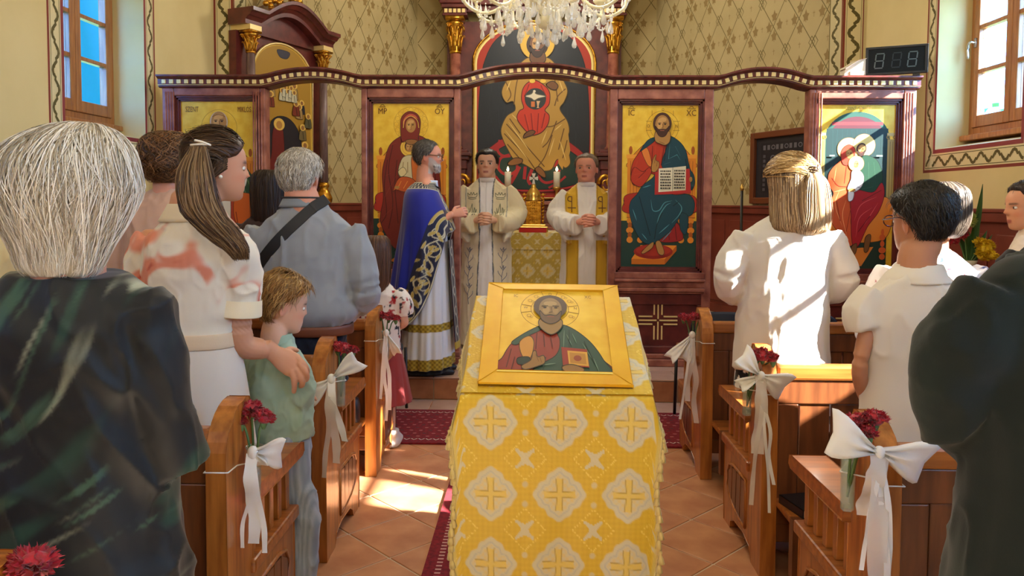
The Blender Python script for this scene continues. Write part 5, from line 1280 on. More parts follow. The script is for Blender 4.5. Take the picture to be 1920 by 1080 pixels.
p.poly([(1052, 672), (1104, 675), (1106, 706), (1054, 704)], (150, 44, 30)); p.poly([(1064, 678), (1104, 680), (1105, 704), (1066, 702)], (214, 160, 60)); p.poly([(1068, 681), (1100, 683), (1101, 701), (1069, 699)], (186, 130, 50)); p.ell(1084, 691, 8, 5, (150, 70, 40), 14)
p.blob([(972, 706), (990, 696), (994, 682), (1000, 680), (1004, 690), (1016, 688), (1018, 700), (1004, 706), (980, 712)], (150, 110, 60)); p.line([(1000, 686), (1006, 698)], 1, SKIND); p.line([(1008, 690), (1012, 700)], 1, SKIND)
p.blob([(1052, 706), (1072, 702), (1094, 708), (1090, 714), (1060, 714)], (150, 110, 60))
p.blob([(1010, 620), (1052, 620), (1054, 636), (1032, 650), (1008, 636)], (150, 116, 66))
p.ell(1031, 595, 37, 24, (86, 62, 46), 30); p.ell(1031, 599, 25, 22, (146, 116, 72), 26)
p.ell(1031, 589, 15, 5, (176, 144, 92), 16); p.ell(1022, 602, 8, 8, (170, 138, 88), 16); p.ell(1042, 602, 7, 8, (164, 130, 82), 16)
p.blob([(1008, 604), (1018, 613), (1031, 612), (1044, 613), (1055, 604), (1050, 622), (1031, 630), (1012, 622)], (104, 76, 50)); p.line([(1024, 616), (1039, 616)], 1.6, (140, 74, 56))
for q in (-1, 1): p.line([(1031 + q * 5, 594), (1031 + q * 19, 594.5)], 1.6, (60, 42, 28)); p.ell(1031 + q * 12, 597.5, 4, 1.6, (46, 30, 20), 10)
p.line([(1033, 596), (1035, 606), (1028, 608)], 1.4, (104, 74, 42))
for t, x, y, hh in (('IC', 954, 577, 6), ('XC', 1116, 577, 6), ('O', 1031, 572, 5), ('W', 977, 601, 5), ('N', 1086, 601, 5)): p.text(t, x, y, hh, (120, 70, 16), 1.25)
p.line([(924, 716), (1150, 716)], 2.4, (252, 226, 110))
p.make('icon_painting', [M_ICON, M_GOLDLEAF], icn, loc=(-h + bw_ - 0.006, -0.0012, fb - 0.006))

# ================================================================== altar and what stands on it
AY = 7.95
aL, aR = U(951, 440, AY), U(1058, 440, AY); AZ = U(1003, 437, AY).z
alt2 = thing('altar_table', 'altar table under a yellow brocade cloth between the two priests in white', 'altar', ((aL.x + aR.x) / 2, AY, 0.17))
AW = aR.x - aL.x; AH = AZ - 0.17
G().add(box(-AW / 2 + 0.02, AW / 2 - 0.02, 0.02, 0.68, 0, AH - 0.01)).make('table', M_MARBLE2, alt2, smooth=False)
def altar_cloth(name, z0, z1, grow):
    hw_, d0, d1 = AW / 2 + grow, -grow, 0.70 + grow
    n = 60; per = []
    for x in np.linspace(-hw_, hw_, n): per.append((x, d0))
    for y in np.linspace(d0, d1, 20)[1:]: per.append((hw_, y))
    for x in np.linspace(hw_, -hw_, 20)[1:]: per.append((x, d1))
    for y in np.linspace(d1, d0, 20)[1:-1]: per.append((-hw_, y))
    per = np.array(per); m = 60; V = []; ss = np.concatenate([[0], np.cumsum(np.hypot(*np.diff(per, axis=0).T))]); uv = []
    for z in np.linspace(z0, z1, m):
        k = (1 + 0.09 * (z1 - z) / AH); V += [(x * k, (y - 0.35) * k + 0.35 - 0.004 * math.sin(s * 23) * (z1 - z), z) for (x, y), s in zip(per, ss)]; uv += [(s, z) for s in ss]
    N = len(per); F = grid_faces(m, N, True); F.append(tuple((m - 1) * N + j for j in range(N)))
    uv = np.array(uv); c = brocade(uv[:, 0] - 0.02, uv[:, 1], 0.20, 0.20, (200, 176, 84), (222, 214, 176), (176, 150, 60))
    return link_mesh(name, V, F, M_BROC, alt2, col=c)
altar_cloth('brocade_cloth', 0.03, AH, 0.004); altar_cloth('upper_cloth', AH - 0.17, AH + 0.004, 0.012)
TY = AY + 0.22
tc_ = U(1000, 430, TY); ZT = AZ + 0.004
tab = thing('tabernacle', 'small gilded tabernacle tower with a white cross on the altar table', 'tabernacle', (tc_.x, TY, ZT))
def tz(py): return U(1000, py, TY).z - ZT
sx = TY / FPX
G().add(box(-27 * sx, 27 * sx, -0.13, 0.13, 0.0, tz(424))).add(box(-23 * sx, 23 * sx, -0.11, 0.11, tz(424), tz(420))).make('base', M_BRASS, tab, smooth=False, bevel=0.008)
b0_, b1_ = tz(420), tz(378)
bd = G().add(box(-14 * sx, 14 * sx, -0.075, 0.075, b0_, b1_)).make('body', M_GOLD, tab, smooth=False, bevel=0.004)
g = G()
for k in range(7):
    zz = b0_ + 0.02 + k * (b1_ - b0_ - 0.02) / 7
    for q in (-1, 1): g.add(tube([(q * (0.008 + 0.03 * math.cos(t) * (1 - t / 9)), -0.078, zz + 0.016 + 0.018 * math.sin(t)) for t in np.linspace(0, 5, 12)], 0.005, 5))
g.make('relief', M_GOLD, bd)
for q in (-1, 1):
    g = G(); t = np.linspace(0, 14 * PI, 90)
    g.add(tube([(q * 17.5 * sx + 0.008 * math.cos(a), -0.08 + 0.008 * math.sin(a), b0_ + 0.01 + (b1_ - b0_) * a / (14 * PI)) for a in t], 0.010, 6)); g.add(ball((q * 17.5 * sx, -0.08, b1_ + 0.03), 0.018, 10, 6)); g.add(tube([(q * 17.5 * sx, -0.08, b1_ + 0.04), (q * 17.5 * sx, -0.08, b1_ + 0.09)], 0.009, 7)); g.add(tube([(q * 17.5 * sx - 0.03, -0.08, b1_ + 0.07), (q * 17.5 * sx + 0.03, -0.08, b1_ + 0.07)], 0.008, 7))
    g.make('twisted_column', M_GOLD, tab)
r = 14 * sx
G().add(lathe([(r * 1.05, b1_), (r * 1.05, b1_ + 0.02), (r * 0.95, b1_ + 0.03), (r, b1_ + 0.06), (r * 0.85, b1_ + 0.10), (r * 0.5, b1_ + 0.135), (r * 0.3, b1_ + 0.15), (r * 0.32, b1_ + 0.17), (r * 0.22, b1_ + 0.185), (r * 0.2, tz(350))], 20)).make('dome', M_BRASS, tab)
za, zb2 = tz(350), tz(325); zm = za + (zb2 - za) * 0.62
g = G()
for a, b in (((0, zm), (0, za)), ((0, zm), (0, zb2)), ((0, zm), (-8 * sx, zm)), ((0, zm), (8 * sx, zm))):
    d = np.array(b) - np.array(a); L = np.linalg.norm(d); d /= L; n_ = np.array((-d[1], d[0])); w0, w1 = 0.006, 0.021
    P = [np.array(a) + n_ * w0, np.array(b) + n_ * w1, np.array(b) - n_ * w1, np.array(a) - n_ * w0]; g.add(prism([tuple(q) for q in P], -0.008, 0.008, 'y'))
g.make('cross', M_WHITE, tab, smooth=False)
bk = thing('red_book', 'thick red book lying flat on the altar in front of the tabernacle', 'book', (U(999, 440, AY + 0.06).x, AY + 0.07, ZT))
G().add(box(-0.14, 0.14, -0.05, 0.08, 0.0, 0.004)).add(box(-0.14, 0.14, -0.05, 0.08, 0.046, 0.05)).add(box(-0.14, 0.14, -0.05, -0.046, 0, 0.05)).make('cover', mat('book_red', (196, 30, 30), 0.4), bk, smooth=False)
G().add(box(-0.135, 0.135, -0.045, 0.076, 0.004, 0.046)).make('pages', mat('paper', (236, 226, 200), 0.8), bk, smooth=False)
M_WAX = mat('wax', (244, 238, 216), 0.5, sss=0.3); M_FLAME = mat('flame', (255, 214, 140), emit=18.0)
CY = RY - 0.2; lz = RZ(377)
for px, lab in ((952, 'white altar candle in a brass holder, the left one'), (1043.5, 'white altar candle in a brass holder, the right one')):
    c = U(px, 378, CY); k = CY / FPX
    cd = thing('candle', lab, 'candle', (c.x, CY, lz), 0, 'candles on the altarpiece ledge')
    z1 = U(px, 350, CY).z - lz; z2 = U(px, 322, CY).z - lz
    G().add(lathe([(0.05, 0), (0.055, 0.01), (0.03, 0.02), (0.018, 0.04), (0.03, 0.07), (0.02, 0.09), (0.02, z1 - 0.06), (0.055, z1 - 0.03), (0.058, z1 - 0.01), (0.045, z1 - 0.005)], 18)).make('candlestick', M_BRASS, cd)
    G().add(lathe([(0.044, z1 - 0.005), (0.044, z2 - 0.004), (0.040, z2), (0.0, z2 - 0.006)], 18)).make('wax_pillar', M_WAX, cd)
    G().add(lathe([(0.002, z2 + 0.005), (0.014, z2 + 0.02), (0.016, z2 + 0.032), (0.008, z2 + 0.055), (0.001, z2 + 0.07)], 10)).make('flame', M_FLAME, cd)
# processional pole by the right side of the sanctuary
pp = U(1390, 413, 7.5)
po = thing('processional_pole', 'slim black pole with a small brass knob behind the right side opening', 'pole', (pp.x, 7.5, 0.17))
zt_ = U(1390, 358, 7.5).z - 0.17
G().add(lathe([(0.13, 0), (0.13, 0.015), (0.03, 0.03), (0.014, 0.05)], 18)).make('foot', M_BLACK, po)
G().add(tube([(0, 0, 0.03), (0, 0, zt_)], 0.013, 10)).make('shaft', M_BLACK, po)
G().add(lathe([(0.012, zt_), (0.02, zt_ + 0.012), (0.02, zt_ + 0.04), (0.008, zt_ + 0.05), (0.004, zt_ + 0.07)], 12)).make('knob', M_BRASS, po)
# ================================================================== display and projector box on the screen's right end
ct = IZ0 + ZC + 0.097
d0 = U(1624, 140, 6.22); d1 = U(1731, 138, 5.98)
Ld = math.hypot(d1.x - d0.x, d1.y - d0.y) - 0.02; Hd = U(1626, 90, 6.2).z - ct - 0.02
dsp = thing('number_display', 'black digital number display standing on the right end of the icon screen', 'display', (d0.x, 6.23, ct), -0.42)
G().add(box(0, 0.43, 0.0, 0.07, 0.02, Hd + 0.02)).add(box(-0.004, 0.434, -0.012, 0.0, 0.014, 0.032)).add(box(-0.004, 0.434, -0.012, 0.0, Hd + 0.008, Hd + 0.026)).add(box(-0.004, 0.018, -0.012, 0.0, 0.02, Hd + 0.02)).add(box(0.412, 0.434, -0.012, 0.0, 0.02, Hd + 0.02)).make('casing', mat('casing_black', (30, 31, 30), 0.45), dsp, smooth=False, bevel=0.003)
for xx in (0.05, 0.33): G().add(box(xx, xx + 0.05, 0.0, 0.06, 0.0, 0.02)).make('foot', M_BLACK, dsp, smooth=False)
scr = G().add(box(0.018, 0.412, -0.006, 0.0, 0.032, Hd + 0.008)).make('screen', mat('screen_black', (12, 20, 22), 0.5, spec=0.2), dsp, smooth=False)
for i, cx in enumerate((0.095, 0.215, 0.325)):
    cc = (96, 108, 104) if i != 1 else (40, 52, 52); p = Paint((0, 0, 10, 18), (0.075, 0.125))
    for a in ([(2.2, 1), (9.6, 1)], [(1.4, 9), (8.8, 9)], [(0.6, 17), (8, 17)], [(1.9, 1.8), (1.3, 8.2)], [(1.1, 9.8), (0.5, 16.2)], [(9.6, 1.8), (9, 8.2)], [(8.8, 9.8), (8.2, 16.2)]): p.line(a, 1.15, cc)
    p.make('digit', [M_PAINT], scr, loc=(cx - 0.037, -0.0065, Hd / 2 + 0.02 - 0.0625))
pb_ = thing('projector_box', 'pale cream box with a sloping top beside the number display', 'box', (U(1602, 140, 6.28).x, 6.24, ct))
G().add(prism([(-0.095, 0.0), (-0.095, 0.075), (0.0, 0.135), (0.10, 0.15), (0.10, 0.0)], -0.02, 0.07, 'y')).make('shell', mat('cream_plastic', (214, 204, 176), 0.6), pb_, smooth=False, bevel=0.012)
G().add(box(-0.06, 0.06, -0.028, -0.02, 0.02, 0.05)).make('grille', mat('grey_plastic', (160, 152, 132), 0.6), pb_, smooth=False)
# ================================================================== chairs by the rug
M_PAD = mat('navy_pad', (22, 26, 40), 0.6)
def chair(x, y, label):
    c = thing('metal_chair', label, 'chair', (x, y, 0.013), 0, 'black metal chairs in front of the pews')
    for s in (-1, 1):
        G().add(tube([(s * 0.21, 0.24, 0), (s * 0.21, 0.20, 0.44)], 0.011, 8)).make('leg', M_BLACK, c)
        G().add(tube([(s * 0.21, -0.24, 0), (s * 0.205, -0.19, 0.44), (s * 0.2, -0.20, 0.60), (s * 0.19, -0.22, 0.70)], 0.011, 8, 14)).make('leg', M_BLACK, c)
    G().add(tube([(-0.21, -0.215, 0.24), (0.21, -0.215, 0.24)], 0.008, 7)).make('stretcher', M_BLACK, c)
    R = [[(0.21 * k * abs(math.cos(a)) ** 0.5 * (1 if math.cos(a) > 0 else -1), 0.21 * k * abs(math.sin(a)) ** 0.5 * (1 if math.sin(a) > 0 else -1), z) for a in np.linspace(0, 2 * PI, 28, endpoint=False)] for z, k in ((0.435, 0.97), (0.45, 1.02), (0.475, 1.0), (0.485, 0.9))]
    link_mesh('seat', *loft(np.array(R)), M_PAD, c)
    R = [[(0.2 * k * abs(math.cos(a)) ** 0.6 * (1 if math.cos(a) > 0 else -1), yy, 0.65 + 0.13 * k * abs(math.sin(a)) ** 0.6 * (1 if math.sin(a) > 0 else -1)) for a in np.linspace(0, 2 * PI, 28, endpoint=False)] for yy, k in ((-0.235, 0.9), (-0.228, 1.0), (-0.205, 1.0), (-0.198, 0.9))]
    link_mesh('backrest', *loft(np.array(R)[:, ::-1]), M_PAD, c)
chair(-1.10, 5.16, 'black metal chair in front of the left pews')
chair(1.20, 5.10, 'black metal chair in front of the right pews, nearer the aisle'); chair(1.72, 5.10, 'black metal chair in front of the right pews, nearer the wall')
# ================================================================== things left on the pew shelves
bx_ = U(680, 775, 3.97)
bag = thing('handbag', 'small black bag on the shelf behind the front left pew', 'bag', (-0.985, 3.97, 0.335 * 0.945))
R = [[(0.085 * k * abs(math.cos(a)) ** 0.6 * (1 if math.cos(a) > 0 else -1), 0.05 * k * abs(math.sin(a)) ** 0.6 * (1 if math.sin(a) > 0 else -1), z) for a in np.linspace(0, 2 * PI, 24, endpoint=False)] for z, k in ((0, .9), (.015, 1.0), (.09, 1.0), (.13, .9), (.14, .7))]
link_mesh('pouch', *loft(np.array(R)), mat('bag_leather', (26, 26, 30), 0.45), bag)
G().add(tube([(-.05, 0, .13), (-.04, 0, .19), (.04, 0, .19), (.05, 0, .13)], .006, 7, 16)).make('handle', M_BLACK, bag)
hb_ = thing('hymn_book', 'dark hymn book lying on the shelf behind the third right pew', 'book', (1.04, 2.92, 0.335 * 0.945), 0.25)
G().add(box(-.06, .06, -.08, .08, 0, .003)).add(box(-.06, .06, -.08, .08, .029, .032)).add(box(-.06, -.056, -.08, .08, 0, .032)).make('cover', M_BLACK, hb_, smooth=False)
G().add(box(-.056, .057, -.077, .077, .003, .029)).make('pages', mat('paper'), hb_, smooth=False)
# ================================================================== flowers by the right wall
fx = U(1815, 470, 5.05)
fa = thing('flower_arrangement', 'bouquet of yellow and red blooms with sword-shaped leaves by the right wall', 'flowers', (fx.x, 5.05, 0))
G().add(lathe([(0.16, 0), (0.16, 0.02), (0.03, 0.04), (0.03, 0.86), (0.17, 0.88), (0.17, 0.90)], 20)).make('plant_stand', M_BLACK, fa)
G().add(lathe([(0.06, 0.90), (0.09, 0.98), (0.085, 1.06), (0.05, 1.10), (0.06, 1.12), (0.05, 1.12)], 18)).make('vase', mat('vase_white', (214, 206, 190), 0.3), fa)
for i, (px, py) in enumerate(((1842, 345), (1835, 400), (1826, 415), (1850, 432), (1812, 425), (1860, 440), (1795, 440))):
    q = U(px, py, 5.05) - Vector((fx.x, 5.05, 0)); b = Vector((0, 0, 1.05))
    P = spline([b, b.lerp(q, 0.5) + Vector((0.01, 0, 0.03)), q], 10); wd = np.sin(np.linspace(0.25, PI - 0.02, 10)) * 0.022
    V = [tuple(np.array(p_) + np.array((s * w_, -0.006 if s else 0, 0))) for p_, w_ in zip(P, wd) for s in (-1, 0, 1)]
    link_mesh('leaf_blade', V, grid_faces(10, 3), mat('leaf_green', (52, 92, 44), 0.5), fa)
for px, py, cm, n in ((1838, 465, mat('bloom_yellow', (238, 206, 40), 0.55, col2=(206, 160, 20), scale=40), 4), (1792, 438, M_CARN, 3), (1806, 416, mat('bud_green', (150, 160, 80), 0.6), 2), (1846, 472, mat('bloom_yellow'), 3)):
    q = U(px, py, 5.0) - Vector((fx.x, 5.05, 0))
    for k in range(n):
        o = carnation(0.048, 70 + k + int(px)).make('bloom', cm, fa, smooth=False); o.location = q + Vector((random.uniform(-0.05, 0.05), random.uniform(-0.05, 0.02), random.uniform(-0.035, 0.035))); o.rotation_euler = (random.uniform(0.3, 1.3), random.uniform(-0.6, 0.6), k)
    G().add(tube([(0, 0, 1.08), tuple(q * 0.5 + Vector((0, 0, 0.55))), tuple(q)], 0.004, 6, 8)).make('stem', M_STEM, fa)
# ================================================================== crystal chandelier
M_CRYS = mat('crystal', (255, 252, 240), 0.04, trans=0.55, spec=1.0); M_GLASSARM = mat('glass_arm', (250, 240, 200), 0.08, trans=0.3, spec=1.0)
CHY = 5.2; cc = U(1023, 28, CHY); k = CHY / FPX
ch = thing('chandelier', 'crystal chandelier with curved glass arms and hanging drops above the aisle', 'chandelier', (cc.x, CHY, cc.z))
G().add(lathe([(0.01, -0.10), (0.05, -0.08), (0.06, -0.04), (0.03, 0.0), (0.10, 0.05), (0.16, 0.09), (0.17, 0.11), (0.05, 0.12), (0.035, 0.2), (0.07, 0.28), (0.04, 0.36), (0.03, 0.6), (0.06, 0.66), (0.02, 0.7), (0.012, 1.9)], 20)).make('stem', M_GLASSARM, ch)
drop0 = None; bead0 = None
def drop(p, s=1.0):
    global drop0
    if drop0 is None:
        drop0 = G().add(lathe([(0.002, 0.0), (0.004, -0.008), (0.011, -0.03), (0.017, -0.048), (0.018, -0.058), (0.013, -0.07), (0.0, -0.076)], 7)).add(ball((0, 0, 0.012), 0.007, 6, 5)).make('crystal_drop', M_CRYS, ch, smooth=False); o = drop0
    else: o = dup(drop0)
    o.location = p; o.scale = (s, s * 0.75, s * 1.08); o.rotation_euler = (0, 0, random.uniform(0, 3))
NA = 10; ends = []
for i in range(NA):
    a = i * 2 * PI / NA + 0.12; d = np.array([math.cos(a), math.sin(a), 0.0]); zz = np.array([0, 0, 1.0])
    P = [d * 0.06 + zz * 0.14, d * 0.18 + zz * 0.20, d * 0.30 + zz * 0.04, d * 0.42 - zz * 0.0, d * 0.53 + zz * 0.06, d * 0.555 + zz * 0.16]
    am = G().add(tube(P, 0.012, 8, 26)).make('glass_arm', M_GLASSARM, ch)
    g = G().add(lathe([(0.012, 0.15), (0.05, 0.165), (0.068, 0.185), (0.066, 0.19), (0.02, 0.175), (0.018, 0.26), (0.0, 0.262)], 16, d * 0.555)); g.make('candle_cup', M_GLASSARM, am)
    G().add(lathe([(0.012, 0.262), (0.018, 0.285), (0.014, 0.32), (0.002, 0.345)], 10, d * 0.555)).make('bulb', mat('bulb_lit', (255, 226, 170), emit=14.0), am)
    ends.append(d * 0.555 + zz * 0.17)
    for q in range(5):
        b = a + (q - 2) * 0.11; dd = np.array([math.cos(b), math.sin(b), 0.0]); drop(d * 0.555 + (dd - d) * 0.5 + zz * 0.155, 0.8)
    drop(d * 0.42 - zz * 0.02, 1.15); drop(d * 0.36 + zz * 0.0 - zz * 0.01, 0.9)
V = []; gb = G()
def string(a, b, sag, n):
    for t in np.linspace(0, 1, n):
        p = a + (b - a) * t; p = p - np.array([0, 0, sag * 4 * t * (1 - t)])
        gb.add(ball(p, 0.0075, 6, 5))
    return a + (b - a) * 0.5 - np.array([0, 0, sag])
for i in range(NA):
    A_, B_ = ends[i], ends[(i + 1) % NA]
    m = string(A_ * (0.82, 0.82, 1) - np.array([0, 0, 0.10]), B_ * (0.82, 0.82, 1) - np.array([0, 0, 0.10]), 0.13, 16); drop(m, 1.05)
    m = string(A_ * (0.5, 0.5, 1) - np.array([0, 0, 0.10]), B_ * (0.5, 0.5, 1) - np.array([0, 0, 0.10]), 0.11, 11); drop(m, 1.1)
    string(np.array([0, 0, 0.62]) + A_ * (0.12, 0.12, 0), A_ + np.array([0, 0, 0.05]), 0.10, 24)
gb.make('bead_garlands', M_CRYS, ch, kind='stuff')
for r, n, z in ((0.31, 20, 0.0), (0.24, 16, -0.02), (0.17, 13, 0.06), (0.165, 13, -0.03), (0.09, 8, -0.06), (0.05, 4, -0.10), (0.28, 16, 0.10), (0.2, 14, 0.13)):
    for i in range(n):
        a = (i + random.uniform(-0.2, 0.2)) * 2 * PI / n; drop((r * math.cos(a), r * math.sin(a), z + random.uniform(-0.03, 0.03)), random.uniform(0.85, 1.25))
# ================================================================== people: the builder
TMP = bpy.data.scenes.new('tmp_fuse')
def fuse(parts, voxel, smooth=4, dec=None):
    """join overlapping closed shapes into one continuous skin"""
    V, F = [], []
    for v, f in parts:
        n = len(V); V.extend(np.asarray(v, float).tolist()); F.extend([tuple(i + n for i in q) for q in f])
    me = bpy.data.meshes.new('f'); me.from_pydata(V, [], F); me.update()
    o = bpy.data.objects.new('f', me); TMP.collection.objects.link(o)
    m = o.modifiers.new('r', 'REMESH'); m.mode = 'VOXEL'; m.voxel_size = voxel
    if smooth: m = o.modifiers.new('s', 'SMOOTH'); m.factor = 0.5; m.iterations = smooth
    if dec: m = o.modifiers.new('d', 'DECIMATE'); m.ratio = dec
    vl = TMP.view_layers[0]; vl.update(); dg = vl.depsgraph; dg.update()
    out = bpy.data.meshes.new_from_object(o.evaluated_get(dg))
    bpy.data.objects.remove(o); bpy.data.meshes.remove(me)
    return out
def arr(me):
    a = np.empty(len(me.vertices) * 3); me.vertices.foreach_get('co', a); return a.reshape(-1, 3)
def nrm(me):
    a = np.empty(len(me.vertices) * 3); me.vertices.foreach_get('normal', a); return a.reshape(-1, 3)
def fused(name, parts, voxel, mats, parent, smooth=4, dec=None, disp=None, col=None, extra=None, **props):
    me = fuse(parts, voxel, smooth, dec); me.name = name; co = arr(me)
    c = None
    if col is not None and not callable(col): c = np.tile(np.asarray(col, float), (len(co), 1))
    elif col is not None: c = col(co, nrm(me))
    if disp is not None:
        co = co + nrm(me) * np.asarray(disp(co, nrm(me)))[:, None]; me.vertices.foreach_set('co', co.ravel())
    if c is not None:
        a = me.color_attributes.new('Col', 'FLOAT_COLOR', 'POINT'); cc = np.ones((len(co), 4), np.float32); cc[:, :3] = c; a.data.foreach_set('color', cc.ravel())
    for m in (mats if isinstance(mats, (list, tuple)) else [mats]): me.materials.append(m)
    me.polygons.foreach_set('use_smooth', np.ones(len(me.polygons), bool)); me.update()
    o = bpy.data.objects.new(name, me); COL.objects.link(o); o.parent = parent
    for k, v in props.items(): o[k] = v
    return o
HT = np.array([  # z, front, back, half width, y of widest line  (head heights)
    (0.00, .26, .06, .05, .16), (0.02, .33, .0, .115, .14), (0.06, .365, -.05, .165, .11), (0.12, .385, -.11, .212, .08), (0.20, .392, -.20, .252, .03),
    (0.30, .392, -.34, .284, -.02), (0.40, .392, -.425, .305, -.05), (0.50, .384, -.465, .32, -.06), (0.58, .394, -.48, .33, -.065), (0.66, .392, -.485, .336, -.07),
    (0.75, .366, -.475, .333, -.07), (0.84, .296, -.43, .30, -.08), (0.91, .195, -.35, .236, -.09), (0.96, .09, -.245, .155, -.09), (0.99, -.02, -.15, .07, -.09), (1.0, -.06, -.11, .02, -.09)])
def head_grid(H, nt=52, nz=46, feat=True, wide=1.0, nose=1.0, jaw=1.0):
    zz = np.concatenate([np.linspace(0, 0.7, int(nz * 0.7), endpoint=False), 0.7 + 0.3 * np.sin(np.linspace(0, PI / 2, nz - int(nz * 0.7)))])
    q = [np.interp(zz, HT[:, 0], HT[:, i]) for i in range(1, 5)]
    k = np.ones(5) / 5
    for i in range(4):
        pad = np.pad(q[i], 1, mode='edge'); q[i] = np.where((zz > 0.04) & (zz < 0.97), (pad[:-2] + 2 * pad[1:-1] + pad[2:]) / 4, q[i])
    f, b, w_, c = q
    th = np.linspace(0, 2 * PI, nt, endpoint=False); T, Z = np.meshgrid(th, zz)
    ww = (w_ * wide * np.where(zz < 0.3, jaw + (1 - jaw) * zz / 0.3, 1))[:, None]
    X = ww * np.sign(np.sin(T)) * np.abs(np.sin(T)) ** 0.92
    ct = np.cos(T); Y = np.where(ct > 0, c[:, None] + (f - c)[:, None] * np.abs(ct) ** 0.85, c[:, None] - (c - b)[:, None] * np.abs(ct) ** 0.95)
    if feat:
        wt = np.clip(ct, 0, 1) ** 0.5; ax = np.abs(X); g = lambda v, m, s: np.exp(-((v - m) / s) ** 2)
        ridge = np.interp(Z, [.34, .37, .40, .46, .56, .62], [0, .06, .105, .07, .028, 0]) * nose
        d = ridge * g(X, 0, .042) + .03 * g(ax, .06, .03) * g(Z, .395, .028) * nose
        d = d - .034 * g(ax, .15, .075) * g(Z, .50, .042) + .014 * g(Z, .575, .03) * g(ax, .14, .10)
        d = d + .020 * g(Z, .232, .018) * g(X, 0, .085) + .020 * g(Z, .188, .018) * g(X, 0, .075) - .006 * g(Z, .21, .008) * g(X, 0, .09)
        d = d + .020 * g(Z, .065, .045) * g(X, 0, .09) + .012 * g(ax, .20, .07) * g(Z, .36, .06) - .010 * g(Z, .135, .025) * g(X, 0, .1)
        Y = Y + d * wt
    return np.stack([X, Y, Z], 2) * H, T, Z
SKINS = {'pale': (226, 178, 150), 'warm': (214, 156, 122), 'tan': (196, 140, 106), 'ruddy': (222, 156, 128)}
M_SKIN = mat('skin', attr=True, rough=0.5, spec=0.35, sss=0.15)
M_CLOTH = mat('cloth', attr=True, rough=0.85, spec=0.2, sheen=0.15, bump=0.05, bscale=260)
M_SILK = mat('silk_cloth', attr=True, rough=0.55, spec=0.35, sheen=0.15, bump=0.02, bscale=260)
M_HAIR = mat('hair', attr=True, rough=0.45, spec=0.35)
M_EYE = mat('eye', attr=True, rough=0.15)
def hand_geo(W, d, dorsal, L=0.18, curl=0.5, spread=0.12, thumb=1, side=1):
    """palm, four unequal bent fingers and a thumb; W wrist, d finger direction, dorsal back of hand; side +1 puts the thumb at d x dorsal"""
    d = np.array(d, float); d /= np.linalg.norm(d); n = np.array(dorsal, float); n -= d * (n @ d); n /= np.linalg.norm(n); t = np.cross(d, n) * side
    W = np.array(W, float); k = L / 0.18; parts = []
    ring = lambda c, a, b: np.array([c + t * a * math.cos(q) + n * b * math.sin(q) for q in np.linspace(0, 2 * PI, 14, endpoint=False)])
    parts.append(loft(np.array([ring(W - d * 0.03 * k, .024 * k, .018 * k), ring(W, .026 * k, .018 * k), ring(W + d * .03 * k, .036 * k, .016 * k), ring(W + d * .07 * k, .041 * k, .014 * k), ring(W + d * .092 * k, .036 * k, .010 * k)])))
    for i, (o, ln) in enumerate(((.030, .070), (.010, .078), (-.010, .072), (-.029, .056))):
        p = W + d * (.085 if i < 3 else .078) * k + t * o * k; dd = d + t * spread * (o / .03) * 0.5; dd /= np.linalg.norm(dd); P = [p - dd * .02 * k, p]; a = 0.0
        for j, fr in enumerate((.45, .30, .25)):
            a += curl * (0.55, 1.0, 0.75)[j]; v = dd * math.cos(a) - n * math.sin(a); P.append(P[-1] + v * ln * fr * k)
        parts.append(tube(P, np.array([.0095, .0095, .0088, .0082, .0072]) * k, 10, 12, round_ends=True))
    p = W + d * .015 * k + t * .026 * k; v1 = d * .6 + t * .75 - n * .25; v1 /= np.linalg.norm(v1); v2 = d * .9 + t * .25 - n * (.3 + .3 * curl); v2 /= np.linalg.norm(v2)
    parts.append(tube([p - v1 * .01 * k, p + v1 * .03 * k, p + v1 * .03 * k + v2 * .028 * k, p + v1 * .03 * k + v2 * .052 * k], np.array([.014, .0115, .010, .008]) * k, 10, 12, round_ends=True))
    return parts
def clasped(C, k=1.0):
    """two hands folded over each other in front of the body; C centre"""
    C = np.array(C, float); parts = []
    def T(P): return [C + np.array(p) * k for p in P]
    for s in (-1, 1):
        off = 0.006 * s
        R = []
        for (x, y, z), a, b in (((s * .085, -.045, -.012), .022, .020), ((s * .06, -.015, -.004), .030, .018), ((s * .03, .008, .0), .038, .016), ((s * .008, .018, .002), .036, .013)):
            R.append([C + k * np.array((x + 0.3 * b * math.sin(q) * s, y + b * math.sin(q), z + a * math.cos(q))) for q in np.linspace(0, 2 * PI, 14, endpoint=False)])
        parts.append(loft(np.array(R)))
        for i in range(4):
            z = .030 - i * .020 + off; ex = (-.046, -.05, -.046, -.036)[i] * s
            parts.append(tube(T([(s * .02, .020, z), (s * .0, .036 + .005 * s, z - .002), (ex * .7, .034 + .005 * s, z - .006), (ex, .012, z - .010)]), np.array([.0105, .0100, .0092, .0080]) * k, 10, 12, round_ends=True))
        parts.append(tube(T([(s * .045, .0, .03), (s * .022, .026, .046), (-s * .008, .034, .042 + .006 * s)]), np.array([.0135, .0115, .009]) * k, 10, 10, round_ends=True))
    return parts
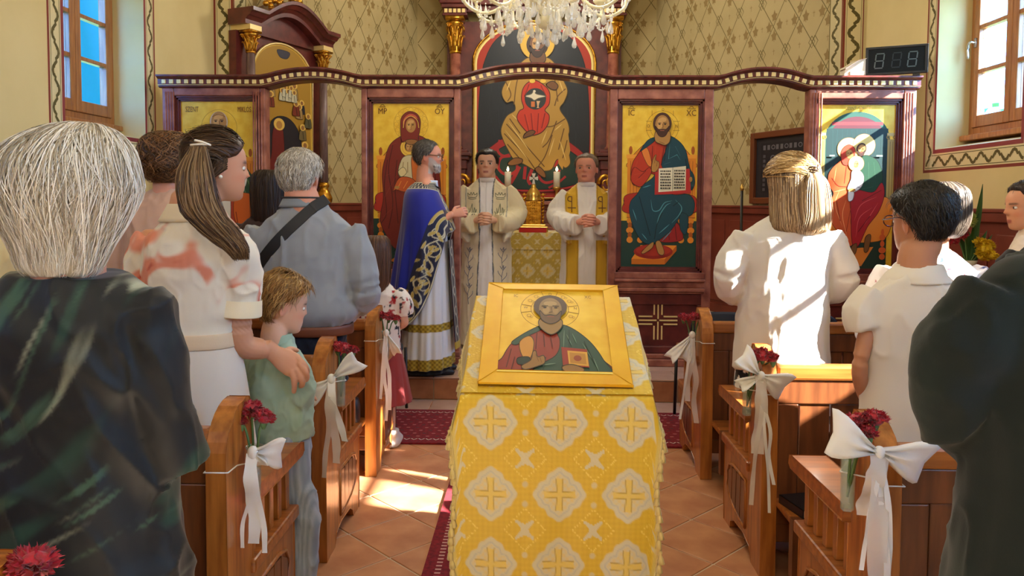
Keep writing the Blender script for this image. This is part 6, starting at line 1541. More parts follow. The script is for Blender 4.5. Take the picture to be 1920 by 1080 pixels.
class Person:
    def __init__(s, label, x, y, rz, h, z0=0.0, group=None):
        s.root = thing('person', label, 'person', (x, y, z0), rz, group); s.h = h; s.x, s.y, s.rz, s.z0 = x, y, rz, z0
        s.Mi = (Matrix.Translation((x, y, z0)) @ Matrix.Rotation(rz, 4, 'Z')).inverted()
    def L(s, px, py, Y): return np.array(s.Mi @ U(px, py, Y))
    def head(s, H, yaw=0, pitch=0, roll=0, at=(0, 0.01), top=None):
        """yaw > 0 turns to the person's right, pitch > 0 bows"""
        s.H = H; z = (top if top is not None else s.h) - H
        piv = Vector((0, -0.06 * H, 0.25 * H))
        R = Matrix.Rotation(-math.radians(yaw), 4, 'Z') @ Matrix.Rotation(-math.radians(pitch), 4, 'X') @ Matrix.Rotation(math.radians(roll), 4, 'Y')
        s.HM = Matrix.Translation((at[0], at[1], z)) @ Matrix.Translation(piv) @ R @ Matrix.Translation(-piv)
        s.A = np.array(s.HM); s.Ai = np.array(s.HM.inverted()); return s
    def hp(s, P): P = np.asarray(P, float); return P @ s.A[:3, :3].T + s.A[:3, 3]
    def body(s, skin='warm', arms=(), hands=(), voxel=0.006, dec=0.5, wide=1.0, nose=1.0, jaw=1.0, shoulder=0.16, brow=(60, 44, 34), beard=None, lips=(176, 96, 88), legs=True, eyes=(70, 50, 36), ears=1.0, neckr=0.25, lean=0.0, torso=1.0, eyelid=True):
        H, h = s.H, s.h; G0, T, Z = head_grid(H, wide=wide, nose=nose, jaw=jaw)
        parts = [loft(s.hp(G0.reshape(-1, 3)).reshape(G0.shape))]
        for q in (-1, 1):
            if not ears: break
            R = Matrix.Rotation(q * 0.35, 3, 'Z') @ Matrix.Rotation(-0.2, 3, 'X')
            V, F = ball((0, 0, 0), (0.028 * H, 0.075 * H * ears, 0.125 * H * ears), 12, 9); V = np.array(V).reshape(-1, 3); V[:, 1] *= 1 + 0.35 * np.clip(V[:, 2] / (0.125 * H), -1, 1)
            V = V @ np.array(R).T + np.array((q * 0.335 * H * wide, -0.085 * H, 0.43 * H)); parts.append((s.hp(V), F))
        nb = np.array((0, -0.03, 0.845 * h if legs else 0.84 * h)); n1 = s.hp((0, -0.07 * H, 0.18 * H)); n0 = np.array((0, -0.02, n1[2] - 0.22 * H))
        parts.append(tube([s.hp((0, -0.09 * H, 0.34 * H)), n1, n0, (0, -0.02, n0[2] - 0.10)], np.array([.20, neckr, neckr * 1.06, neckr * 1.12]) * H, 18, 10))
        sh = n0[2] - 0.055
        R = []
        for z, rx, ry in ((sh + 0.02, .055, .05), (sh - .02, shoulder * 0.66, .055), (sh - .12, shoulder * 0.72, .08), (sh - .33, shoulder * .66, .075), (0.52 * h, shoulder * .8, .085), (0.47 * h, shoulder * .7, .07)):
            R.append([(rx * torso * math.cos(a), ry * torso * math.sin(a), z) for a in np.linspace(0, 2 * PI, 20, endpoint=False)])
        parts.append(loft(np.array(R)))
        if legs:
            for q in (-1, 1): kk = h / 1.7; parts.append(tube([(q * .075 * kk, 0, .50 * h), (q * .085 * kk, .01, .28 * h), (q * .09 * kk, -.01, .05 * h)], np.array([.068, .045, .034]) * kk, 12, 9))
        for a in arms:
            P = np.array(a, float); P[0] = P[0] * (.8, 1, 1) - (0, 0, .035); parts.append(tube(P, np.interp(np.linspace(0, 1, len(P)), [0, .5, 1], [.030, .028, .025]) * (h / 1.7) ** 0.5, 12, 14, round_ends=True))
        hs = [p for hd in hands for p in hd]
        me = fuse(parts, voxel, 3, dec)
        if hs:
            m2 = fuse(hs, 0.0032, 2, 0.6); bm = bmesh.new(); bm.from_mesh(me); bm.from_mesh(m2); bm.to_mesh(me); bm.free(); bpy.data.meshes.remove(m2)
        co = arr(me); lc = (co @ s.Ai[:3, :3].T + s.Ai[:3, 3]) / H
        base = nlin(SKINS.get(skin, skin)); c = np.tile(base, (len(co), 1))
        x, y, z = np.abs(lc[:, 0]), lc[:, 1], lc[:, 2]; g = lambda v, m, d: np.exp(-((v - m) / d) ** 2); hd = (z > -0.05) & (z < 1.1) & (np.abs(y) < 0.7) & (x < 0.6); fr = (y > 0.12) & hd
        c = mixc(c, base * (1.02, 0.72, 0.66), np.clip(0.55 * g(x, .2, .08) * g(z, .35, .07) + 0.6 * g(x, 0, .07) * g(z, .40, .05), 0, 1) * fr)
        c = mixc(c, base * (1.0, 0.62, 0.56), 0.6 * g(x, .36, .05) * g(z, .43, .14) * hd)
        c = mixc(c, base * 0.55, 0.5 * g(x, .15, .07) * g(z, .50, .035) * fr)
        if beard is not None:
            bz = np.interp(x, [0, .12, .2, .3, .4], [.30, .28, .30, .46, .5]); c = mixc(c, nlin(beard[0]), beard[1] * sstep(bz + .02, bz - .04, z) * (y > 0.02) * hd * (z > -0.2))
        c = mixc(c, nlin(lips), 0.85 * (sstep(.105, .07, x) * sstep(.255, .24, z) * sstep(.165, .178, z)) * fr)
        c = mixc(c, nlin((90, 40, 40)), 0.8 * sstep(.10, .08, x) * g(z, .209, .007) * fr)
        c = mixc(c, nlin(brow), 0.9 * sstep(.05, .075, x) * sstep(.25, .20, x) * g(z, .585 - .15 * (x - .14) ** 2 / .02 * .1, .02) * fr)
        a = me.color_attributes.new('Col', 'FLOAT_COLOR', 'POINT'); cc = np.ones((len(co), 4), np.float32); cc[:, :3] = c; a.data.foreach_set('color', cc.ravel())
        me.materials.append(M_SKIN); me.polygons.foreach_set('use_smooth', np.ones(len(me.polygons), bool)); me.name = 'body'; me.update()
        s.b = bpy.data.objects.new('body', me); COL.objects.link(s.b); s.b.parent = s.root
        for q in (-1, 1):
            V, F = ball((0, 0, 0), 0.05 * H, 16, 14); V = np.asarray(V)
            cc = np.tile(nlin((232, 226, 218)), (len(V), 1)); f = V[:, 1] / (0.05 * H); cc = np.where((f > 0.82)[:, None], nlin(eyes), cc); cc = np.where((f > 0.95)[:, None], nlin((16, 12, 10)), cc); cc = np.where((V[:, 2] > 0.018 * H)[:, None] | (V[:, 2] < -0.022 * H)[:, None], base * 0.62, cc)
            link_mesh('eye', s.hp(V + (q * .145 * H * wide, .306 * H, .50 * H)), F, M_EYE, s.b, col=cc)
        return s
    def cap(s, cols, thick=0.012, line=((0, .84), (35, .82), (60, .72), (75, .56), (95, .50), (112, .36), (140, .2), (180, .15)), noise=0.004, tsh=None, nstr=0, slen=0.05, sw=0.0022, seed=0, wide=1.0, shift=0.0, name='hair', parting=0.0):
        """close-cropped hair: a shell that rises out of the scalp above the hairline"""
        H = s.H; G0, T, Z = head_grid(H, 72, 56, False, wide=wide)
        ang = np.degrees(np.minimum(T, 2 * PI - T)); L_ = np.array(line, float); zl = np.interp(ang, L_[:, 0], L_[:, 1]) + shift
        m = sstep(zl - 0.03, zl + 0.05, Z)
        P = G0.reshape(-1, 3); cen = np.array((0, -0.05 * H, 0.5 * H)); d = P - cen; d[:, 2] *= 0.8; d /= np.linalg.norm(d, axis=1)[:, None]
        t = thick if tsh is None else thick * tsh(np.degrees(T), Z).ravel()
        off = (t + noise * fbm(P, (60, 60, 40), seed)) * m.ravel() - 0.012 * (1 - m.ravel())
        V = P + d * off[:, None]; col = nlin(cols[0]); c = mixc(np.tile(col, (len(V), 1)), nlin(cols[1]), np.clip(0.5 + 0.7 * fbm(P, (120, 120, 14), seed + 3), 0, 1))
        Vw = s.hp(V); o = link_mesh(name, *loft(Vw.reshape(G0.shape)), M_HAIR, s.b if False else s.root, col=c)
        if nstr:
            R = np.random.default_rng(seed + 9); idx = np.where((m.ravel() > 0.6))[0]; S = []; C = []
            for _ in range(nstr):
                i = R.choice(idx); p = V[i]; n = d[i]; dn = np.array((parting * 0.6, -0.5, -1.0)) + R.normal(size=3) * 0.35; tn = dn - n * (dn @ n); tn /= np.linalg.norm(tn)
                ln = slen * R.uniform(0.6, 1.2); S.append([p - n * 0.002, p + tn * ln * 0.5 + n * 0.0035, p + tn * ln - n * 0.001]); C.append(nlin(cols[R.integers(len(cols))]) * R.uniform(0.8, 1.25))
            strands(s, S, sw, C, 5, o)
        return o
    def hair(s, rings, cols, nstr=600, sw=0.0022, seed=0, noise=0.006, t=(0.0, 1.0), drift=0.15, name='hair', nscale=26, lift=0.004, stre=0.25, segs=12, curl=0.0, parent=None):
        """loose hair: a loft through rings (z, cx, cy, rx, ryback, ryfront) in the head's frame, covered with strands"""
        R0 = np.array(rings, float); n = 44; m = 60
        Q = spline(R0, m); th = np.linspace(0, 2 * PI, n, endpoint=False)
        def surf(tt, a):
            i = np.clip(tt, 0, 1) * (m - 1); q = np.array([np.interp(i, np.arange(m), Q[:, k]) for k in range(6)])
            return np.stack([q[1] + q[3] * np.sin(a), q[2] + np.where(np.cos(a) > 0, q[5], q[4]) * np.cos(a), q[0] + 0 * a], -1)
        Tt, Aa = np.meshgrid(np.linspace(0, 1, m), th, indexing='ij'); V = surf(Tt.ravel(), Aa.ravel())
        cen = np.stack([np.interp(Tt.ravel() * (m - 1), np.arange(m), Q[:, 1]), np.interp(Tt.ravel() * (m - 1), np.arange(m), Q[:, 2]), np.interp(Tt.ravel() * (m - 1), np.arange(m), Q[:, 0])], 1)
        d = V - cen; d /= np.linalg.norm(d, axis=1)[:, None] + 1e-6
        st = np.stack([np.cos(Aa.ravel()) * 1.0, np.sin(Aa.ravel()) * 1.0, Tt.ravel() * stre], 1)
        V = V + d * (noise * fbm(st, nscale / 3.0, seed, 3))[:, None]
        f = np.clip(0.5 + 0.8 * fbm(st, nscale / 1.5, seed + 5, 3), 0, 1); c = mixc(np.tile(nlin(cols[0]), (len(V), 1)), nlin(cols[1]), f)
        o = link_mesh(name, *loft(s.hp(V).reshape(m, n, 3)), M_HAIR, parent or s.root, col=c)
        if nstr:
            R = np.random.default_rng(seed + 1); S = []; C = []
            for _ in range(nstr):
                a0 = R.uniform(0, 2 * PI); t0 = t[0] + (t[1] - t[0]) * R.uniform(0, 0.45); t1 = min(1.0, t0 + R.uniform(0.3, 0.75)); tt = np.linspace(t0, t1, segs); a = a0 + drift * R.normal() * np.linspace(0, 1, segs) ** 1.5 + curl * np.sin(np.linspace(0, 1, segs) * 9 + R.uniform(0, 6))
                P = surf(tt, a); cc = np.stack([np.interp(tt * (m - 1), np.arange(m), Q[:, 1]), np.interp(tt * (m - 1), np.arange(m), Q[:, 2]), P[:, 2]], 1); dn = P - cc; dn /= np.linalg.norm(dn, axis=1)[:, None] + 1e-6
                P = P + dn * (R.uniform(0.0, 1.0) * lift + curl * 0.02 * np.cos(np.linspace(0, 1, segs) * 9 + a0 * 5)[:, None] + noise * 0.6)
                S.append(P); C.append(nlin(cols[R.integers(len(cols))]) * R.uniform(0.82, 1.2))
            strands(s, S, sw, C, segs, o)
        return o
def strands(s, S, wd, C, segs, parent, head=True):
    """thin tapered ribbons, all one mesh"""
    V = []; F = []; CC = []; R = random.Random(4)
    for P, c in zip(S, C):
        P = spline(P, segs) if len(P) != segs else np.asarray(P, float)
        if head: P = s.hp(P); cen = s.hp((0, -0.05 * s.H, 0.45 * s.H))
        else: cen = np.array((0, 0.0, P[:, 2].mean()))
        T = np.gradient(P, axis=0); T /= np.linalg.norm(T, axis=1)[:, None] + 1e-9; N = P - cen; B = np.cross(T, N); B /= np.linalg.norm(B, axis=1)[:, None] + 1e-9
        N = np.cross(B, T); an = R.uniform(-0.5, 0.5); B = B * math.cos(an) + N * math.sin(an)
        w_ = wd * (1 - np.linspace(0, 1, segs) ** 2 * 0.85); n0 = len(V)
        V.extend((P + B * w_[:, None] / 2).tolist()); V.extend((P - B * w_[:, None] / 2).tolist()); CC.extend([tuple(c)] * (2 * segs))
        F.extend([(n0 + i, n0 + i + 1, n0 + segs + i + 1, n0 + segs + i) for i in range(segs - 1)])
    link_mesh('strands', V, F, M_HAIR, parent, col=np.array(CC), kind='stuff')
def ringset(R, n=40, folds=None):
    """horizontal elliptical rings: (z, cx, cy, rx, ry[, exponent])"""
    out = []; a = np.linspace(0, 2 * PI, n, endpoint=False)
    for r in R:
        e = r[5] if len(r) > 5 else 1.0; c, q = np.cos(a), np.sin(a)
        k = 1.0 if folds is None else 1 + folds(a, r[0])
        out.append(np.stack([r[1] + r[3] * k * np.sign(c) * np.abs(c) ** e, r[2] + r[4] * k * np.sign(q) * np.abs(q) ** e, np.full(n, r[0])], 1))
    return loft(np.array(out))
def dense(R, n):
    k = max(len(r) for r in R)
    return [tuple(r) for r in spline(np.array([tuple(r) + (1.0,) * (k - len(r)) for r in R], float), n)]
def wrinkle(amp, scale=(9, 9, 4), seed=0, dirn=None):
    def f(P, N):
        Q = P if dirn is None else P @ np.array(dirn).T
        v = fbm(Q, scale, seed, 3); r = np.clip(1 - np.abs(fbm(Q, np.array(scale) * 0.9, seed + 50, 2)) * 2.2, 0, 1) ** 2; r2 = np.clip(1 - np.abs(fbm(Q, np.array(scale) * 1.9, seed + 90, 2)) * 2.2, 0, 1) ** 2
        return amp * (0.6 * v + 1.5 * r + 0.6 * r2 - 0.5)
    return f
def shoes(s, col, y=0.06, sp=0.09, L=0.26, z=0.0):
    for q in (-1, 1):
        P = dense([(0.006, q * sp, y, .034, L / 2, .8), (0.03, q * sp, y, .044, L / 2 + .005, .8), (0.06, q * sp, y - 0.02, .040, L / 2 - .03), (0.09, q * sp, y - .06, .036, .05), (0.11, q * sp, y - .07, .036, .042)], 12)
        link_mesh('shoe', *ringset(P, 20), mat('shoe_%d' % sum(col), col, 0.4), s.root)
def trousers(s, col, top, rx=0.17, ry=0.12, name='trousers', leg=0.085, bot=0.06, seed=1, colf=None, vox=0.009):
    parts = [ringset(dense([(top, 0, 0, rx, ry), (top - .12, 0, -.005, rx * 1.06, ry * 1.08), (top - .25, 0, 0, rx, ry * 1.0)], 8), 28)]
    for q in (-1, 1): parts.append(tube([(q * rx * .5, 0, top - .18), (q * .095, .01, .5 * top), (q * .095, -.01, bot)], [rx * .52, leg, .062], 16, 12))
    return fused(name, parts, vox, M_CLOTH, s.root, 4, 0.5, wrinkle(0.006, (14, 14, 9), seed), colf or nlin(col))
def skirt(s, col, top, rx, ry, bot, rxb, ryb, name='skirt', n=14, amp=0.03, m=M_CLOTH, cy=0.0, colf=None, N=120, M_=40, seed=0):
    z = np.linspace(top, bot, M_); a = np.linspace(0, 2 * PI, N, endpoint=False); f = (top - z) / (top - bot)
    R = np.random.default_rng(seed); ph = R.uniform(0, 6, 3); V = []
    for zi, fi in zip(z, f):
        k = 1 + amp * fi ** 0.8 * (np.sin(n * a + ph[0]) + 0.5 * np.sin((n * 2 + 1) * a + ph[1] + fi * 2) + 0.3 * np.sin(5 * a + ph[2]))
        rx_, ry_ = rx + (rxb - rx) * fi ** 0.8, ry + (ryb - ry) * fi ** 0.8
        V.append(np.stack([rx_ * k * np.cos(a), cy + ry_ * k * np.sin(a), np.full(N, zi)], 1))
    v, F = loft(np.array(V)); c = np.tile(nlin(col), (len(v), 1)) if colf is None else colf(v, None)
    return link_mesh(name, v, F, m, s.root, col=c)
def on_front(o, pts, off=0.002, dirn=(0, -1, 0), far=1.0):
    """project (x, z) points onto a garment from its front (or the side the direction comes from)"""
    if 'bvh' not in CACHE.setdefault(o.name, {}):
        me = o.data; me.calc_loop_triangles(); CACHE[o.name]['bvh'] = BVHTree.FromPolygons([tuple(v.co) for v in me.vertices], [tuple(p.vertices) for p in me.polygons])
    b = CACHE[o.name]['bvh']; out = []; d = Vector(dirn)
    for p in pts:
        org = Vector((p[0], 0, p[1])) if len(p) == 2 else Vector(p)
        hit = b.ray_cast(org - d * far, d, 3.0)
        if hit[0] is not None: out.append(np.array(hit[0] - d * off))
    return out
CACHE = {}
def stitch(s, o, lines, wd, col, name='embroidery', dirn=(0, -1, 0), m=None, n=None):
    """embroidered lines lying on a garment: one mesh"""
    g = G(); col = [col] * len(lines) if np.ndim(col) == 1 else col
    for l, c in zip(lines, col):
        P = spline(np.array(l, float), n or max(4, 4 * len(l))); q = on_front(o, [tuple(p) for p in P], 0.0015, dirn)
        if len(q) < 3: continue
        g.add(tube(q, wd / 2, 5, flat=0.5, flatdir=dirn), nlin(c))
    return g.make(name, m or M_SILK, o if o.parent is s.root else s.root, color=True, kind='stuff')
# ================================================================== people, row by row
# ---- the woman in the dark dress, nearest on the left
Y = 1.500; c = U(137, 350, Y)
P = Person('white-haired woman in a black and dark green streaked dress, nearest the camera at left', c.x, Y, 0, 1.62)
P.head(0.228, yaw=2, pitch=6, top=U(137, 236, Y).z - 0.022)
sr = P.L(296, 590, Y)
arm = [(0.150, 0.0, 1.30), (0.160, -0.01, 1.03), (0.06, 0.2, 1.02)]
P.body('ruddy', arms=[arm, [(-a, b, d) for a, b, d in arm]], hands=[hand_geo((0.055, 0.22, 1.02), (-.3, 1, 0), (.3, .2, 1), 0.17, 0.5, side=1), hand_geo((-0.055, 0.22, 1.02), (.3, 1, 0), (-.3, .2, 1), 0.17, 0.5, side=-1)], neckr=0.27, shoulder=0.15)
def dark_leaf(V, N):
    R = np.array(((0.62, 0.0, 0.785), (0, 1, 0), (-0.785, 0, 0.62)))
    Q = V @ R.T; bend = 0.05 * np.sin(Q[:, 0] * 9); Q = Q + np.stack([0 * bend, 0 * bend, bend], 1)
    n = fbm(Q, (4, 7, 34), 3, 2); n2 = fbm(Q, (3.5, 7, 24), 8, 2); n3 = vnoise(Q, (9, 9, 90), 12)
    c = np.tile(nlin((10, 12, 15)), (len(V), 1)); c = mixc(c, nlin((28, 58, 46)), 0.9 * sstep(0.12, 0.6, n2)); c = mixc(c, nlin((170, 172, 146)), 0.9 * sstep(0.46, 0.8, n) * (0.45 + 0.55 * sstep(-0.3, 0.6, n3)))
    c = mixc(c, nlin((70, 104, 80)), 0.5 * sstep(0.55, 0.95, fbm(Q, (5, 8, 60), 31, 2))); return c
parts = [ringset(dense([(0.60, 0, 0, .225, .175), (0.80, 0, 0, .200, .155), (0.95, 0, 0, .185, .145), (1.08, 0, 0, .172, .135), (1.18, 0, -.005, .168, .135), (1.26, 0, -.01, .166, .122), (1.305, 0, -.015, .148, .10), (1.338, 0, -.015, .112, .085)], 24), 36)]
for q in (-1, 1): parts.append(tube([(q * .122, -.01, 1.295), (q * .152, -.01, 1.20), (q * .170, -.005, 1.05), (q * .188, 0.02, 0.94)], [.056, .064, .062, .070], 20, 16, round_ends=False))
fused('dress_top', parts, 0.007, M_SILK, P.root, 8, None, wrinkle(0.010, (7, 7, 3.2), 5, ((0.8, 0, 0.6), (0, 1, 0), (-0.6, 0, 0.8))), dark_leaf)
skirt(P, (10, 12, 15), 0.80, .19, .14, 0.12, .30, .24, 'skirt', 9, 0.045, M_SILK, colf=dark_leaf, N=160, M_=90)
shoes(P, (20, 20, 22))
H = P.H
P.hair([(1.12 * H, 0.02, -.02, .006, .006, .006), (1.105 * H, 0.02, -.02, .022, .022, .02), (1.06 * H, 0.016, -.022, .050, .05, .04), (0.98 * H, 0.010, -.026, .078, .076, .055), (0.87 * H, 0.004, -.03, .104, .098, .06), (0.72 * H, 0, -.035, .124, .114, .055), (0.54 * H, 0, -.035, .134, .122, .045), (0.38 * H, 0.0, -.035, .121, .114, .035), (0.20 * H, .004, -.04, .098, .092, .02), (0.03 * H, .006, -.045, .076, .066, .01), (-0.13 * H, .006, -.05, .064, .050, .005), (-0.21 * H, .006, -.05, .046, .035, .0)],
       [(186, 172, 150), (222, 214, 198), (236, 230, 220), (150, 136, 116), (228, 220, 208)], 3200, 0.0021, 2, 0.014, (0.0, 0.95), 0.42, nscale=16, lift=0.013, segs=11)
G().add(tube([P.hp((0.062 * math.sin(a), -0.02 - 0.072 * math.cos(a), -0.115 - 0.02 * math.cos(a))) for a in np.linspace(-1.9, 1.9, 26)], 0.0026, 6)).make('necklace_cord', mat('dark_cord', (60, 34, 26), 0.6), P.root)
# ---- the person at the very left edge, cream shirt
Y = 2.550; c = U(-62, 350, Y)
P = Person('person in a cream shirt at the far left edge, face cut by the frame', c.x, Y, 0.0, 1.66)
P.head(0.225, yaw=35, top=U(-40, 262, Y).z)
arm = [(0.17, 0.0, 1.35), (0.22, 0.0, 1.08), (0.12, 0.22, 1.0)]
P.body('ruddy', arms=[arm, [(-a, b, d) for a, b, d in arm]], hands=[hand_geo((0.11, .24, 1.0), (-.4, 1, 0), (.3, .2, 1), side=1), hand_geo((-0.11, .24, 1.0), (.4, 1, 0), (-.3, .2, 1), side=-1)], dec=0.35)
P.cap([(120, 96, 70), (150, 124, 96)], 0.016)
parts = [ringset(dense([(0.78, 0, 0, .19, .14), (1.0, 0, 0, .18, .13), (1.25, 0, 0, .185, .13), (1.36, 0, -.01, .165, .11), (1.42, 0, -.01, .09, .075), (1.46, 0, -.01, .066, .064)], 18), 32)]
for q in (-1, 1): parts.append(tube([(q * .15, 0, 1.36), (q * .21, 0, 1.2), (q * .235, 0, 1.06)], [.066, .078, .072], 16, 10))
fused('shirt', parts, 0.010, M_CLOTH, P.root, 6, 0.6, wrinkle(0.006, (9, 9, 5), 3), nlin((226, 206, 156)))
trousers(P, (60, 54, 50), 0.84); shoes(P, (30, 28, 28))
# ---- long olive-brown hair seen behind the white-haired woman
Y = 3.600; c = U(74, 350, Y)
P = Person('woman with long olive-brown hair, mostly hidden behind the white-haired woman', c.x, Y, 0.0, 1.64)
P.head(0.225, top=U(74, 300, Y).z)
P.body('warm', arms=[[(0.16, 0, 1.32), (0.2, 0, 1.06), (0.1, .2, 1.0)], [(-0.16, 0, 1.32), (-0.2, 0, 1.06), (-0.1, .2, 1.0)]], hands=[hand_geo((0.1, .22, 1.0), (-.4, 1, 0), (.3, .2, 1), side=1), hand_geo((-0.1, .22, 1.0), (.4, 1, 0), (-.3, .2, 1), side=-1)], dec=0.3)
H = P.H
P.hair([(1.05 * H, 0, -.02, .02, .02, .015), (1.02 * H, 0, -.02, .06, .06, .05), (0.85 * H, 0, -.02, .095, .11, .07), (0.5 * H, 0, -.02, .105, .118, .04), (0.1 * H, 0, -.03, .115, .10, .02), (-0.4 * H, 0, -.05, .125, .075, .0), (-0.75 * H, 0, -.07, .11, .05, .0), (-0.95 * H, 0, -.075, .07, .03, .0)], [(104, 82, 34), (132, 104, 48), (88, 66, 26)], 700, 0.003, 7, 0.006, segs=8)
parts = [ringset(dense([(0.75, 0, 0, .19, .14), (1.0, 0, 0, .17, .12), (1.25, 0, 0, .18, .125), (1.34, 0, -.01, .16, .10), (1.40, 0, -.01, .07, .065)], 16), 30)]
for q in (-1, 1): parts.append(tube([(q * .15, 0, 1.33), (q * .20, 0, 1.08), (q * .11, .17, 1.0)], [.062, .06, .045], 14, 12))
fused('cardigan', parts, 0.012, M_CLOTH, P.root, 5, 0.6, wrinkle(0.005, (9, 9, 5), 4), nlin((96, 78, 44)))
trousers(P, (40, 40, 46), 0.82); shoes(P, (30, 28, 28))
# ---- the woman in dusty pink with curly hair
Y = 3.55; c = U(318, 350, Y)
P = Person('woman in a dusty pink blouse with short curly brown hair', c.x, Y, 0.0, 1.72)
P.head(0.222, yaw=-4, top=U(318, 256, Y).z)
sz = U(300, 372, Y).z
arm = [(0.18, 0, sz - .06), (0.25, 0, sz - .32), (0.12, 0.22, sz - .40)]
P.body('ruddy', arms=[arm, [(-a, b, d) for a, b, d in arm]], hands=[hand_geo((0.1, .24, sz - .4), (-.4, 1, 0), (.3, .2, 1), side=1), hand_geo((-0.1, .24, sz - .4), (.4, 1, 0), (-.3, .2, 1), side=-1)], dec=0.35, neckr=0.27, shoulder=0.17)
H = P.H
P.hair([(1.11 * H, 0, -.02, .008, .008, .008), (1.10 * H, 0, -.02, .028, .028, .02), (1.04 * H, 0, -.025, .062, .064, .05), (0.88 * H, 0, -.03, .094, .104, .07), (0.6 * H, 0, -.03, .106, .118, .05), (0.38 * H, 0, -.035, .100, .11, .03), (0.16 * H, 0, -.04, .082, .085, .02), (0.03 * H, 0, -.05, .05, .05, .0)], [(60, 38, 22), (112, 74, 44), (86, 54, 30), (140, 100, 64)], 1100, 0.0042, 9, 0.016, nscale=34, stre=4.0, drift=0.5, curl=0.35, lift=0.012, segs=14)
parts = [ringset(dense([(0.72, 0, 0, .235, .17), (0.95, 0, 0, .23, .165), (1.1, 0, 0, .225, .16), (sz - .14, 0, -.005, .225, .15), (sz - .055, 0, -.012, .20, .12), (sz, 0, -.015, .13, .085), (sz + .035, 0, -.012, .075, .07), (sz + .045, 0, -.012, .07, .066)], 22), 36)]
for q in (-1, 1): parts.append(tube([(q * .18, 0, sz - .06), (q * .25, 0, sz - .22), (q * .27, .01, sz - .36)], [.075, .092, .098], 18, 12))
fused('blouse', parts, 0.009, M_CLOTH, P.root, 6, 0.7, wrinkle(0.008, (8, 8, 3), 6), nlin((206, 166, 142)))
skirt(P, (60, 50, 60), 0.76, .22, .16, 0.15, .26, .21); shoes(P, (40, 34, 34))
# ---- the mother in the floral dress
Y = 2.540; c = U(362, 430, Y)
P = Person('woman in a white and coral dress with long brown hair held by a clip', c.x, Y, -0.22, 1.70)
hc = P.L(402, 330, Y)
P.head(0.225, yaw=38, pitch=4, at=(hc[0] - 0.0, 0.02), top=U(402, 247, Y).z)
sz = U(300, 415, Y).z
wr = P.L(522, 668, 2.620); el = P.L(452, 640, 2.540); sho = P.L(443, 470, 2.540)
hd = P.L(560, 690, 2.660)
def PL(px, py, d): return P.L(px, py, d)
hand = [loft(np.array([[q + (0.0, 0.0, 0.0) for q in [np.array(wr) + k1 * (math.cos(a) * np.array((0, 0, 1.0)) * rz_ + math.sin(a) * np.array((0, 1.0, 0)) * 0.016 / max(k1, 1)) for a in np.linspace(0, 2 * PI, 14, endpoint=False)]] for k1, rz_ in ((1, .026),)] * 2))] if False else []
def hring(p, rz_, ry_):
    p = np.array(p); d = np.array(PL(560, 690, 2.650)) - np.array(wr); d /= np.linalg.norm(d); n = np.array(P.L(540, 680, 2.490)) - np.array(P.L(540, 680, 2.590)); n -= d * (n @ d); n /= np.linalg.norm(n); t = np.cross(d, n)
    return [p + t * rz_ * math.cos(a) + n * ry_ * math.sin(a) for a in np.linspace(0, 2 * PI, 16, endpoint=False)]
hand.append(loft(np.array([hring(PL(498, 650, 2.590), .030, .024), hring(PL(516, 664, 2.610), .030, .022), hring(PL(532, 674, 2.625), .040, .021), hring(PL(548, 684, 2.635), .043, .019), hring(PL(560, 692, 2.645), .036, .014)])))
for pts in (((558, 672, 2.64), (570, 684, 2.64), (576, 696, 2.665), (572, 704, 2.69)), ((562, 682, 2.635), (573, 698, 2.635), (575, 710, 2.66), (568, 714, 2.685)), ((556, 694, 2.63), (566, 712, 2.635), (566, 722, 2.655), (560, 724, 2.675)), ((546, 694, 2.625), (551, 710, 2.625), (552, 724, 2.635), (551, 734, 2.646))):
    hand.append(tube([PL(*q) for q in pts], [.0118, .0112, .0102, .0088], 10, 14, round_ends=True))
hand.append(tube([PL(528, 664, 2.625), PL(538, 658, 2.640), PL(546, 655, 2.660), PL(556, 657, 2.680)], [.014, .0125, .011, .009], 10, 12, round_ends=True))
arm2 = [(-0.17, 0, sz - .07), (-0.22, 0.02, 1.06), (-0.1, .22, 1.0)]
P.body('warm', arms=[], hands=[hand, hand_geo((-0.09, .24, 1.0), (.4, 1, 0), (-.3, .2, 1), side=-1), [tube([sho, (sho + el) / 2 + (0.0, 0, 0), el, (el + wr) / 2, PL(500, 652, 2.595)], [.046, .044, .042, .036, .027], 16, 24, round_ends=True)], [tube(arm2, [.044, .04, .027], 14, 14, round_ends=True)]], voxel=0.005, shoulder=0.15, nose=1.05)
def coral(V, N):
    n = fbm(V, (8, 8, 8), 21, 3); r = 1 - np.abs(fbm(V, (6, 6, 6), 33, 2)) * 1.7; c = np.tile(nlin((236, 226, 206)), (len(V), 1))
    up = sstep(1.02, 1.10, V[:, 2]); m = np.clip(sstep(0.60, 0.78, r) * sstep(-0.55, -0.1, n), 0, 1) * up; c = mixc(c, nlin((226, 120, 84)), 0.85 * m); c = mixc(c, nlin((196, 70, 50)), 0.8 * sstep(0.86, 0.99, r) * sstep(0.0, 0.35, n) * up); c = mixc(c, nlin((226, 190, 186)), 0.6 * sstep(0.45, 0.8, vnoise(V, (6, 6, 6), 77)) * up)
    return c
bz = P.L(430, 633, Y)[2]
parts = [ringset(dense([(bz - .03, 0, 0, .148, .118), (bz + .02, 0, 0, .142, .112), (bz + .13, 0, 0, .156, .122), (sz - .14, 0, -.005, .174, .125), (sz - .06, 0, -.012, .168, .105), (sz - .012, 0, -.016, .115, .078), (sz + .03, 0, -.012, .074, .066), (sz + .05, 0, -.012, .066, .062)], 22), 40)]
slR = [np.array((0.130, -.01, sz - .05)), np.array((0.168, 0.0, sz - .11)), np.array(P.L(450, 540, Y)), np.array(P.L(448, 592, Y))]
